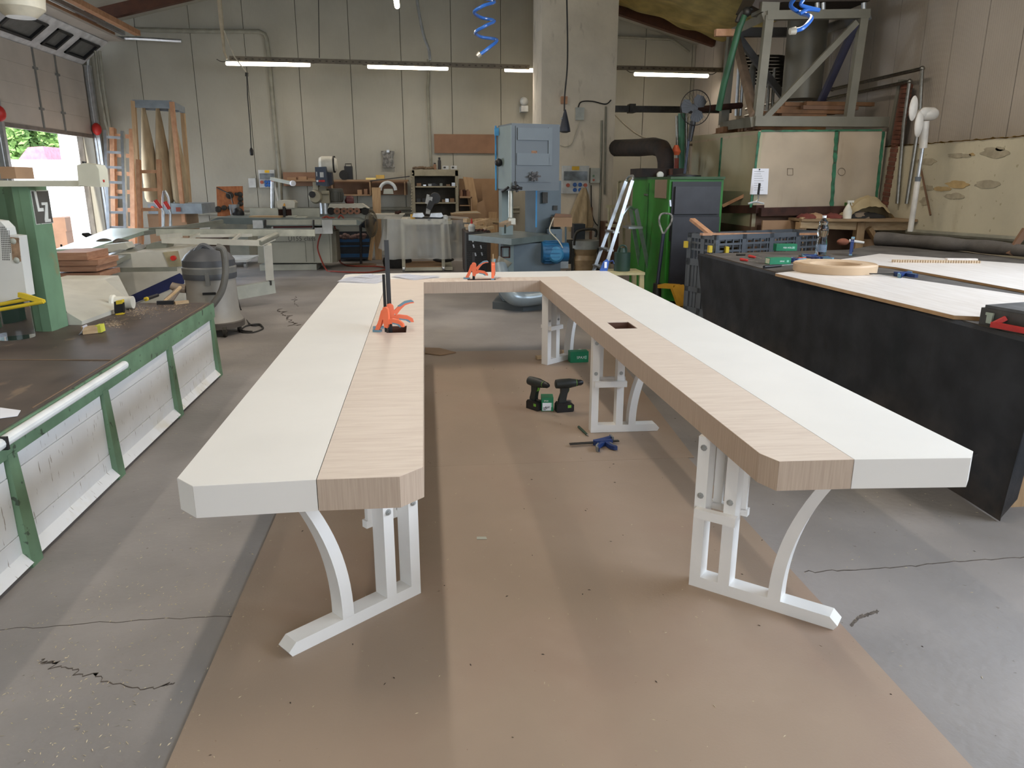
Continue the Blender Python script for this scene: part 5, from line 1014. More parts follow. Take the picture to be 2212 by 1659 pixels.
# drill head
Yd = 14.9; t = thing('mortising_drill', 'cream drilling machine with dark blue control box behind the planer', 'machine', P(703, 470, Y=Yd)); bw = mat('drill_cream', (172, 166, 146), .5, 0, .07, 4)
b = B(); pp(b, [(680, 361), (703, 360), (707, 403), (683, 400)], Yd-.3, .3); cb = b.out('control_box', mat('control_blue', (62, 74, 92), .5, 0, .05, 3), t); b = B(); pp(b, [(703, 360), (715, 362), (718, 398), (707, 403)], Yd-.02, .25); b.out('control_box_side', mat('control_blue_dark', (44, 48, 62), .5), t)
b = B(); pb(b, 691, 372, 699, 383, Yd-.31, .01); b.out('white_label', MATS['panel_grey'], cb); b = B(); pb(b, 683, 371, 685, 381, Yd-.31, .01); b.out('white_strip', MATS['panel_grey'], cb)
for xx, m_ in ((686, paper), (691, red), (696, red), (700, red)): c = P(xx, 391, Y=Yd-.3); B().cyl(c, c+Vector((0, -.03, 0)), .02, n=8).out('button', m_, cb)
a, c = P(690, 355, Y=Yd), P(728, 357, Y=Yd); B().lathe([(.12, 0), (.15, .05), (.15, (c-a).length-.08), (.10, (c-a).length)], tuple(a), 18, 'x').out('white_drum', mat('drum_white', (222, 218, 204), .5), t); B().lathe([(.155, .26), (.155, .29)], tuple(a), 18, 'x', caps=False).out('dark_strap', black_pl, t)
b = B(); pb(b, 686, 403, 704, 416, Yd-.1, .3); pb(b, 692, 414, 711, 439, Yd-.15, .4); b.out('head_casting', bw, t, bev=.03)
b = B(); pb(b, 676, 393, 687, 420, Yd-.2, .25); b.out('gear_housing', bw, t, bev=.04); c = P(682, 425, Y=Yd-.2); B().lathe([(.10, -.1), (.13, 0), (.10, .2)], (c.x, c.y, c.z), 18, 'y').out('rear_motor', bw, t); c = P(675, 420, Y=Yd-.3); B().lathe([(.06, -.05), (.06, .1)], (c.x, c.y, c.z), 12, 'y').out('hand_knob', black_pl, t)
c = P(703, 462, Y=Yd); B().cyl(c, P(702, 437, Y=Yd), .105, n=20).out('chrome_column', alu, t); B().cyl(P(695, 416, Y=Yd-.2), P(711, 416, Y=Yd-.2), .035).out('cross_shaft', bw, t)
mo = P(725, 437, Y=Yd+.1); b = B(); H = P(725, 407, Y=Yd+.1).z-mo.z
b.lathe([(.13, 0), (.15, .02), (.15, H*.75), (.155, H*.76), (.155, H*.95), (.12, H)], tuple(mo), 20)
for i in range(20): a = i*math.pi/10; b.box(mo.x+.16*math.cos(a)-.006, mo.x+.16*math.cos(a)+.006, mo.y+.16*math.sin(a)-.006, mo.y+.16*math.sin(a)+.006, mo.z+.04, mo.z+H*.7)
b.out('electric_motor', mat('motor_grey', (92, 92, 86), .5, .2, .1, 5), t)
tag(B().tube([P(745, 435, Y=15.0), P(750, 434, Y=15.0), P(757, 434, Y=15.0), P(764, 434, Y=15.0)], [.02, .10, .10, .08], 12).out('dark_red_grinder', mat('wine_red', (90, 34, 40), .5)), 'wine red grinder on top of the belt sander', 'grinder')
t = thing('edge_sander', 'cream edge sander with a row of brown discs behind the planer', 'machine', P(750, 470, Y=14.9)); b = B(); pp(b, [(712, 440), (782, 440), (797, 450), (708, 450)], 14.8, .3); b.out('belt_cover', machine_w, t); b = B(); pb(b, 712, 450, 792, 461, 15.0, .15); b.out('belt_box', rust, t)
for i, xx in enumerate((728, 743, 757, 771)): c = P(xx, 456, Y=14.78); B().lathe([(.062, 0), (.062, .15)], (c.x, c.y, c.z), 18, 'y').out('disc', mat('disc_brown', (146, 104, 84), .7), t); B().lathe([(.02, -.012), (.02, 0)], (c.x, c.y, c.z), 8, 'y').out('hub', dark_steel, t)
for xx in (715, 788): c = P(xx, 456, Y=14.8); B().lathe([(.07, 0), (.07, .2)], (c.x, c.y, c.z), 16, 'y').out('end_roller', black_rub, t)
b = B(); pb(b, 700, 461, 800, 474, 14.9, .5); b.out('base', lgrey, t); b = B(); pb(b, 700, 474, 790, 500, 15.1, .3); b.out('lower_body', pw, t)
b = B(); pp(b, [(770, 463), (874, 463), (866, 470), (770, 470)], 15.2, .5); pb(b, 800, 470, 868, 473, 15.2, .5); b.out('side_table', machine_w, t); 
b = B(); b.tube([P(853, 459, Y=15.2), P(860, 460, Y=15.2), P(866, 456, Y=15.2)], .03, 6); tag(b.out('small_clamp', rust), 'small rusty clamp on the cream side table', 'clamp')
b = B(); b.bar(P(810, 480, Y=15.1), P(799, 562, Y=14.9), .05, .06); tag(b.out('leaning_batten', pine), 'thin pale batten leaning beside the pedestal fan', 'batten')
# crate trolley
t = thing('blue_crate_stack', 'stack of dark crates with blue rims full of scrap behind the planer', 'crates', P(760, 560, Y=15.8)); km_ = mat('crate_dark', (44, 48, 54), .6); bl = mat('crate_blue', (20, 82, 130), .5)
for i, (y0, y1) in enumerate(((500, 527), (527, 541), (541, 560))):
    b = B(); pb(b, 729, y0, 797, y1, 15.8, .6); b.out('crate', km_, t); b = B(); pb(b, 728, (516, 530, 548)[i], 798, (523, 533, 556)[i], 15.78, .05); b.out('blue_rim', bl, t)
b = B(); pb(b, 718, 487, 800, 500, 15.9, .4); b.out('upper_bin', km_, t)
b = B(); rr = random.Random(4)
for i in range(22): b.sph(P(733+rr.uniform(0, 58), 514-rr.uniform(0, 7), Y=15.8), (.06, .05, .04), 6)
b.out('scrap_pieces', mat('scrap_mauve', (120, 96, 90), .7), t, kind='stuff')
t = thing('pedestal_fan', 'dusty pedestal fan seen edge-on beside the blue crates', 'fan', P(780, 575, Y=15.0)); b = B(); c = P(803, 482, Y=15.0)
for k in range(5): b.tube([(c.x+(.20-.012*k*k)*math.cos(i/24*6.283)*.6, c.y-.12+.06*k, c.z+(.26-.012*k*k)*math.sin(i/24*6.283)) for i in range(25)], .006, 5)
for i in range(40): a = i/40*6.283; b.tube([(c.x, c.y-.14, c.z), (c.x+.12*math.cos(a), c.y-.12, c.z+.25*math.sin(a)), (c.x+.10*math.cos(a), c.y+.14, c.z+.2*math.sin(a))], .004, 4)
b.out('grille', mat('grille_brown', (116, 106, 88), .6), t); B().sph((c.x-.1, c.y+.05, c.z), (.16, .10, .10)).out('motor', mat('fan_motor_dark', (36, 44, 56), .5), t)
for i in range(3): a = i*2.09+.5; B().bar((c.x-.02, c.y-.05, c.z), (c.x-.02+.1*math.cos(a), c.y-.05, c.z+.2*math.sin(a)), .02, .10).out('blade', MATS['fan_motor_dark'], t)
B().cyl(P(780, 572, Y=15.0), P(779, 485, Y=15.0), .025).out('pole', black_pl, t); fp = P(780, 576, Z=.0); B().lathe([(.30, 0), (.30, .015), (.05, .03)], (P(780, 575, Y=15.0).x, 15.0, 0.0), 24).out('base', mat('base_tan', (130, 104, 84), .6), t)
b = B(); gl = lambda x, y: P(x, y, Z=.02)
b.tube(arcpts([P(693, 505, Y=14.1), P(687, 525, Y=14.1), P(688, 545, Y=14.0), gl(705, 583), gl(720, 586), gl(755, 588), gl(800, 588), gl(835, 581), gl(820, 576), gl(770, 575), gl(745, 572), gl(735, 566)], 8)+[P(727, 540, Y=14.9), P(726, 500, Y=14.9), P(722, 488, Y=14.9)], .014, 8)
tag(b.out('red_hose', redhose), 'red air hose looping from the planer over the floor', 'hose')
# ------------------------------------------------------------------ plastic covered cart with mitre saw
Yc = 13.8; t = thing('saw_cart', 'pale steel cart with clear plastic sheeting draped over it', 'cart', P(915, 586, Y=Yc)); fz = P(910, 581, Y=Yc).z; tz = P(910, 481, Y=Yc).z
xa, xb = P(871, 540, Y=Yc).x, P(957, 540, Y=Yc).x
b = B(); fr = mat('cart_cream', (190, 188, 170), .5)
for (X, yy) in ((xa, Yc), (xb, Yc), (xa+.05, Yc+.9), (xb+.15, Yc+.9)): B().box(X-.03, X+.03, yy-.03, yy+.03, fz, tz).out('post', fr, t)
b = B()
for z_ in (fz, tz): b.box(xa, xb, Yc-.03, Yc+.03, z_-.03, z_+.03); b.box(xa-.03, xa+.05, Yc, Yc+.9, z_-.03, z_+.03); b.box(xb-.03, xb+.17, Yc, Yc+.9, z_-.03, z_+.03); b.box(xa, xb, Yc+.87, Yc+.93, z_-.03, z_+.03)
b.out('frame', fr, t); B().box(xa, xb, Yc, Yc+.9, fz+.03, fz+.05).out('lower_shelf', mdfw, t); B().box(xa-.02, xb+.05, Yc-.02, Yc+.95, tz+.03, tz+.06).out('top_board', machine_w, t)
for X, yy in ((xa, Yc), (xb, Yc), (xa, Yc+.9), (xb, Yc+.9)): B().lathe([(.055, -.018), (.055, .018)], (X, yy, .055), 14, 'x').out('caster', alu, t); B().box(X-.02, X+.02, yy-.02, yy+.02, .06, fz).out('caster_fork', black_pl, t)
def drape(x0, x1, yy, zb, ph):
    def f_(u, v):
        X = x0+(x1-x0)*u; amp = .04+.06*v
        return (X+(u-.5)*.10*v, yy-.03-.05*v-amp*.6*mnoise.noise((X*4, v*1.2, ph))-.02*math.sin(X*23+ph), (tz+.07)*(1-v)+zb*v+.03*mnoise.noise((X*6, 0, ph))*v)
    return f_
B().grid(drape(xa-.26, xb+.10, Yc-.04, .24, 1), 60, 16).out('plastic_sheet', clearp, t, smooth=60)
B().grid(lambda u, v: (xa-.32+.10*math.sin(v*9)*u-.06*u, Yc-.04+1.0*v, (tz+.04)*(1-u)+.38*u-.2*(1-u)*0+.04*mnoise.noise((u*3, v*5, 2))), 12, 30).out('plastic_sheet', clearp, t, smooth=60)
B().grid(lambda u, v: (xa-.33+(xb-xa+.85)*u, Yc-.05+1.1*v, tz+.075-.03*abs(math.sin(u*8))*.6-(.10*max(0, u-.75)*4)**2), 24, 8).out('plastic_sheet', clearp, t, smooth=60)
B().grid(lambda u, v: (xb+.10+.62*u, Yc+.35+.08*mnoise.noise((u*4, v*2, 5)), (tz+.03)*(1-v)+.15*v), 16, 16).out('plastic_sheet', clearp, t, smooth=60)
tag(B().lathe([(.26, 0), (.28, .12), (.26, .18)], (P(858, 560, Y=14.6).x, 14.6, 0), 20).out('dark_basin', black_rub), 'dark round basin on the floor left under the plastic cart', 'basin')
b = B(); b.sph(P(958, 561, Y=13.9), (.20, .12, .05)); tag(b.out('black_bag', black_pl), 'flat black bag lying on the lower shelf of the cart', 'bag')
t = thing('mitre_saw', 'mitre saw with silver wings standing on the plastic-covered cart', 'saw', P(926, 478, Y=14.0)); b = B(); pp(b, [(897, 471), (957, 471), (956, 478), (898, 478)], 13.9, .5); b.out('base', black_pl, t, bev=.01)
for x0, x1 in ((890, 917), (928, 958)): b = B(); pp(b, [(x0+3, 461), (x1-4, 460), (x1, 467), (x1-6, 470), (x0, 469)], 13.85, .3); b.out('wing', alu, t, bev=.01)
b = B(); b.bar(P(924, 462, Y=14.1), P(930, 425, Y=14.1), .08, .10, up=(0, 1, 0)); b.bar(P(921, 440, Y=14.0), P(925, 420, Y=14.0), .05, .05, up=(0, 1, 0)); b.out('arm', steel, t, bev=.01)
c = P(940, 428, Y=14.3); B().lathe([(.095, -.06), (.105, 0), (.09, .05)], (c.x, c.y, c.z), 22, 'y').out('blade_housing', black_pl, t); c = P(927, 473, Y=13.85); B().cyl(c, c+Vector((0, -.08, 0)), .03).out('turn_knob', black_pl, t); b = B(); b.bar(P(926, 452, Y=13.95), P(934, 435, Y=13.95), .10, .05, up=(0, 1, 0)); b.out('handle', black_pl, t, bev=.015)
tag(B().lathe([(.045, 0), (.045, .11)], tuple(P(892, 476, Y=13.9)), 14).out('yellow_cup', mat('cup_yellow', (206, 160, 60), .5)), 'small yellow cup left of the mitre saw', 'cup')
tag(B().lathe([(.05, 0), (.05, .06), (.02, .08)], tuple(P(962, 474, Y=13.9)), 14).out('white_cup', MATS['panel_grey']), 'small white cup right of the mitre saw', 'cup')
# scrap wood pile and tool cabinet behind the bandsaw
t = thing('offcut_bin', 'wide low bin of thin offcuts between the cabinet and the bandsaw', 'bin', P(1005, 470, Y=14.8)); b = B(); pp(b, [(975, 462), (1038, 461), (1034, 482), (980, 482)], 14.9, .6); b.out('bin', mdfw, t)
for i in range(5): B().bar(P(974+3*i, 462-i*.8, Y=14.9+i*.1), P(1038-2*i, 461-i, Y=15.0+i*.1), .08, .025).out('offcut', lgrey if i % 2 else pineh, t)
rr = random.Random(9)
for i in range(18):
    x0 = rr.uniform(1004, 1052); y0 = rr.uniform(474, 498); a = rr.uniform(-.5, .5); L_ = rr.uniform(14, 30)
    b = B(); Yy = 13.2+(y0-474)*-.03+rr.uniform(0, .1)+i*.012; b.bar(P(x0, y0, Y=Yy), P(x0+L_*math.cos(a), y0+L_*math.sin(a)*.5, Y=Yy+.12), rr.uniform(.06, .12), rr.uniform(.03, .07))
    o = tag(b.out('wood_offcut', pineh if i % 3 else pine), 'short pale wooden offcut in the loose heap behind the black cabinet', 'offcut', 'loose wooden offcuts heaped behind the black cabinet')
b = B(); pb(b, 1004, 500, 1060, 590, 13.0, .8); tag(b.out('offcut_bench', mat('dark_bench', (62, 50, 42), .8)), 'dark low bench carrying the heap of offcuts', 'bench')
t = thing('perforated_cabinet', 'black perforated tool cabinet left of the bandsaw table', 'cabinet', P(1030, 590, Y=11.6)); b = B(); pb(b, 1008, 503, 1052, 618, 11.6, .5); b.out('body', mat('cabinet_black', (36, 37, 40), .5), t, bev=.008)
b = B()
for i in range(12):
    for j in range(16): 
        if (i*7+j*3) % 5: pb(b, 1010+i*3.4, 520+j*4.2, 1010.9+i*3.4, 521+j*4.2, 11.595, .006)
b.out('perforations', mat('perf_grey', (92, 92, 92), .6), t, kind='stuff')
for i, (x, y) in enumerate(((1020, 521), (1030, 517), (1040, 516), (1022, 533), (1038, 535), (1026, 551), (1040, 550))): B().bar(P(x, y-5, Y=11.55), P(x+2, y+2, Y=11.55), .02, .02).out('hanging_bit', alu, t)
t = thing('glue_bottle', 'white glue bottle with red cap on the black tool cabinet', 'bottle', P(1019, 502, Y=11.8)); p = P(1019, 500, Y=11.8); B().lathe([(.05, 0), (.055, .08), (.03, .12)], tuple(p), 14).out('body', MATS['panel_grey'], t); B().lathe([(.02, .12), (.008, .20)], tuple(p), 10).out('cap', red, t)
b = B()
for i in range(14): b.bar(P(1012+i*3, 500-rr.uniform(0, 5), Y=11.8), P(1014+i*3+rr.uniform(-3, 3), 497, Y=12.0), .02, .02)
tag(b.out('cabinet_clutter', mat('clutter_dark_red', (80, 44, 40), .7)), 'jumble of small dark tools on the black cabinet', 'tools', kind='stuff')
# ------------------------------------------------------------------ bandsaw
t = thing('bandsaw', 'tall grey-blue industrial bandsaw with cast table and blue motor', 'bandsaw', (1.3, 9.7, 0))
A = Vector((P(1105, 300, Y=9.3).x, 9.3, 0)); Bq = Vector((P(1209, 300, Y=9.46).x, 9.46, 0)); Cq = Vector((P(1076, 300, Y=9.75).x, 9.75, 0)); D = Bq+Cq-A
zT = P(1105, 266, Y=9.3).z; zM = P(1105, 412, Y=9.3).z; zS = P(1160, 413, Y=9.4).z
ub = (Bq-A).normalized(); nb = Vector((ub.y, -ub.x, 0)); W_ = (Bq-A).length
def q4(a, b_, c, d, z0, z1): return [(*a.xy, z0), (*b_.xy, z0), (*c.xy, z0), (*d.xy, z0), (*a.xy, z1), (*b_.xy, z1), (*c.xy, z1), (*d.xy, z1)]
B().hexa(q4(A, Bq, D, Cq, zM, zT)).out('wheel_housing', bs_blue, t, bev=.008)
B().hexa(q4(A-Vector((.012, 0, 0)), A, Cq, Cq-Vector((.012, 0, 0)), zM+.02, zT-.02)).out('side_door', bs_light, t)
Mb = Matrix.Translation((A.x, A.y, 0)) @ Matrix((ub, -nb, Vector((0, 0, 1)))).transposed().to_4x4()   # local x along face, y into machine
B(Mb).box(.05, W_-.12, -.012, 0, zM+.10, zT-.03).out('front_door', bs_blue, t, bev=.006)
b = B(Mb); b.box(.07, W_-.14, -.028, -.012, zT-.19, zT-.05); b.box(.06, W_-.14, -.024, -.012, zM+.30, zM+.44); b.box(W_-.16, W_-.11, -.024, -.012, zM+.3, zT-.04); b.out('door_rib', mat('bandsaw_rib', (98, 107, 112), .5, 0, .05, 3), t, bev=.006)
B(Mb).box(W_*.40, W_*.52, -.014, -.012, (zT+zM)/2+.02, (zT+zM)/2+.08).out('worn_badge', mat('badge_rust', (150, 112, 84), .7, 0, .3, 30), t)
b = B(Mb); b.lathe([(.05, -.07), (.02, -.02), (.02, 0)], (W_*.44, 0, zM+.17), 8, 'y'); 
for i in range(6): a = i*math.pi/3; b.bar((W_*.44, -.06, zM+.17), (W_*.44+.08*math.cos(a), -.06, zM+.17+.06*math.sin(a)), .02, .02)
b.out('tension_wheel', mat('wheel_dark', (66, 60, 56), .5), t)
b = B(); b.cyl((Cq.x-.03, Cq.y, zM), (Cq.x-.03, Cq.y, zT), .012); b.box(Cq.x-.05, Cq.x+.22, Cq.y-.06, Cq.y-.03, zT-.12, zT-.03); b.out('sky_blue_trim', sky, t)
p = P(1077, 351, Y=9.6); B().sph(tuple(p), (.05, .05, .05)).out('door_knob', black_pl, t)
# neck and lower frame
nk0 = Vector((P(1158, 480, Y=10.15).x, 10.15, 0)); nk1 = Vector((P(1211, 480, Y=10.2).x, 10.2, 0)); dv = Vector((-.10, .38, 0))
B().hexa(q4(nk0, nk1, nk1+dv, nk0+dv, .09, zM+.12)).out('neck', bs_body, t, bev=.006)
B().box(A.x+.12, P(1198, 340, Y=9.62).x, 9.62, 10.5, zM+.06, zT-.12).out('rear_frame', bs_blue, t)
B().hexa(q4(Cq+Vector((.05, .05, 0)), Cq+Vector((.2, .09, 0)), Cq+Vector((.17, .2, 0)), Cq+Vector((.02, .16, 0)), .35, zM)).out('rear_strut', bs_light, t)
B().box(nk0.x-.01, nk0.x+.01, nk0.y-.015, nk0.y, 1.0, zM).out('blue_edge_strip', sky, t)
c = P(1178, 427, Y=10.1); B().box(c.x-.035, c.x+.035, 10.11, 10.17, c.z-.07, c.z+.07).out('control_switch', dark_steel, t); c = P(1200, 449, Y=10.15); B().box(c.x-.03, c.x+.03, 10.16, 10.2, c.z-.03, c.z+.03).out('socket', dark_steel, t)
# blade guide, blade and levers
g = B(); g.cyl(P(1103, 412, Y=9.5), P(1103, 470, Y=9.5), .028, n=12); g.box(P(1097, 470, Y=9.5).x, P(1112, 470, Y=9.5).x, 9.42, 9.55, P(1103, 484, Y=9.5).z, P(1103, 471, Y=9.5).z); g.out('blade_guide', mat('guide_steel', (186, 184, 172), .35, .6), t)
B().bar(P(1100, 480, Y=9.5), P(1086, 486, Y=9.3), .10, .05).bar(P(1100, 484, Y=9.5), P(1114, 484, Y=9.5), .03, .03).out('guide_block', mat('guide_wood', (160, 140, 116), .6), t)
B().bar(P(1091, 486, Y=9.3), P(1091, 504, Y=9.3), .02, .05, up=(0, 1, 0)).out('blade_cover', mat('blade_green', (34, 52, 46), .6), t)
b = B(); b.cyl(P(1085, 414, Y=9.4), P(1098, 405, Y=9.3), .016); b.cyl(P(1113, 392, Y=9.25), P(1117, 415, Y=9.25), .016); b.cyl(P(1105, 404, Y=9.25), P(1128, 407, Y=9.25), .018); b.sph(P(1116, 405, Y=9.25), (.035, .03, .035)); b.out('clamp_levers', black_pl, t)
tz_ = P(1105, 519, Y=8.9).z
tq = [P(1105, 520, Z=tz_), P(1209, 506, Z=tz_), P(1150, 500, Z=tz_), P(1012, 508, Z=tz_)]
tq = [P(1105, 516, Z=tz_), P(1207, 505, Z=tz_), P(1112, 498.5, Z=tz_), P(1012, 507, Z=tz_)]
B().hexa([v-Vector((0, 0, .075)) for v in tq]+tq).out('saw_table', cast, t, bev=.006)
v = tq[1]; B().bar(v+Vector((-.02, .0, -.10)), v+Vector((.06, .25, -.03)), .02, .14).out('table_flap', mat('flap_grey', (84, 86, 84), .6), t)
# base
b = B(); x0_, x1_ = P(1086, 600, Y=9.6).x, P(1160, 600, Y=9.6).x
b.box(x0_, x1_+.30, 9.55, 10.14, .06, tz_-.09); b.out('pedestal', bs_body, t, bev=.01); B().box(x0_, P(1110, 600, Y=9.5).x, 9.52, 9.55, .1, tz_-.1).out('pedestal_door', bs_light, t)
b = B(); c0_ = P(1092, 545, Y=9.5); 
for dx, dz, w, h_ in ((-.055, 0, .015, .14), (.055, 0, .015, .14), (0, .065, .12, .015), (0, -.065, .12, .015)): b.box(c0_.x-w/2+dx, c0_.x+w/2+dx, 9.505, 9.52, c0_.z+dz-h_/2, c0_.z+dz+h_/2)
b.out('inspection_frame', rust, t)
b = B(); b.prism([(P(*q, Z=.0).x, P(*q, Z=.0).y) for q in ((1064, 667), (1130, 673), (1172, 669), (1215, 655), (1075, 652))], .0, .09); b.out('base_plate', bs_blue, t, bev=.01)
B().tube(arcpts([P(1078, 575, Y=9.45), P(1084, 598, Y=9.35), P(1092, 622, Y=9.25), P(1110, 642, Y=9.2), P(1135, 645, Y=9.25), P(1172, 640, Y=9.3)], 6), .10, 18).out('extraction_pipe', mat('pipe_grey_blue', (146, 158, 164), .3, .3, .08, 4), t)
B().tube([P(1080, 582, Y=9.5), P(1092, 560, Y=9.5)], [.06, .10], 14).out('extraction_cone', mat('cone_beige', (150, 144, 128), .5), t)
mp_ = P(1170, 545, Y=9.5); b = B(); b.lathe([(.13, 0), (.14, .02), (.14, .22), (.13, .24), (.12, .26), (.12, .34)], (mp_.x, mp_.y, mp_.z), 24, 'x')
for i in range(18): a = i*math.pi/9; b.bar((mp_.x+.03, mp_.y+.145*math.cos(a), mp_.z+.145*math.sin(a)), (mp_.x+.21, mp_.y+.145*math.cos(a), mp_.z+.145*math.sin(a)), .008, .008)
b.out('electric_motor', motor_b, t); mc = P(1201, 550, Y=9.38); B().lathe([(.075, -.02), (.10, .0), (.115, .05), (.115, .1)], (mc.x, mc.y, mc.z), 24, 'y').out('motor_fan_cover', mat('motor_blue_bright', (54, 122, 160), .4), t)
b = B(); pb(b, 1190, 528, 1228, 580, 9.75, .05); b.out('belt_guard', mat('guard_lgrey', (150, 156, 158), .5), t); b = B(); pb(b, 1186, 495, 1214, 530, 9.9, .3); b.out('motor_mount', bs_body, t)
b = B(); b.tube(arcpts([P(x, y, Y=9.45) for x, y in ((1196, 470), (1190, 485), (1188, 500))]+[P(x, y, Y=9.4) for x, y in ((1206, 520), (1216, 540), (1210, 560), (1198, 560))], 4), .008, 6); b.out('motor_cable', cord_w, t)
t = thing('box_on_bandsaw', 'open cardboard box standing on the bandsaw motor mount', 'carton', P(1205, 490, Y=9.95)); b = B(); pb(b, 1196, 470, 1236, 490, 9.92, .25); b.out('box', cardb, t); b = B(); pp(b, [(1196, 470), (1200, 461), (1232, 463), (1236, 470)], 10.1, .02); b.out('flap', brown, t)
tag(B().bar(P(1222, 490, Y=9.93), P(1222, 528, Y=10.0), .02, .08).out('box_bracket', bs_body), 'grey-blue bracket under the cardboard box beside the bandsaw', 'bracket')
# ------------------------------------------------------------------ bag, dust drum and ladder by the pillar
t = thing('canvas_sack', 'limp beige canvas sack hanging on the pillar below the sockets', 'sack', P(1256, 500, Y=13.2))
c0_ = P(1262, 405, Y=13.85); c1_ = P(1250, 500, Y=13.75)
def sack(u, v):
    p_ = c0_.lerp(c1_, v); a = u*6.283; r_ = (.03+.20*v**.8)*(1-.25*max(0, v-.85)/.15); k_ = 1+.2*math.sin(a*5+v*2)
    return (p_.x+r_*k_*math.cos(a)*1.1, p_.y+r_*k_*.6*math.sin(a), p_.z)
B().grid(sack, 40, 24).out('sack', cloth_b, t, smooth=60)
t = thing('chip_extractor', 'dust extractor with grey drum, clear bag and black motor beside the pillar', 'dust extractor', P(1260, 600, Y=12.4)); p = P(1262, 535, Y=12.4)
zq = lambda y: P(1262, y, Y=12.4).z-p.z
B().lathe([(.24, zq(537)), (.25, zq(519))], tuple(p), 28).out('drum_ring', mat('ring_grey', (158, 162, 160), .4), t)
b = B(); b.lathe([(.20, zq(605)), (.23, zq(590)), (.21, zq(575)), (.235, zq(560)), (.20, zq(550)), (.235, zq(537))], tuple(p), 28); b.out('collection_bag', mat('clear_bag_tan', (176, 150, 116), .35, 0, .1, 9, trans=.2), t)
b = B(); pb(b, 1240, 484, 1264, 517, 12.35, .25); b.out('motor', mat('motor_black', (34, 38, 46), .4), t, bev=.02); b = B(); pb(b, 1224, 518, 1243, 570, 12.3, .06); b.out('bracket', dark_steel, t)
b = B(); b.tube(arcpts([P(x, y, Y=12.2) for x, y in ((1240, 530), (1243, 506), (1255, 497), (1280, 495), (1288, 500), (1286, 512))], 5), .022, 8); b.out('push_handle', dark_steel, t)
b = B(); b.box(p.x-.25, p.x+.25, 12.2, 12.7, .05, .12); b.box(p.x-.24, p.x-.20, 12.25, 12.3, .1, p.z); b.box(p.x+.2, p.x+.24, 12.25, 12.3, .1, p.z); b.out('stand', dark_steel, t)
t = thing('step_ladder', 'aluminium step ladder standing open in front of the green furnace', 'ladder', P(1350, 640, Y=10.2)); 
f0, f1 = P(1366, 390, Y=10.0), P(1352, 392, Y=10.5); g0, g1 = P(1284, 652, Y=9.8), P(1262, 640, Y=10.35); r0, r1 = P(1374, 452, Y=10.1), P(1362, 452, Y=10.5); h0, h1 = P(1414, 643, Y=10.25), P(1392, 625, Y=10.7)
g0.z = g1.z = h0.z = h1.z = .015
for a, c in ((f0, g0), (f1, g1)): B().bar(a, c, .03, .045, up=(1, 0, 0)).out('rail', alu, t, bev=.003)
for a, c in ((r0, h0), (r1, h1)): B().bar(a, c, .025, .05, up=(1, 0, 0)).out('rear_rail', alu, t, bev=.003)
for k_ in (.42, .57, .72, .87): a, c = f0.lerp(g0, k_), f1.lerp(g1, k_); B().bar(a, c, .09, .025).out('step', alu, t)
a, c = P(1350, 491, Y=10.05), P(1370, 490, Y=10.5); B().bar((a+c)/2+Vector((-.06, 0, 0)), (a+c)/2+Vector((.14, 0, 0)), .34, .03).out('platform', alu, t)
B().tube(arcpts([f0, f0+Vector((.02, .05, .06)), f1+Vector((.02, -.05, .06)), f1], 4), .016, 8).out('top_bow', alu, t); B().tube(arcpts([f0.lerp(g0, .30), P(1358, 448, Y=10.0), P(1370, 452, Y=10.1), r0], 4), .02, 8).out('hinge_arch', alu, t)
t = thing('plastic_stool', 'cream plastic stool behind the far right corner of the table', 'stool', P(1350, 620, Y=8.5)); sz = P(1345, 588, Y=8.4).z; c = P(1346, 588, Y=8.5)
B().box(c.x-.20, c.x+.22, 8.35, 8.75, sz-.03, sz).out('seat', mat('stool_cream', (206, 196, 150), .5), t, bev=.012)
for dx in (-.17, .19):
    for dy in (8.39, 8.71): B().bar((c.x+dx, dy, sz-.03), (c.x+dx*1.12, dy, .0), .05, .05).out('leg', MATS['stool_cream'], t)
t = thing('watering_can', 'dark green metal can with handle standing on the cream stool', 'can', (c.x, 8.55, sz)); wg = mat('can_green', (34, 62, 50), .5, 0, .1, 5); wx = P(1343, 588, Y=8.55).x; hz = P(1343, 545, Y=8.55).z-sz; R_ = .095
B().lathe([(R_, 0), (R_, hz*.98), (R_*.9, hz)], (wx, 8.55, sz+.001), 28).out('body', wg, t); B().tube(arcpts([(wx-.06, 8.55, sz+hz), (wx-.04, 8.55, sz+hz+.06), (wx, 8.55, sz+hz+.08), (wx+.04, 8.55, sz+hz+.06), (wx+.05, 8.55, sz+hz)], 4), .01, 8).out('handle', wg, t); B().lathe([(R_*.5, hz), (R_*.35, hz+.05)], (wx, 8.55, sz), 14).out('neck', wg, t)
t = thing('blue_spray_gun', 'blue and white spray gun lying at the far right corner of the table', 'tool', P(1310, 586, Y=7.15)); gq = P(1308, 583, Z=T+.03)
b = B(); pp(b, [(1296, 586), (1304, 566), (1312, 560), (1316, 566), (1312, 586)], 7.18, .03); b.out('body', mat('gun_blue', (52, 96, 178), .5), t, bev=.004); b = B(); pb(b, 1306, 566, 1311, 579, 7.17, .01); b.out('label', paper, t); b = B(); pt(b, [(1313, 566, 7.2), (1324, 563, 7.2), (1326, 570, 7.2)], .008, 6); b.out('nozzle', bluep, t)
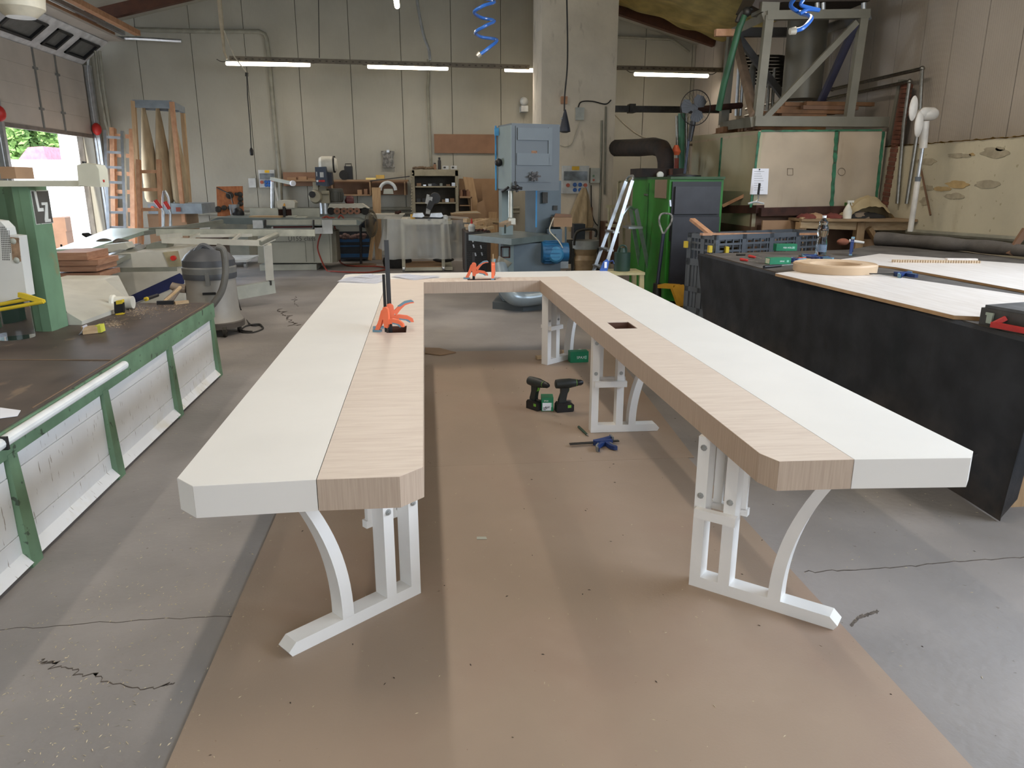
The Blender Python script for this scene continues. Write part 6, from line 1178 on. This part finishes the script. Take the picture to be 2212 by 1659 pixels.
# things behind the ladder
b = B(); fx = [(1338, 392), (1335, 470)]; b.bar(P(1337, 392, Y=13.2), P(1333, 480, Y=13.2), .04, .04, up=(0, 1, 0)); b.bar(P(1337, 392, Y=13.2), P(1362, 392, Y=13.2), .04, .04); b.bar(P(1360, 392, Y=13.2), P(1358, 480, Y=13.2), .04, .04, up=(0, 1, 0)); b.bar(P(1309, 446, Y=13.2), P(1358, 446, Y=13.2), .03, .05); b.bar(P(1311, 486, Y=13.2), P(1350, 490, Y=13.2), .2, .05)
b.bar(P(1316, 446, Y=13.2), P(1316, 600, Y=13.2), .04, .04, up=(0, 1, 0)); b.bar(P(1348, 480, Y=13.2), P(1346, 600, Y=13.2), .04, .04, up=(0, 1, 0))
tag(b.out('pale_rack', mat('rack_pale', (188, 182, 150), .6)), 'pale open rack frame behind the step ladder', 'rack')
b = B(); pb(b, 1308, 480, 1336, 570, 13.5, .5); tag(b.out('brown_cupboard', mat('cupboard_brown', (110, 80, 62), .7)), 'brown cupboard standing behind the step ladder', 'cupboard')
# ------------------------------------------------------------------ green furnace
t = thing('green_furnace', 'bright green wood furnace with black doors beside the pillar', 'furnace', (3.4, 10.2, 0)); fx0, fx1 = P(1442, 480, Y=9.4).x, P(1557, 480, Y=9.4).x; fz1 = P(1442, 387, Y=9.4).z
B().box(fx0, fx1, 9.4, 11.1, .08, fz1).out('body', boiler_g, t, bev=.01)
B().box(fx0+.03, fx1-.04, 9.37, 9.40, P(1500, 520, Y=9.4).z, fz1-.03).out('front_frame', boiler_k, t); B().box(fx0+.06, fx1-.06, 9.33, 9.37, P(1500, 462, Y=9.4).z, P(1500, 403, Y=9.4).z).out('upper_door', mat('door_black', (46, 46, 52), .45), t, bev=.006)
B().box(fx0+.04, fx1-.05, 9.32, 9.37, .25, P(1500, 468, Y=9.4).z).out('lower_door', MATS['door_black'], t, bev=.006); b = B(); b.bar(P(1447, 432, Y=9.3), P(1448, 446, Y=9.3), .02, .03); b.out('door_latch', alu, t)
B().box(fx0-.002, fx1+.002, 9.36, 11.1, fz1, fz1+.03).out('top_plate', mat('top_dark_green', (60, 92, 60), .6), t)
b = B(); b.box(fx0-.012, fx0, 9.5, 9.98, P(1420, 428, Y=9.7).z, P(1420, 388, Y=9.7).z); b.out('wooden_plate', mdf, t, label='brown board hooked on the green side'); b = B(); b.box(fx0-.006, fx0, 10.28, 10.30, .1, fz1-.05); b.out('side_seam', mat('seam_dark_green', (30, 88, 26), .6), t)
b = B(); c = P(1398, 421, X=fx0-.02); b.cyl(c, c+Vector((0, .12, 0)), .015); b.out('side_latch', steel, t)
t = thing('flue_box', 'sooty black flue box on top of the green furnace', 'flue', P(1400, 385, Y=10.8)); b = B(); xx0, xx1 = P(1378, 370, Y=10.6).x, fx1-.15; b.box(xx0, xx1, 10.4, 11.0, fz1+.031, P(1400, 364, Y=10.6).z); b.out('box', soot, t, bev=.01)
c = P(1427, 378, Y=10.3); B().lathe([(.045, 0), (.05, .03)], (c.x, c.y, c.z), 18, 'y').out('dial_gauge', mat('gauge_white', (210, 210, 200), .4), t); B().cyl(P(1449, 365, Y=10.35), P(1449, 385, Y=10.35), .03).out('pipe_stub', rust, t)
pts = [P(1324, 320, Y=14.3), P(1380, 319, Y=12.5), P(1412, 316, Y=11.5), P(1430, 321, Y=11.0), P(1437, 336, Y=10.8), P(1438, 350, Y=10.75), P(1438, 366, Y=10.75)]
tag(B().tube(pts, [.15, .14, .13, .125, .125, .115, .115], 18).out('flue_pipe', soot), 'thick black flue pipe running from the pillar to the furnace', 'flue pipe')
# black wall fan and pipes
t = thing('black_pedestal_fan', 'black pedestal fan with open grille above the green furnace', 'fan', P(1484, 385, Y=9.9)); c = P(1501, 233, Y=9.9); R_ = .20
b = B(); b.tube([(c.x+R_*math.cos(i/32*6.283), c.y-.02, c.z+R_*1.08*math.sin(i/32*6.283)) for i in range(33)], .006, 6)
for i in range(28): a = i/28*6.283; b.tube([(c.x+.03*math.cos(a), c.y-.06, c.z+.03*math.sin(a)), (c.x+R_*math.cos(a), c.y-.02, c.z+R_*1.08*math.sin(a))], .0015, 3)
b.out('grille', black_pl, t)
for i in range(3):
    a = .9+i*2.094; ux = Vector((math.cos(a), 0, math.sin(a))); uz = Vector((-math.sin(a), 0, math.cos(a))); b = B()
    b.prism([(.03, -.03), (.09, -.09), (.16, -.08), (.185, .0), (.15, .08), (.08, .08), (.03, .03)], -.004, .004); bm_ = b.bm
    M = Matrix((ux, uz, Vector((0, 1, 0)))).transposed().to_4x4(); M.translation = c+Vector((0, .02, 0)); bmesh.ops.transform(bm_, matrix=M, verts=bm_.verts); b.out('blade', black_pl, t)
B().lathe([(.05, 0), (.06, .05), (.06, .14), (.03, .18)], tuple(c+Vector((0, .02, 0))), 16, 'y').out('motor', black_pl, t)
B().cyl(P(1497, 262, Y=9.95), P(1490, 305, Y=9.95), .04, .03).out('joint', black_pl, t); B().cyl(P(1488, 300, Y=9.95), P(1478, 382, Y=9.95), .018).out('pole', mat('pole_navy', (46, 56, 76), .4), t)
B().lathe([(.22, 0), (.22, .02), (.04, .04)], (P(1478, 384, Y=9.95).x, 9.95, fz1+.031), 24).out('base', black_pl, t)
t = thing('furnace_pipework', 'dark and green pipes with a small red valve rising behind the furnace', 'pipes', P(1470, 380, Y=11.2))
B().cyl(P(1464, 380, Y=11.2), P(1462, 250, Y=11.2), .02).out('pipe', steel, t); B().tube([P(1472, 380, Y=11.3), P(1472, 245, Y=11.3)], .05, 12).out('green_pipe', mat('pipe_green', (60, 116, 88), .5), t); B().cyl(P(1483, 370, Y=11.3), P(1482, 240, Y=11.3), .02).out('pipe', steel, t)
B().lathe([(.05, 0), (.07, .05), (.03, .14)], tuple(P(1460, 335, Y=11.1)), 12).out('orange_valve', orange, t); B().lathe([(.035, 0), (.035, .2)], tuple(P(1460, 372, Y=11.1)), 12).out('red_valve_body', mat('valve_red', (160, 80, 66), .5), t)
b = B(); b.tube([P(1500, 238, Y=10.8), P(1540, 233, Y=11), P(1600, 228, Y=11.3)], .045, 10); tag(b.out('dark_pipe', rust), 'dark pipe running behind the black fan into the steel frame', 'pipe')
# ------------------------------------------------------------------ bin room with steel frame on top
f0 = P(1640, 282, Y=9.2); f1 = P(1916, 280, Y=9.2); l0 = P(1497, 293, Y=11.6); zb_ = .0; zt_ = f0.z
t = thing('panel_silo', 'large pale panel bin with green sealed seams standing by the right wall', 'bin', (4.9, 10.2, 0))
def wq(a, c, z0, z1, th, nm, m_, z0b=None, z1b=None, **k):
    n = Vector(((c-a).y, -(c-a).x, 0)).normalized()*th
    return B().hexa([(a.x, a.y, z0), (c.x, c.y, z0b if z0b is not None else z0), (c.x-n.x, c.y-n.y, z0b if z0b is not None else z0), (a.x-n.x, a.y-n.y, z0), (a.x, a.y, z1), (c.x, c.y, z1b or z1), (c.x-n.x, c.y-n.y, z1b or z1), (a.x-n.x, a.y-n.y, z1)]).out(nm, m_, t, **k)
zl = P(1640, 455, Y=9.2).z; sm = P(1803, 370, Y=9.2)
a_, s_, e_ = Vector((f0.x, 9.2, 0)), Vector((sm.x, 9.2, 0)), Vector((f1.x, 9.2, 0)); g_ = Vector((.012, 0, 0))
wq(a_, s_-g_, zl, zt_, .05, 'front_panel', bin_m); wq(s_+g_, e_, zl, zt_, .05, 'front_panel', bin_m)
l_ = Vector((l0.x, 11.6, 0)); ml = l_.lerp(a_, .50); wq(l_, ml, zl-.2, l0.z, .05, 'side_panel', mat('bin_side', (176, 168, 140), .7, 0, .06, 2), None, (l0.z+zt_)/2); wq(ml, a_, zl-.2, (l0.z+zt_)/2, .05, 'side_panel', MATS['bin_side'], None, zt_)
B().prism([(a_.x, a_.y+.05), (e_.x, e_.y+.05), (e_.x, 12.4), (l_.x, 12.4), (l_.x, l_.y)], zt_-.04, zt_-.01).out('roof', bin_m, t)
def seamg(x0, y0, x1, y1, w, Yv=9.19, k=0):
    pts_l, pts_r = [], []; n = 26
    for i in range(n+1):
        q = P(x0+(x1-x0)*i/n, y0+(y1-y0)*i/n, Y=Yv); d_ = Vector((1, 0, 0)) if abs(x1-x0) < abs(y1-y0) else Vector((0, 0, 1))
        ww = w*(.8+.5*mnoise.noise((i*.5, k, 0))); sh = .3*w*mnoise.noise((i*.35, k+9, 0)); pts_l.append(q-d_*(ww-sh)); pts_r.append(q+d_*(ww+sh))
    B().prism([(p.x, p.z) for p in pts_l+pts_r[::-1]], Yv, Yv+.008, 'y').out('green_seam', bin_g, t)
seamg(1641, 284, 1622, 448, .018, k=1); seamg(1808, 282, 1797, 445, .028, k=2); seamg(1909, 284, 1892, 440, .022, k=3); seamg(1645, 283, 1905, 281, .013, k=4)
B().box(ml.x-.012, ml.x+.012, ml.y-.02, ml.y+.02, zl-.2, zt_-.02).out('green_seam', bin_g, t)
B().bar(P(1560, 452, Y=9.9), P(1642, 452, Y=9.12), .12, .10).bar(P(1640, 458, Y=9.1), P(1900, 452, Y=9.1), .12, .10).out('rusty_beam', rust, t)
B().bar(P(1640, 492, Y=9.1), P(1800, 490, Y=9.1), .12, .06).out('lower_beam', rust, t)
wq(a_, e_, .0, zl-.03, .05, 'lower_wall', mat('lower_brown', (110, 84, 66), .8, 0, .2, 3)); wq(l_, a_, 0, zl-.2, .05, 'lower_wall', MATS['lower_brown'])
b = B(); pp(b, [(1626, 364), (1661, 364), (1658, 420), (1620, 420)], 9.17, .006)
t2 = thing('notice_sheet', 'typed white notice pinned on the panel bin', 'notice', P(1640, 420, Y=9.17)); b.out('sheet', paper, t2); b = B()
for i in range(9): pb(b, 1629, 370+i*5, 1629+22-(i*7 % 9), 370.8+i*5, 9.168, .002)
b.out('typed_lines', mat('typed_grey', (168, 168, 168), .7), t2); b = B(); c = P(1641, 366, Y=9.16); b.sph(c, .008); b.out('pin', black_pl, t2)
t3 = thing('squeegee', 'squeegee with black handle leaning against the panel bin', 'tool', P(1640, 440, Y=9.0)); B().cyl(P(1641, 396, Y=9.05), P(1638, 420, Y=9.05), .014).out('handle', black_pl, t3); B().tube(arcpts([P(1638, 420, Y=9.05), P(1637, 432, Y=9.05), P(1624, 438, Y=9.05)], 4), .008, 6).out('stem', alu, t3); B().tube(arcpts([P(1616, 440, Y=9.0), P(1632, 436, Y=9.0), P(1650, 440, Y=9.0)], 4), .012, 6).out('blade', MATS['panel_grey'], t3)
for x, y, w_ in ((1707, 371, 'sq'), (1818, 371, 'oval')):
    b = B(); ptsq = [(x-6, y-7), (x+6, y-7), (x+6, y+7), (x-6, y+7), (x-6, y-7)] if w_ == 'sq' else [(x+8*math.cos(i/14*6.283), y+8*math.sin(i/14*6.283)) for i in range(15)]
    b.tube([P(*q, Y=9.195) for q in ptsq], .003, 4); b.out('pencil_mark', mat('pencil', (120, 106, 90), .8), t)
# frame: front and rear frames with diagonals
t = thing('steel_tower', 'grey welded steel frame with diagonal braces standing on the panel bin', 'frame', (4.9, 10, zt_))
Yf = 9.35; fr = lambda x, y, Y_=Yf: P(x, y, Y=Y_)
def bm(a, c, w, m_=frame_g, nm='beam', h_=None): return B().bar(a, c, w, h_ or w*.8, up=(0, 1, 0)).out(nm, m_, t)
bm(fr(1628, 262), fr(1915, 264), .12, h_=.11); bm(fr(1655, 34), fr(1876, 30), .10, nm='beam', h_=.09)
bm(fr(1661, 34), fr(1636, 256), .10, nm='post'); bm(fr(1866, 30), fr(1833, 256), .10, nm='post'); bm(fr(1850, 48), fr(1650, 258), .07, nm='brace')
Yr = 11.3; rr_ = lambda x, y: P(x, y, Y=Yr)
bm(rr_(1588, 70), rr_(1776, 70), .12, frame_d); bm(rr_(1582, 66), rr_(1562, 270), .12, nm='post'); bm(rr_(1772, 70), rr_(1745, 222), .12, nm='post'); bm(rr_(1592, 76), rr_(1694, 212), .09, frame_d, 'brace')
bm(fr(1655, 34), rr_(1588, 66), .10); bm(fr(1872, 34), rr_(1772, 66), .12, frame_d); bm(rr_(1562, 272), fr(1630, 262), .12)
bm(rr_(1588, 76), fr(1630, 250), .10, mat('frame_brown', (128, 108, 90), .6), 'brace'); bm(fr(1850, 50), P(1764, 240, Y=10.0), .08, mat('frame_navy', (66, 66, 86), .5), 'brace'); B().cyl(P(1764, 232, Y=10.0), P(1771, 248, Y=10), .05).out('brace_foot', black_pl, t)
b = B(); pb(b, 1646, 4, 1684, 26, Yf, .3); b.out('corner_plate', frame_g, t)
b = B(); pp(b, [(1625, 12), (1646, -30), (1860, -40), (1880, 2), (1690, 4), (1640, 20)], Yf+.05, .5); b.out('dark_hopper', mat('hopper_dark', (70, 60, 52), .6, .2, .1, 4), t)
for x in (1765, 1778, 1866): B().cyl(fr(x, 6), fr(x, 26), .03).out('bolt_stub', alu, t)
b = B(); b.cyl(P(1752, -20, Y=10.4), P(1730, 215, Y=10.4), .26, n=28); b.out('round_duct', mat('duct_grey', (112, 108, 96), .5, .2, .05, 3), t)
b = B(); b.tube([P(1607, 34, Y=9.5), P(1596, 62, Y=9.5), P(1564, 180, Y=9.6), P(1552, 238, Y=9.7)], .04, 12); tag(b.out('green_pipe', mat('pipe_deep_green', (42, 92, 60), .5, 0, .2, 3)), 'long slanted dark green pipe in front of the steel frame', 'pipe')
b = B(); b.tube(arcpts([P(x, y, Y=9.5) for x, y in ((1592, 48), (1600, 30), (1615, 22), (1640, 10), (1660, -5))], 5), .03, 8); b.sph(P(1612, 26, Y=9.5), .06); tag(b.out('pipe_elbow', dark_steel), 'dark elbow fitting at the top of the green pipe', 'pipe fitting')
b = B(); b.bar(P(1545, 71, Y=9.7), P(1585, 71, Y=9.7), .07, .08); tag(b.out('wooden_beam_end', beech), 'short brown wooden beam end sticking out left of the steel frame', 'beam')
t = thing('heating_manifold', 'bank of dark heating pipes with bends behind the steel frame', 'pipes', P(1660, 240, Y=14))
for i in range(9): b = B(); z_ = i*7.5; b.tube(arcpts([P(1610, 121+z_, Y=11.9), P(1680, 121+z_, Y=11.9), P(1696, 124+z_, Y=11.9), P(1680, 127+z_, Y=11.9), P(1655, 127+z_, Y=11.9)], 4), .019, 6); b.out('pipe', dark_steel, t)
for x in (1592, 1601, 1626, 1638, 1658, 1669): b = B(); b.tube([P(x+4, 130+(x % 7)*6, Y=11.7), P(x-2, 250, Y=11.7)], .025, 8); b.out('riser', steel if x > 1630 else alu, t)
b = B(); b.tube(arcpts([P(x, y, Y=11.7) for x, y in ((1622, 200), (1626, 150), (1632, 140), (1642, 145), (1650, 160))], 4), .05, 10); b.out('bend', grey_pl, t)
for (ya, yb_, lab, zx) in ((148, 182, 'upper', 1992), (176, 212, 'lower', 1965)):
    q0 = P(zx, ya, X=XR-.18); b = B(); q1 = Vector((XR-.12, 13.8, q0.z)); b.tube([q1, q0], .022, 8); b.tube([q0, P(zx-6 if lab == 'upper' else zx-12, 260, X=XR-.18), P(1958 if lab == 'upper' else 1938, 440, X=XR-.18)], .022, 8); b.sph(q0, .03)
    for xx in (.3, .6): b.sph(q1.lerp(q0, xx), .03)
    tag(b.out('steel_pipe', steel), '%s steel water pipe along the right wall, bending down near the white fan' % lab, 'pipe')
# wood stack on the bin
stackw = mat('stack_timber', (136, 98, 66), .7, 0, .15, 5)
k = 0; rr = random.Random(12); zs = zt_+.0
for layer in range(8):
    n = 6-(layer//3)
    for i in range(n):
        X0 = 4.2+rr.uniform(0, .35)+.06*layer; L_ = rr.uniform(.55, 1.0); Yy = 9.7+i*.13+rr.uniform(0, .02); h_ = .048
        b = B(); b.hexa([(X0, Yy, zs+.0), (X0+L_, Yy+.03, zs), (X0+L_, Yy+.11, zs), (X0, Yy+.08, zs), (X0, Yy, zs+h_), (X0+L_, Yy+.03, zs+h_), (X0+L_, Yy+.11, zs+h_), (X0, Yy+.08, zs+h_)])
        tag(b.out('wood_block', stackw if (i+layer) % 3 else brown), ('%s timber of the %s layer in the stack on the bin' % (('front', 'second from front', 'third from front', 'fourth from front', 'fifth from front', 'rearmost')[i], ('bottom', 'second', 'third', 'fourth', 'fifth', 'sixth', 'seventh', 'top')[layer])), 'timber', 'timber stacked on the panel bin')
    zs += .05
zs = zt_
for layer in range(2):
    for i in range(3):
        X0 = 4.22+.02*i+layer*.05; b = B(); b.box(X0, X0+.55, 10.75+.14*i, 10.86+.14*i, zs, zs+.075); tag(b.out('wood_block', stackw), '%s %s timber of the low pile at the left rear of the bin' % (('front', 'middle', 'rear')[i], ('lower', 'upper')[layer]), 'timber', 'low pile of timber at the left rear of the bin')
    zs += .078
# brick pilaster strip and white fan
t = struct(B().bar(P(1958, 180, X=XR-.1), P(1908, 470, X=XR-.1), .16, .04, up=(1, 0, 0)).out('trim_11', mat('mortar', (120, 92, 80), .9)))
a, c = P(1960, 182, X=XR-.12), P(1910, 470, X=XR-.12); n = 30; 
for i in range(n):
    p0, p1 = a.lerp(c, (i+.06)/n), a.lerp(c, (i+.94)/n); B().bar(p0, p1, .15-.02*(i % 2), .06, up=(1, 0, 0)).out('brick', brick_m, t)
b = B(); b.bar(P(1950, 172, X=XR-.08), P(1890, 480, X=XR-.08), .06, .08, up=(1, 0, 0)); struct(b.out('trim_12', frame_g))
t = thing('white_pedestal_fan', 'white pedestal fan with bare blades turned to the right wall', 'fan', P(1985, 470, Y=8.0)); wm_ = mat('fan_white', (206, 200, 190), .45); c = P(1985, 246, Y=8.0)
B().lathe([(.045, 0), (.07, .05), (.07, .16), (.05, .20)], tuple(c+Vector((.0, 0, -.0))), 18, 'x').out('motor', wm_, t, bev=0)
for (x, y, rx, rz) in ((1973, 234, .05, .13), (1985, 268, .05, .14), (2000, 242, .07, .05)): b = B(); b.sph(P(x, y, Y=7.95), (rx, .02, rz)); b.out('blade', wm_, t)
B().cyl(P(1997, 262, Y=8.0), P(1994, 320, Y=8.0), .05, .04, 14).out('neck', wm_, t); B().cyl(P(1993, 320, Y=8.0), P(1983, 385, Y=8.0), .02).out('pole', alu, t); B().lathe([(.028, 0), (.034, .05)], tuple(P(1982, 392, Y=8.0)), 14).out('collar', mat('collar_grey', (110, 116, 122), .5), t); B().cyl(P(1982, 392, Y=8.0), P(1966, 500, Y=8.0), .03, n=14).out('lower_pole', wm_, t)
b = B(); b.tube([P(1985, 345, X=XR-.2), P(2010, 465, X=XR-.2)], .012, 6); tag(b.out('thin_brown_strip', mat('cord_brown', (110, 80, 56), .7)), 'slanted brown strip against the lower right wall', 'strip')
b = B(); b.tube([P(1960, 500, X=XR-.2), P(2212, 516, X=XR-.2)+Vector((0, -.5, 0))], .03, 8); tag(b.out('low_wall_pipe', MATS['grey_conduit']), 'grey pipe running low along the right masonry wall', 'pipe')
b = B(); b.bar(P(2216, 495, X=5.6), P(2180, 550, X=5.5), .05, .05); tag(b.out('leaning_stick', brown), 'brown stick leaning at the right wall behind the felt roll', 'stick')
# ------------------------------------------------------------------ pine bench behind the felt bench
Yb = 8.75; t = thing('pine_bench', 'rough pine workbench by the right wall behind the felt-covered bench', 'workbench', P(1880, 560, Y=Yb)); 
bp = lambda x, y, Y_=Yb: P(x, y, Y=Y_)
B().bar(bp(1728, 481), bp(1852, 485), .05, .13).out('front_rail', pineh, t); B().bar(bp(1865, 487), P(2048, 487, Y=8.5), .05, .11).out('front_rail', pineh, t)
for x0, x1, yy in ((1735, 1732, Yb), (1862, 1854, Yb-.05), (2035, 2032, 8.5)): a = P(x0, 480, Y=yy); B().box(a.x-.05, a.x+.05, yy, yy+.09, 0, a.z).out('leg', pine, t)
B().bar(bp(1876, 492, Yb-.06), bp(1902, 535, Yb-.06), .05, .09, up=(0, 1, 0)).out('brace', pine, t); B().bar(bp(1860, 524), P(2030, 528, Y=8.6), .04, .09).out('lower_rail', mdfw, t)
tz2 = bp(1800, 472).z; B().hexa([(bp(1728, 474).x, Yb-.05, tz2-.03), (5.85, 8.45, tz2-.03), (5.85, 9.05, tz2-.03), (bp(1728, 474).x, 9.05, tz2-.03), (bp(1728, 474).x, Yb-.05, tz2), (5.85, 8.45, tz2), (5.85, 9.05, tz2), (bp(1728, 474).x, 9.05, tz2)]).out('top', mat('bench_brown', (150, 124, 92), .8, 0, .15, 5), t)
for x0, y0, x1, y1, nm, m_, lab, cat_, rz in ((1722, 460, 1758, 470, 'red_cloth', mat('cloth_red', (112, 54, 46), .9), 'red rag lying left on the pine bench', 'cloth', 0), (1775, 460, 1815, 470, 'red_cloth', mat('cloth_red', (112, 54, 46), .9), 'red rag lying in the middle of the pine bench', 'cloth', 0), (1830, 458, 1876, 472, 'grey_cloth', mat('cloth_grey', (126, 112, 96), .9), 'grey-brown crumpled cloth on the pine bench', 'cloth', 0), (1740, 457, 1775, 468, 'brown_cloth', cardb, 'beige crumpled paper between the red rags', 'paper', 0), (1812, 468, 1905, 480, 'dark_tray', black_rub, 'flat dark tray on the pine bench', 'tray', 0)):
    b = B(); c = P((x0+x1)/2, (y0+y1)/2, Y=8.85); w = (P(x1, y1, Y=8.85).x-P(x0, y1, Y=8.85).x)/2; h_ = P(x0, y0, Y=8.85).z-P(x0, y1, Y=8.85).z
    def lump(u, v): a = u*6.283; ph = v*1.57; r_ = math.cos(ph)*(1+.25*mnoise.noise((math.cos(a)*2, math.sin(a)*2, v*3+x0))); return (c.x+w*r_*math.cos(a), 8.82+.14*r_*math.sin(a), tz2+.002+h_*math.sin(ph)*(1+.3*mnoise.noise((u*6, v*4, x0))))
    b.grid(lump, 20, 8); tag(b.out(nm, m_, smooth=50), lab, cat_)
def tarp(u, v): 
    X = 5.15+.62*u; hh_ = .30*math.sin(math.pi*min(1, u*1.05))**.7*(1-.3*v); return (X, 8.75+.3*v, tz2+.005+hh_*math.sin(math.pi*(.15+.8*v))+.03*mnoise.noise((u*8, v*8, 1)))
tag(B().grid(tarp, 24, 14).out('beige_sheet', mat('tarp_beige', (176, 158, 122), .85, 0, .1, 4), smooth=50), 'heap of beige sheet material at the back of the pine bench', 'sheet')
p = P(1830, 466, Y=8.7); t = thing('spray_bottle', 'off-white spray bottle standing on the pine bench', 'bottle', (p.x, 8.7, tz2)); B().lathe([(.05, 0), (.052, .09), (.03, .14), (.014, .17)], (p.x, 8.7, tz2+.001), 18).out('body', MATS['drum_white'], t); b = B(); b.box(p.x-.02, p.x+.06, 8.685, 8.715, tz2+.19, tz2+.215); b.box(p.x-.012, p.x+.012, 8.69, 8.71, tz2+.165, tz2+.20); b.bar((p.x+.03, 8.7, tz2+.19), (p.x+.045, 8.7, tz2+.155), .01, .01); b.out('trigger_head', MATS['drum_white'], t)
b = B(); pb(b, 1838, 438, 1872, 449, 9.05, .15); tag(b.out('green_tray', mat('tray_green', (64, 110, 44), .6)), 'green tray standing on the rusty beam of the bin', 'tray')
b = B(); pb(b, 1646, 476, 1730, 520, 9.0, .03); tag(b.out('leaning_plywood', cardb), 'brown plywood sheet leaning below the bin behind the crate', 'panel')
b = B(); b.bar(P(1668, 456, Y=8.9), P(1610, 470, Y=8.9), .05, .03) if 0 else b.bar(P(1562, 445, Y=9.7), P(1618, 418, Y=9.5), .06, .04); tag(b.out('leaning_stick', beech), 'brown stick leaning in the corner between furnace and bin', 'stick')
p = P(1812, 532, Y=8.2); t = thing('cleaning_brush', 'brush with pale handle and reddish head at the far side of the felt bench', 'brush', (p.x, 8.0, CZ)); B().cyl((p.x-.03, 7.95, CZ+.06), (p.x+.12, 7.9, CZ+.04), .018, .014).out('handle', steel_white, t); B().sph((p.x-.09, 7.97, CZ+.045), (.07, .05, .04)).out('head', mat('brush_red_brown', (150, 92, 70), .8), t)
# ------------------------------------------------------------------ grey folding crate and pallet truck
t = thing('folding_crate', 'large grey folding crate with yellow latches behind the felt bench', 'crate', (3.9, 8.2, 0))
ca, cb_, cc_ = P(1488, 545, Y=8.05), P(1545, 548, Y=7.65), P(1775, 540, Y=8.2)
def wallgrid(a, c, z0, z1, nu, nm):
    d = (c-a).to_3d(); d.z = 0; L_ = d.length; d.normalize(); o = Vector((a.x, a.y, 0)); b = B()
    M = Matrix((d, Vector((-d.y, d.x, 0)), Vector((0, 0, 1)))).transposed().to_4x4(); M.translation = o; b.M = M
    H = z1-z0; b.box(0, L_, 0, .035, z1-.05, z1); b.box(0, L_, 0, .035, z0+H*.62, z0+H*.70); b.box(0, L_, 0, .035, z0+H*.30, z0+H*.36); b.box(0, L_, 0, .035, z0, z0+.10)
    for i in range(nu+1): x_ = L_*i/nu; b.box(max(0, x_-.03), min(L_, x_+.03), 0, .04, z0, z1)
    for i in range(nu*4): x_ = L_*(i+.5)/(nu*4); b.box(x_-.008, x_+.008, .008, .028, z0+.1, z1)
    for zz in (.80, .88): b.box(0, L_, .006, .026, z0+H*zz, z0+H*(zz+.025))
    b.box(0, L_, .014, .02, z0+.1, z0+H*.62); return b.out(nm, cratem, t)
zc = P(1545, 500, Y=7.35).z+.05; zc = P(1600, 506, Y=7.8).z
wallgrid(ca, cb_, .14, zc, 2, 'side_wall'); wallgrid(cb_, cc_, .14, zc, 4, 'side_wall'); dd_ = cc_-cb_; wallgrid(ca, ca+dd_, .14, zc, 4, 'side_wall'); wallgrid(cc_, cc_+(ca-cb_), .14, zc, 2, 'side_wall')
B().prism([(ca.x, ca.y), (cb_.x, cb_.y), (cc_.x, cc_.y), ((ca+dd_).x, (ca+dd_).y)], .10, .15).out('floor_panel', cratem, t)
for q in (ca, cb_, cc_, ca+dd_): B().box(q.x-.06, q.x+.06, q.y-.02, q.y+.1, 0, .10).out('foot', cratem, t)
for x, y, Yv in ((1482, 528, 8.03), (1534, 538, 7.66), (1570, 540, 7.68)): b = B(); c = P(x, y, Y=Yv); b.box(c.x-.018, c.x+.018, c.y-.02, c.y+.03, c.z-.035, c.z+.035); b.out('latch', yellow, t, bev=.006)
b = B(); b.bar(P(1495, 474, Y=8.2), P(1535, 506, Y=7.9), .07, .03); tag(b.out('slat_in_crate', beech), 'brown slat sticking up out of the grey crate', 'slat')
b = B(); b.bar(P(1515, 506, Y=7.70), P(1786, 505, Y=8.22), .05, .025); tag(b.out('long_slat', beech), 'long brown slat lying along the rim of the grey crate', 'slat')
t = thing('pallet_truck', 'yellow pallet truck with dark handle parked beside the green furnace', 'pallet truck', P(1460, 660, Y=8.9)); 
h0 = P(1441, 470, Y=8.8); h1 = P(1420, 615, Y=8.8)
B().tube([P(1433, 505, Y=8.8), h1], .022, 10).out('handle_pole', mat('pole_dark_blue', (36, 40, 58), .4), t); b = B(); b.tube(arcpts([P(x, y, Y=8.8) for x, y in ((1432, 505), (1424, 480), (1427, 464), (1440, 461), (1451, 466), (1449, 482), (1434, 505))], 5), .012, 8); b.out('handle_loop', mat('loop_scuffed', (150, 148, 140), .5, 0, .4, 20), t)
pz = P(1420, 612, Y=8.8); b = B(); b.cyl(pz, (pz.x, 8.8, .12), .05, .06); b.lathe([(.09, -.05), (.09, .05)], (pz.x, 8.8, .09), 16, 'x'); b.out('pump_and_wheel', dark_steel, t)
yp = mat('truck_yellow', (196, 146, 36), .5, 0, .12, 5); B().bar(P(1428, 617, Y=8.75), P(1462, 619, Y=8.6), .18, .04).out('chassis_top', yp, t); B().bar(P(1462, 617, Y=8.6), P(1478, 662, Y=8.45), .18, .04).out('chassis_front', yp, t)
for dx in (0, .42): v0 = P(1430, 660, Z=.08); B().box(v0.x+.1+dx, v0.x+.25+dx, 7.5, 8.7, .05, .1).out('fork', yp, t)
p = P(1170, 776, Z=.006); tag(B().bar(p+Vector((-.05, 0, .018)), p+Vector((.05, .02, .018)), .05, .03).out('wood_offcut', pineh, bev=.003), 'small wooden block on the sheet left of the far right leg', 'offcut')
p = P(1243, 764, Z=.006); tag(B().bar(p+Vector((-.12, .05, .006)), p+Vector((.12, .02, .006)), .16, .010).out('thin_offcut', pineh), 'thin pale offcut lying behind the green carton on the floor', 'offcut')
bpy.context.view_layer.update()
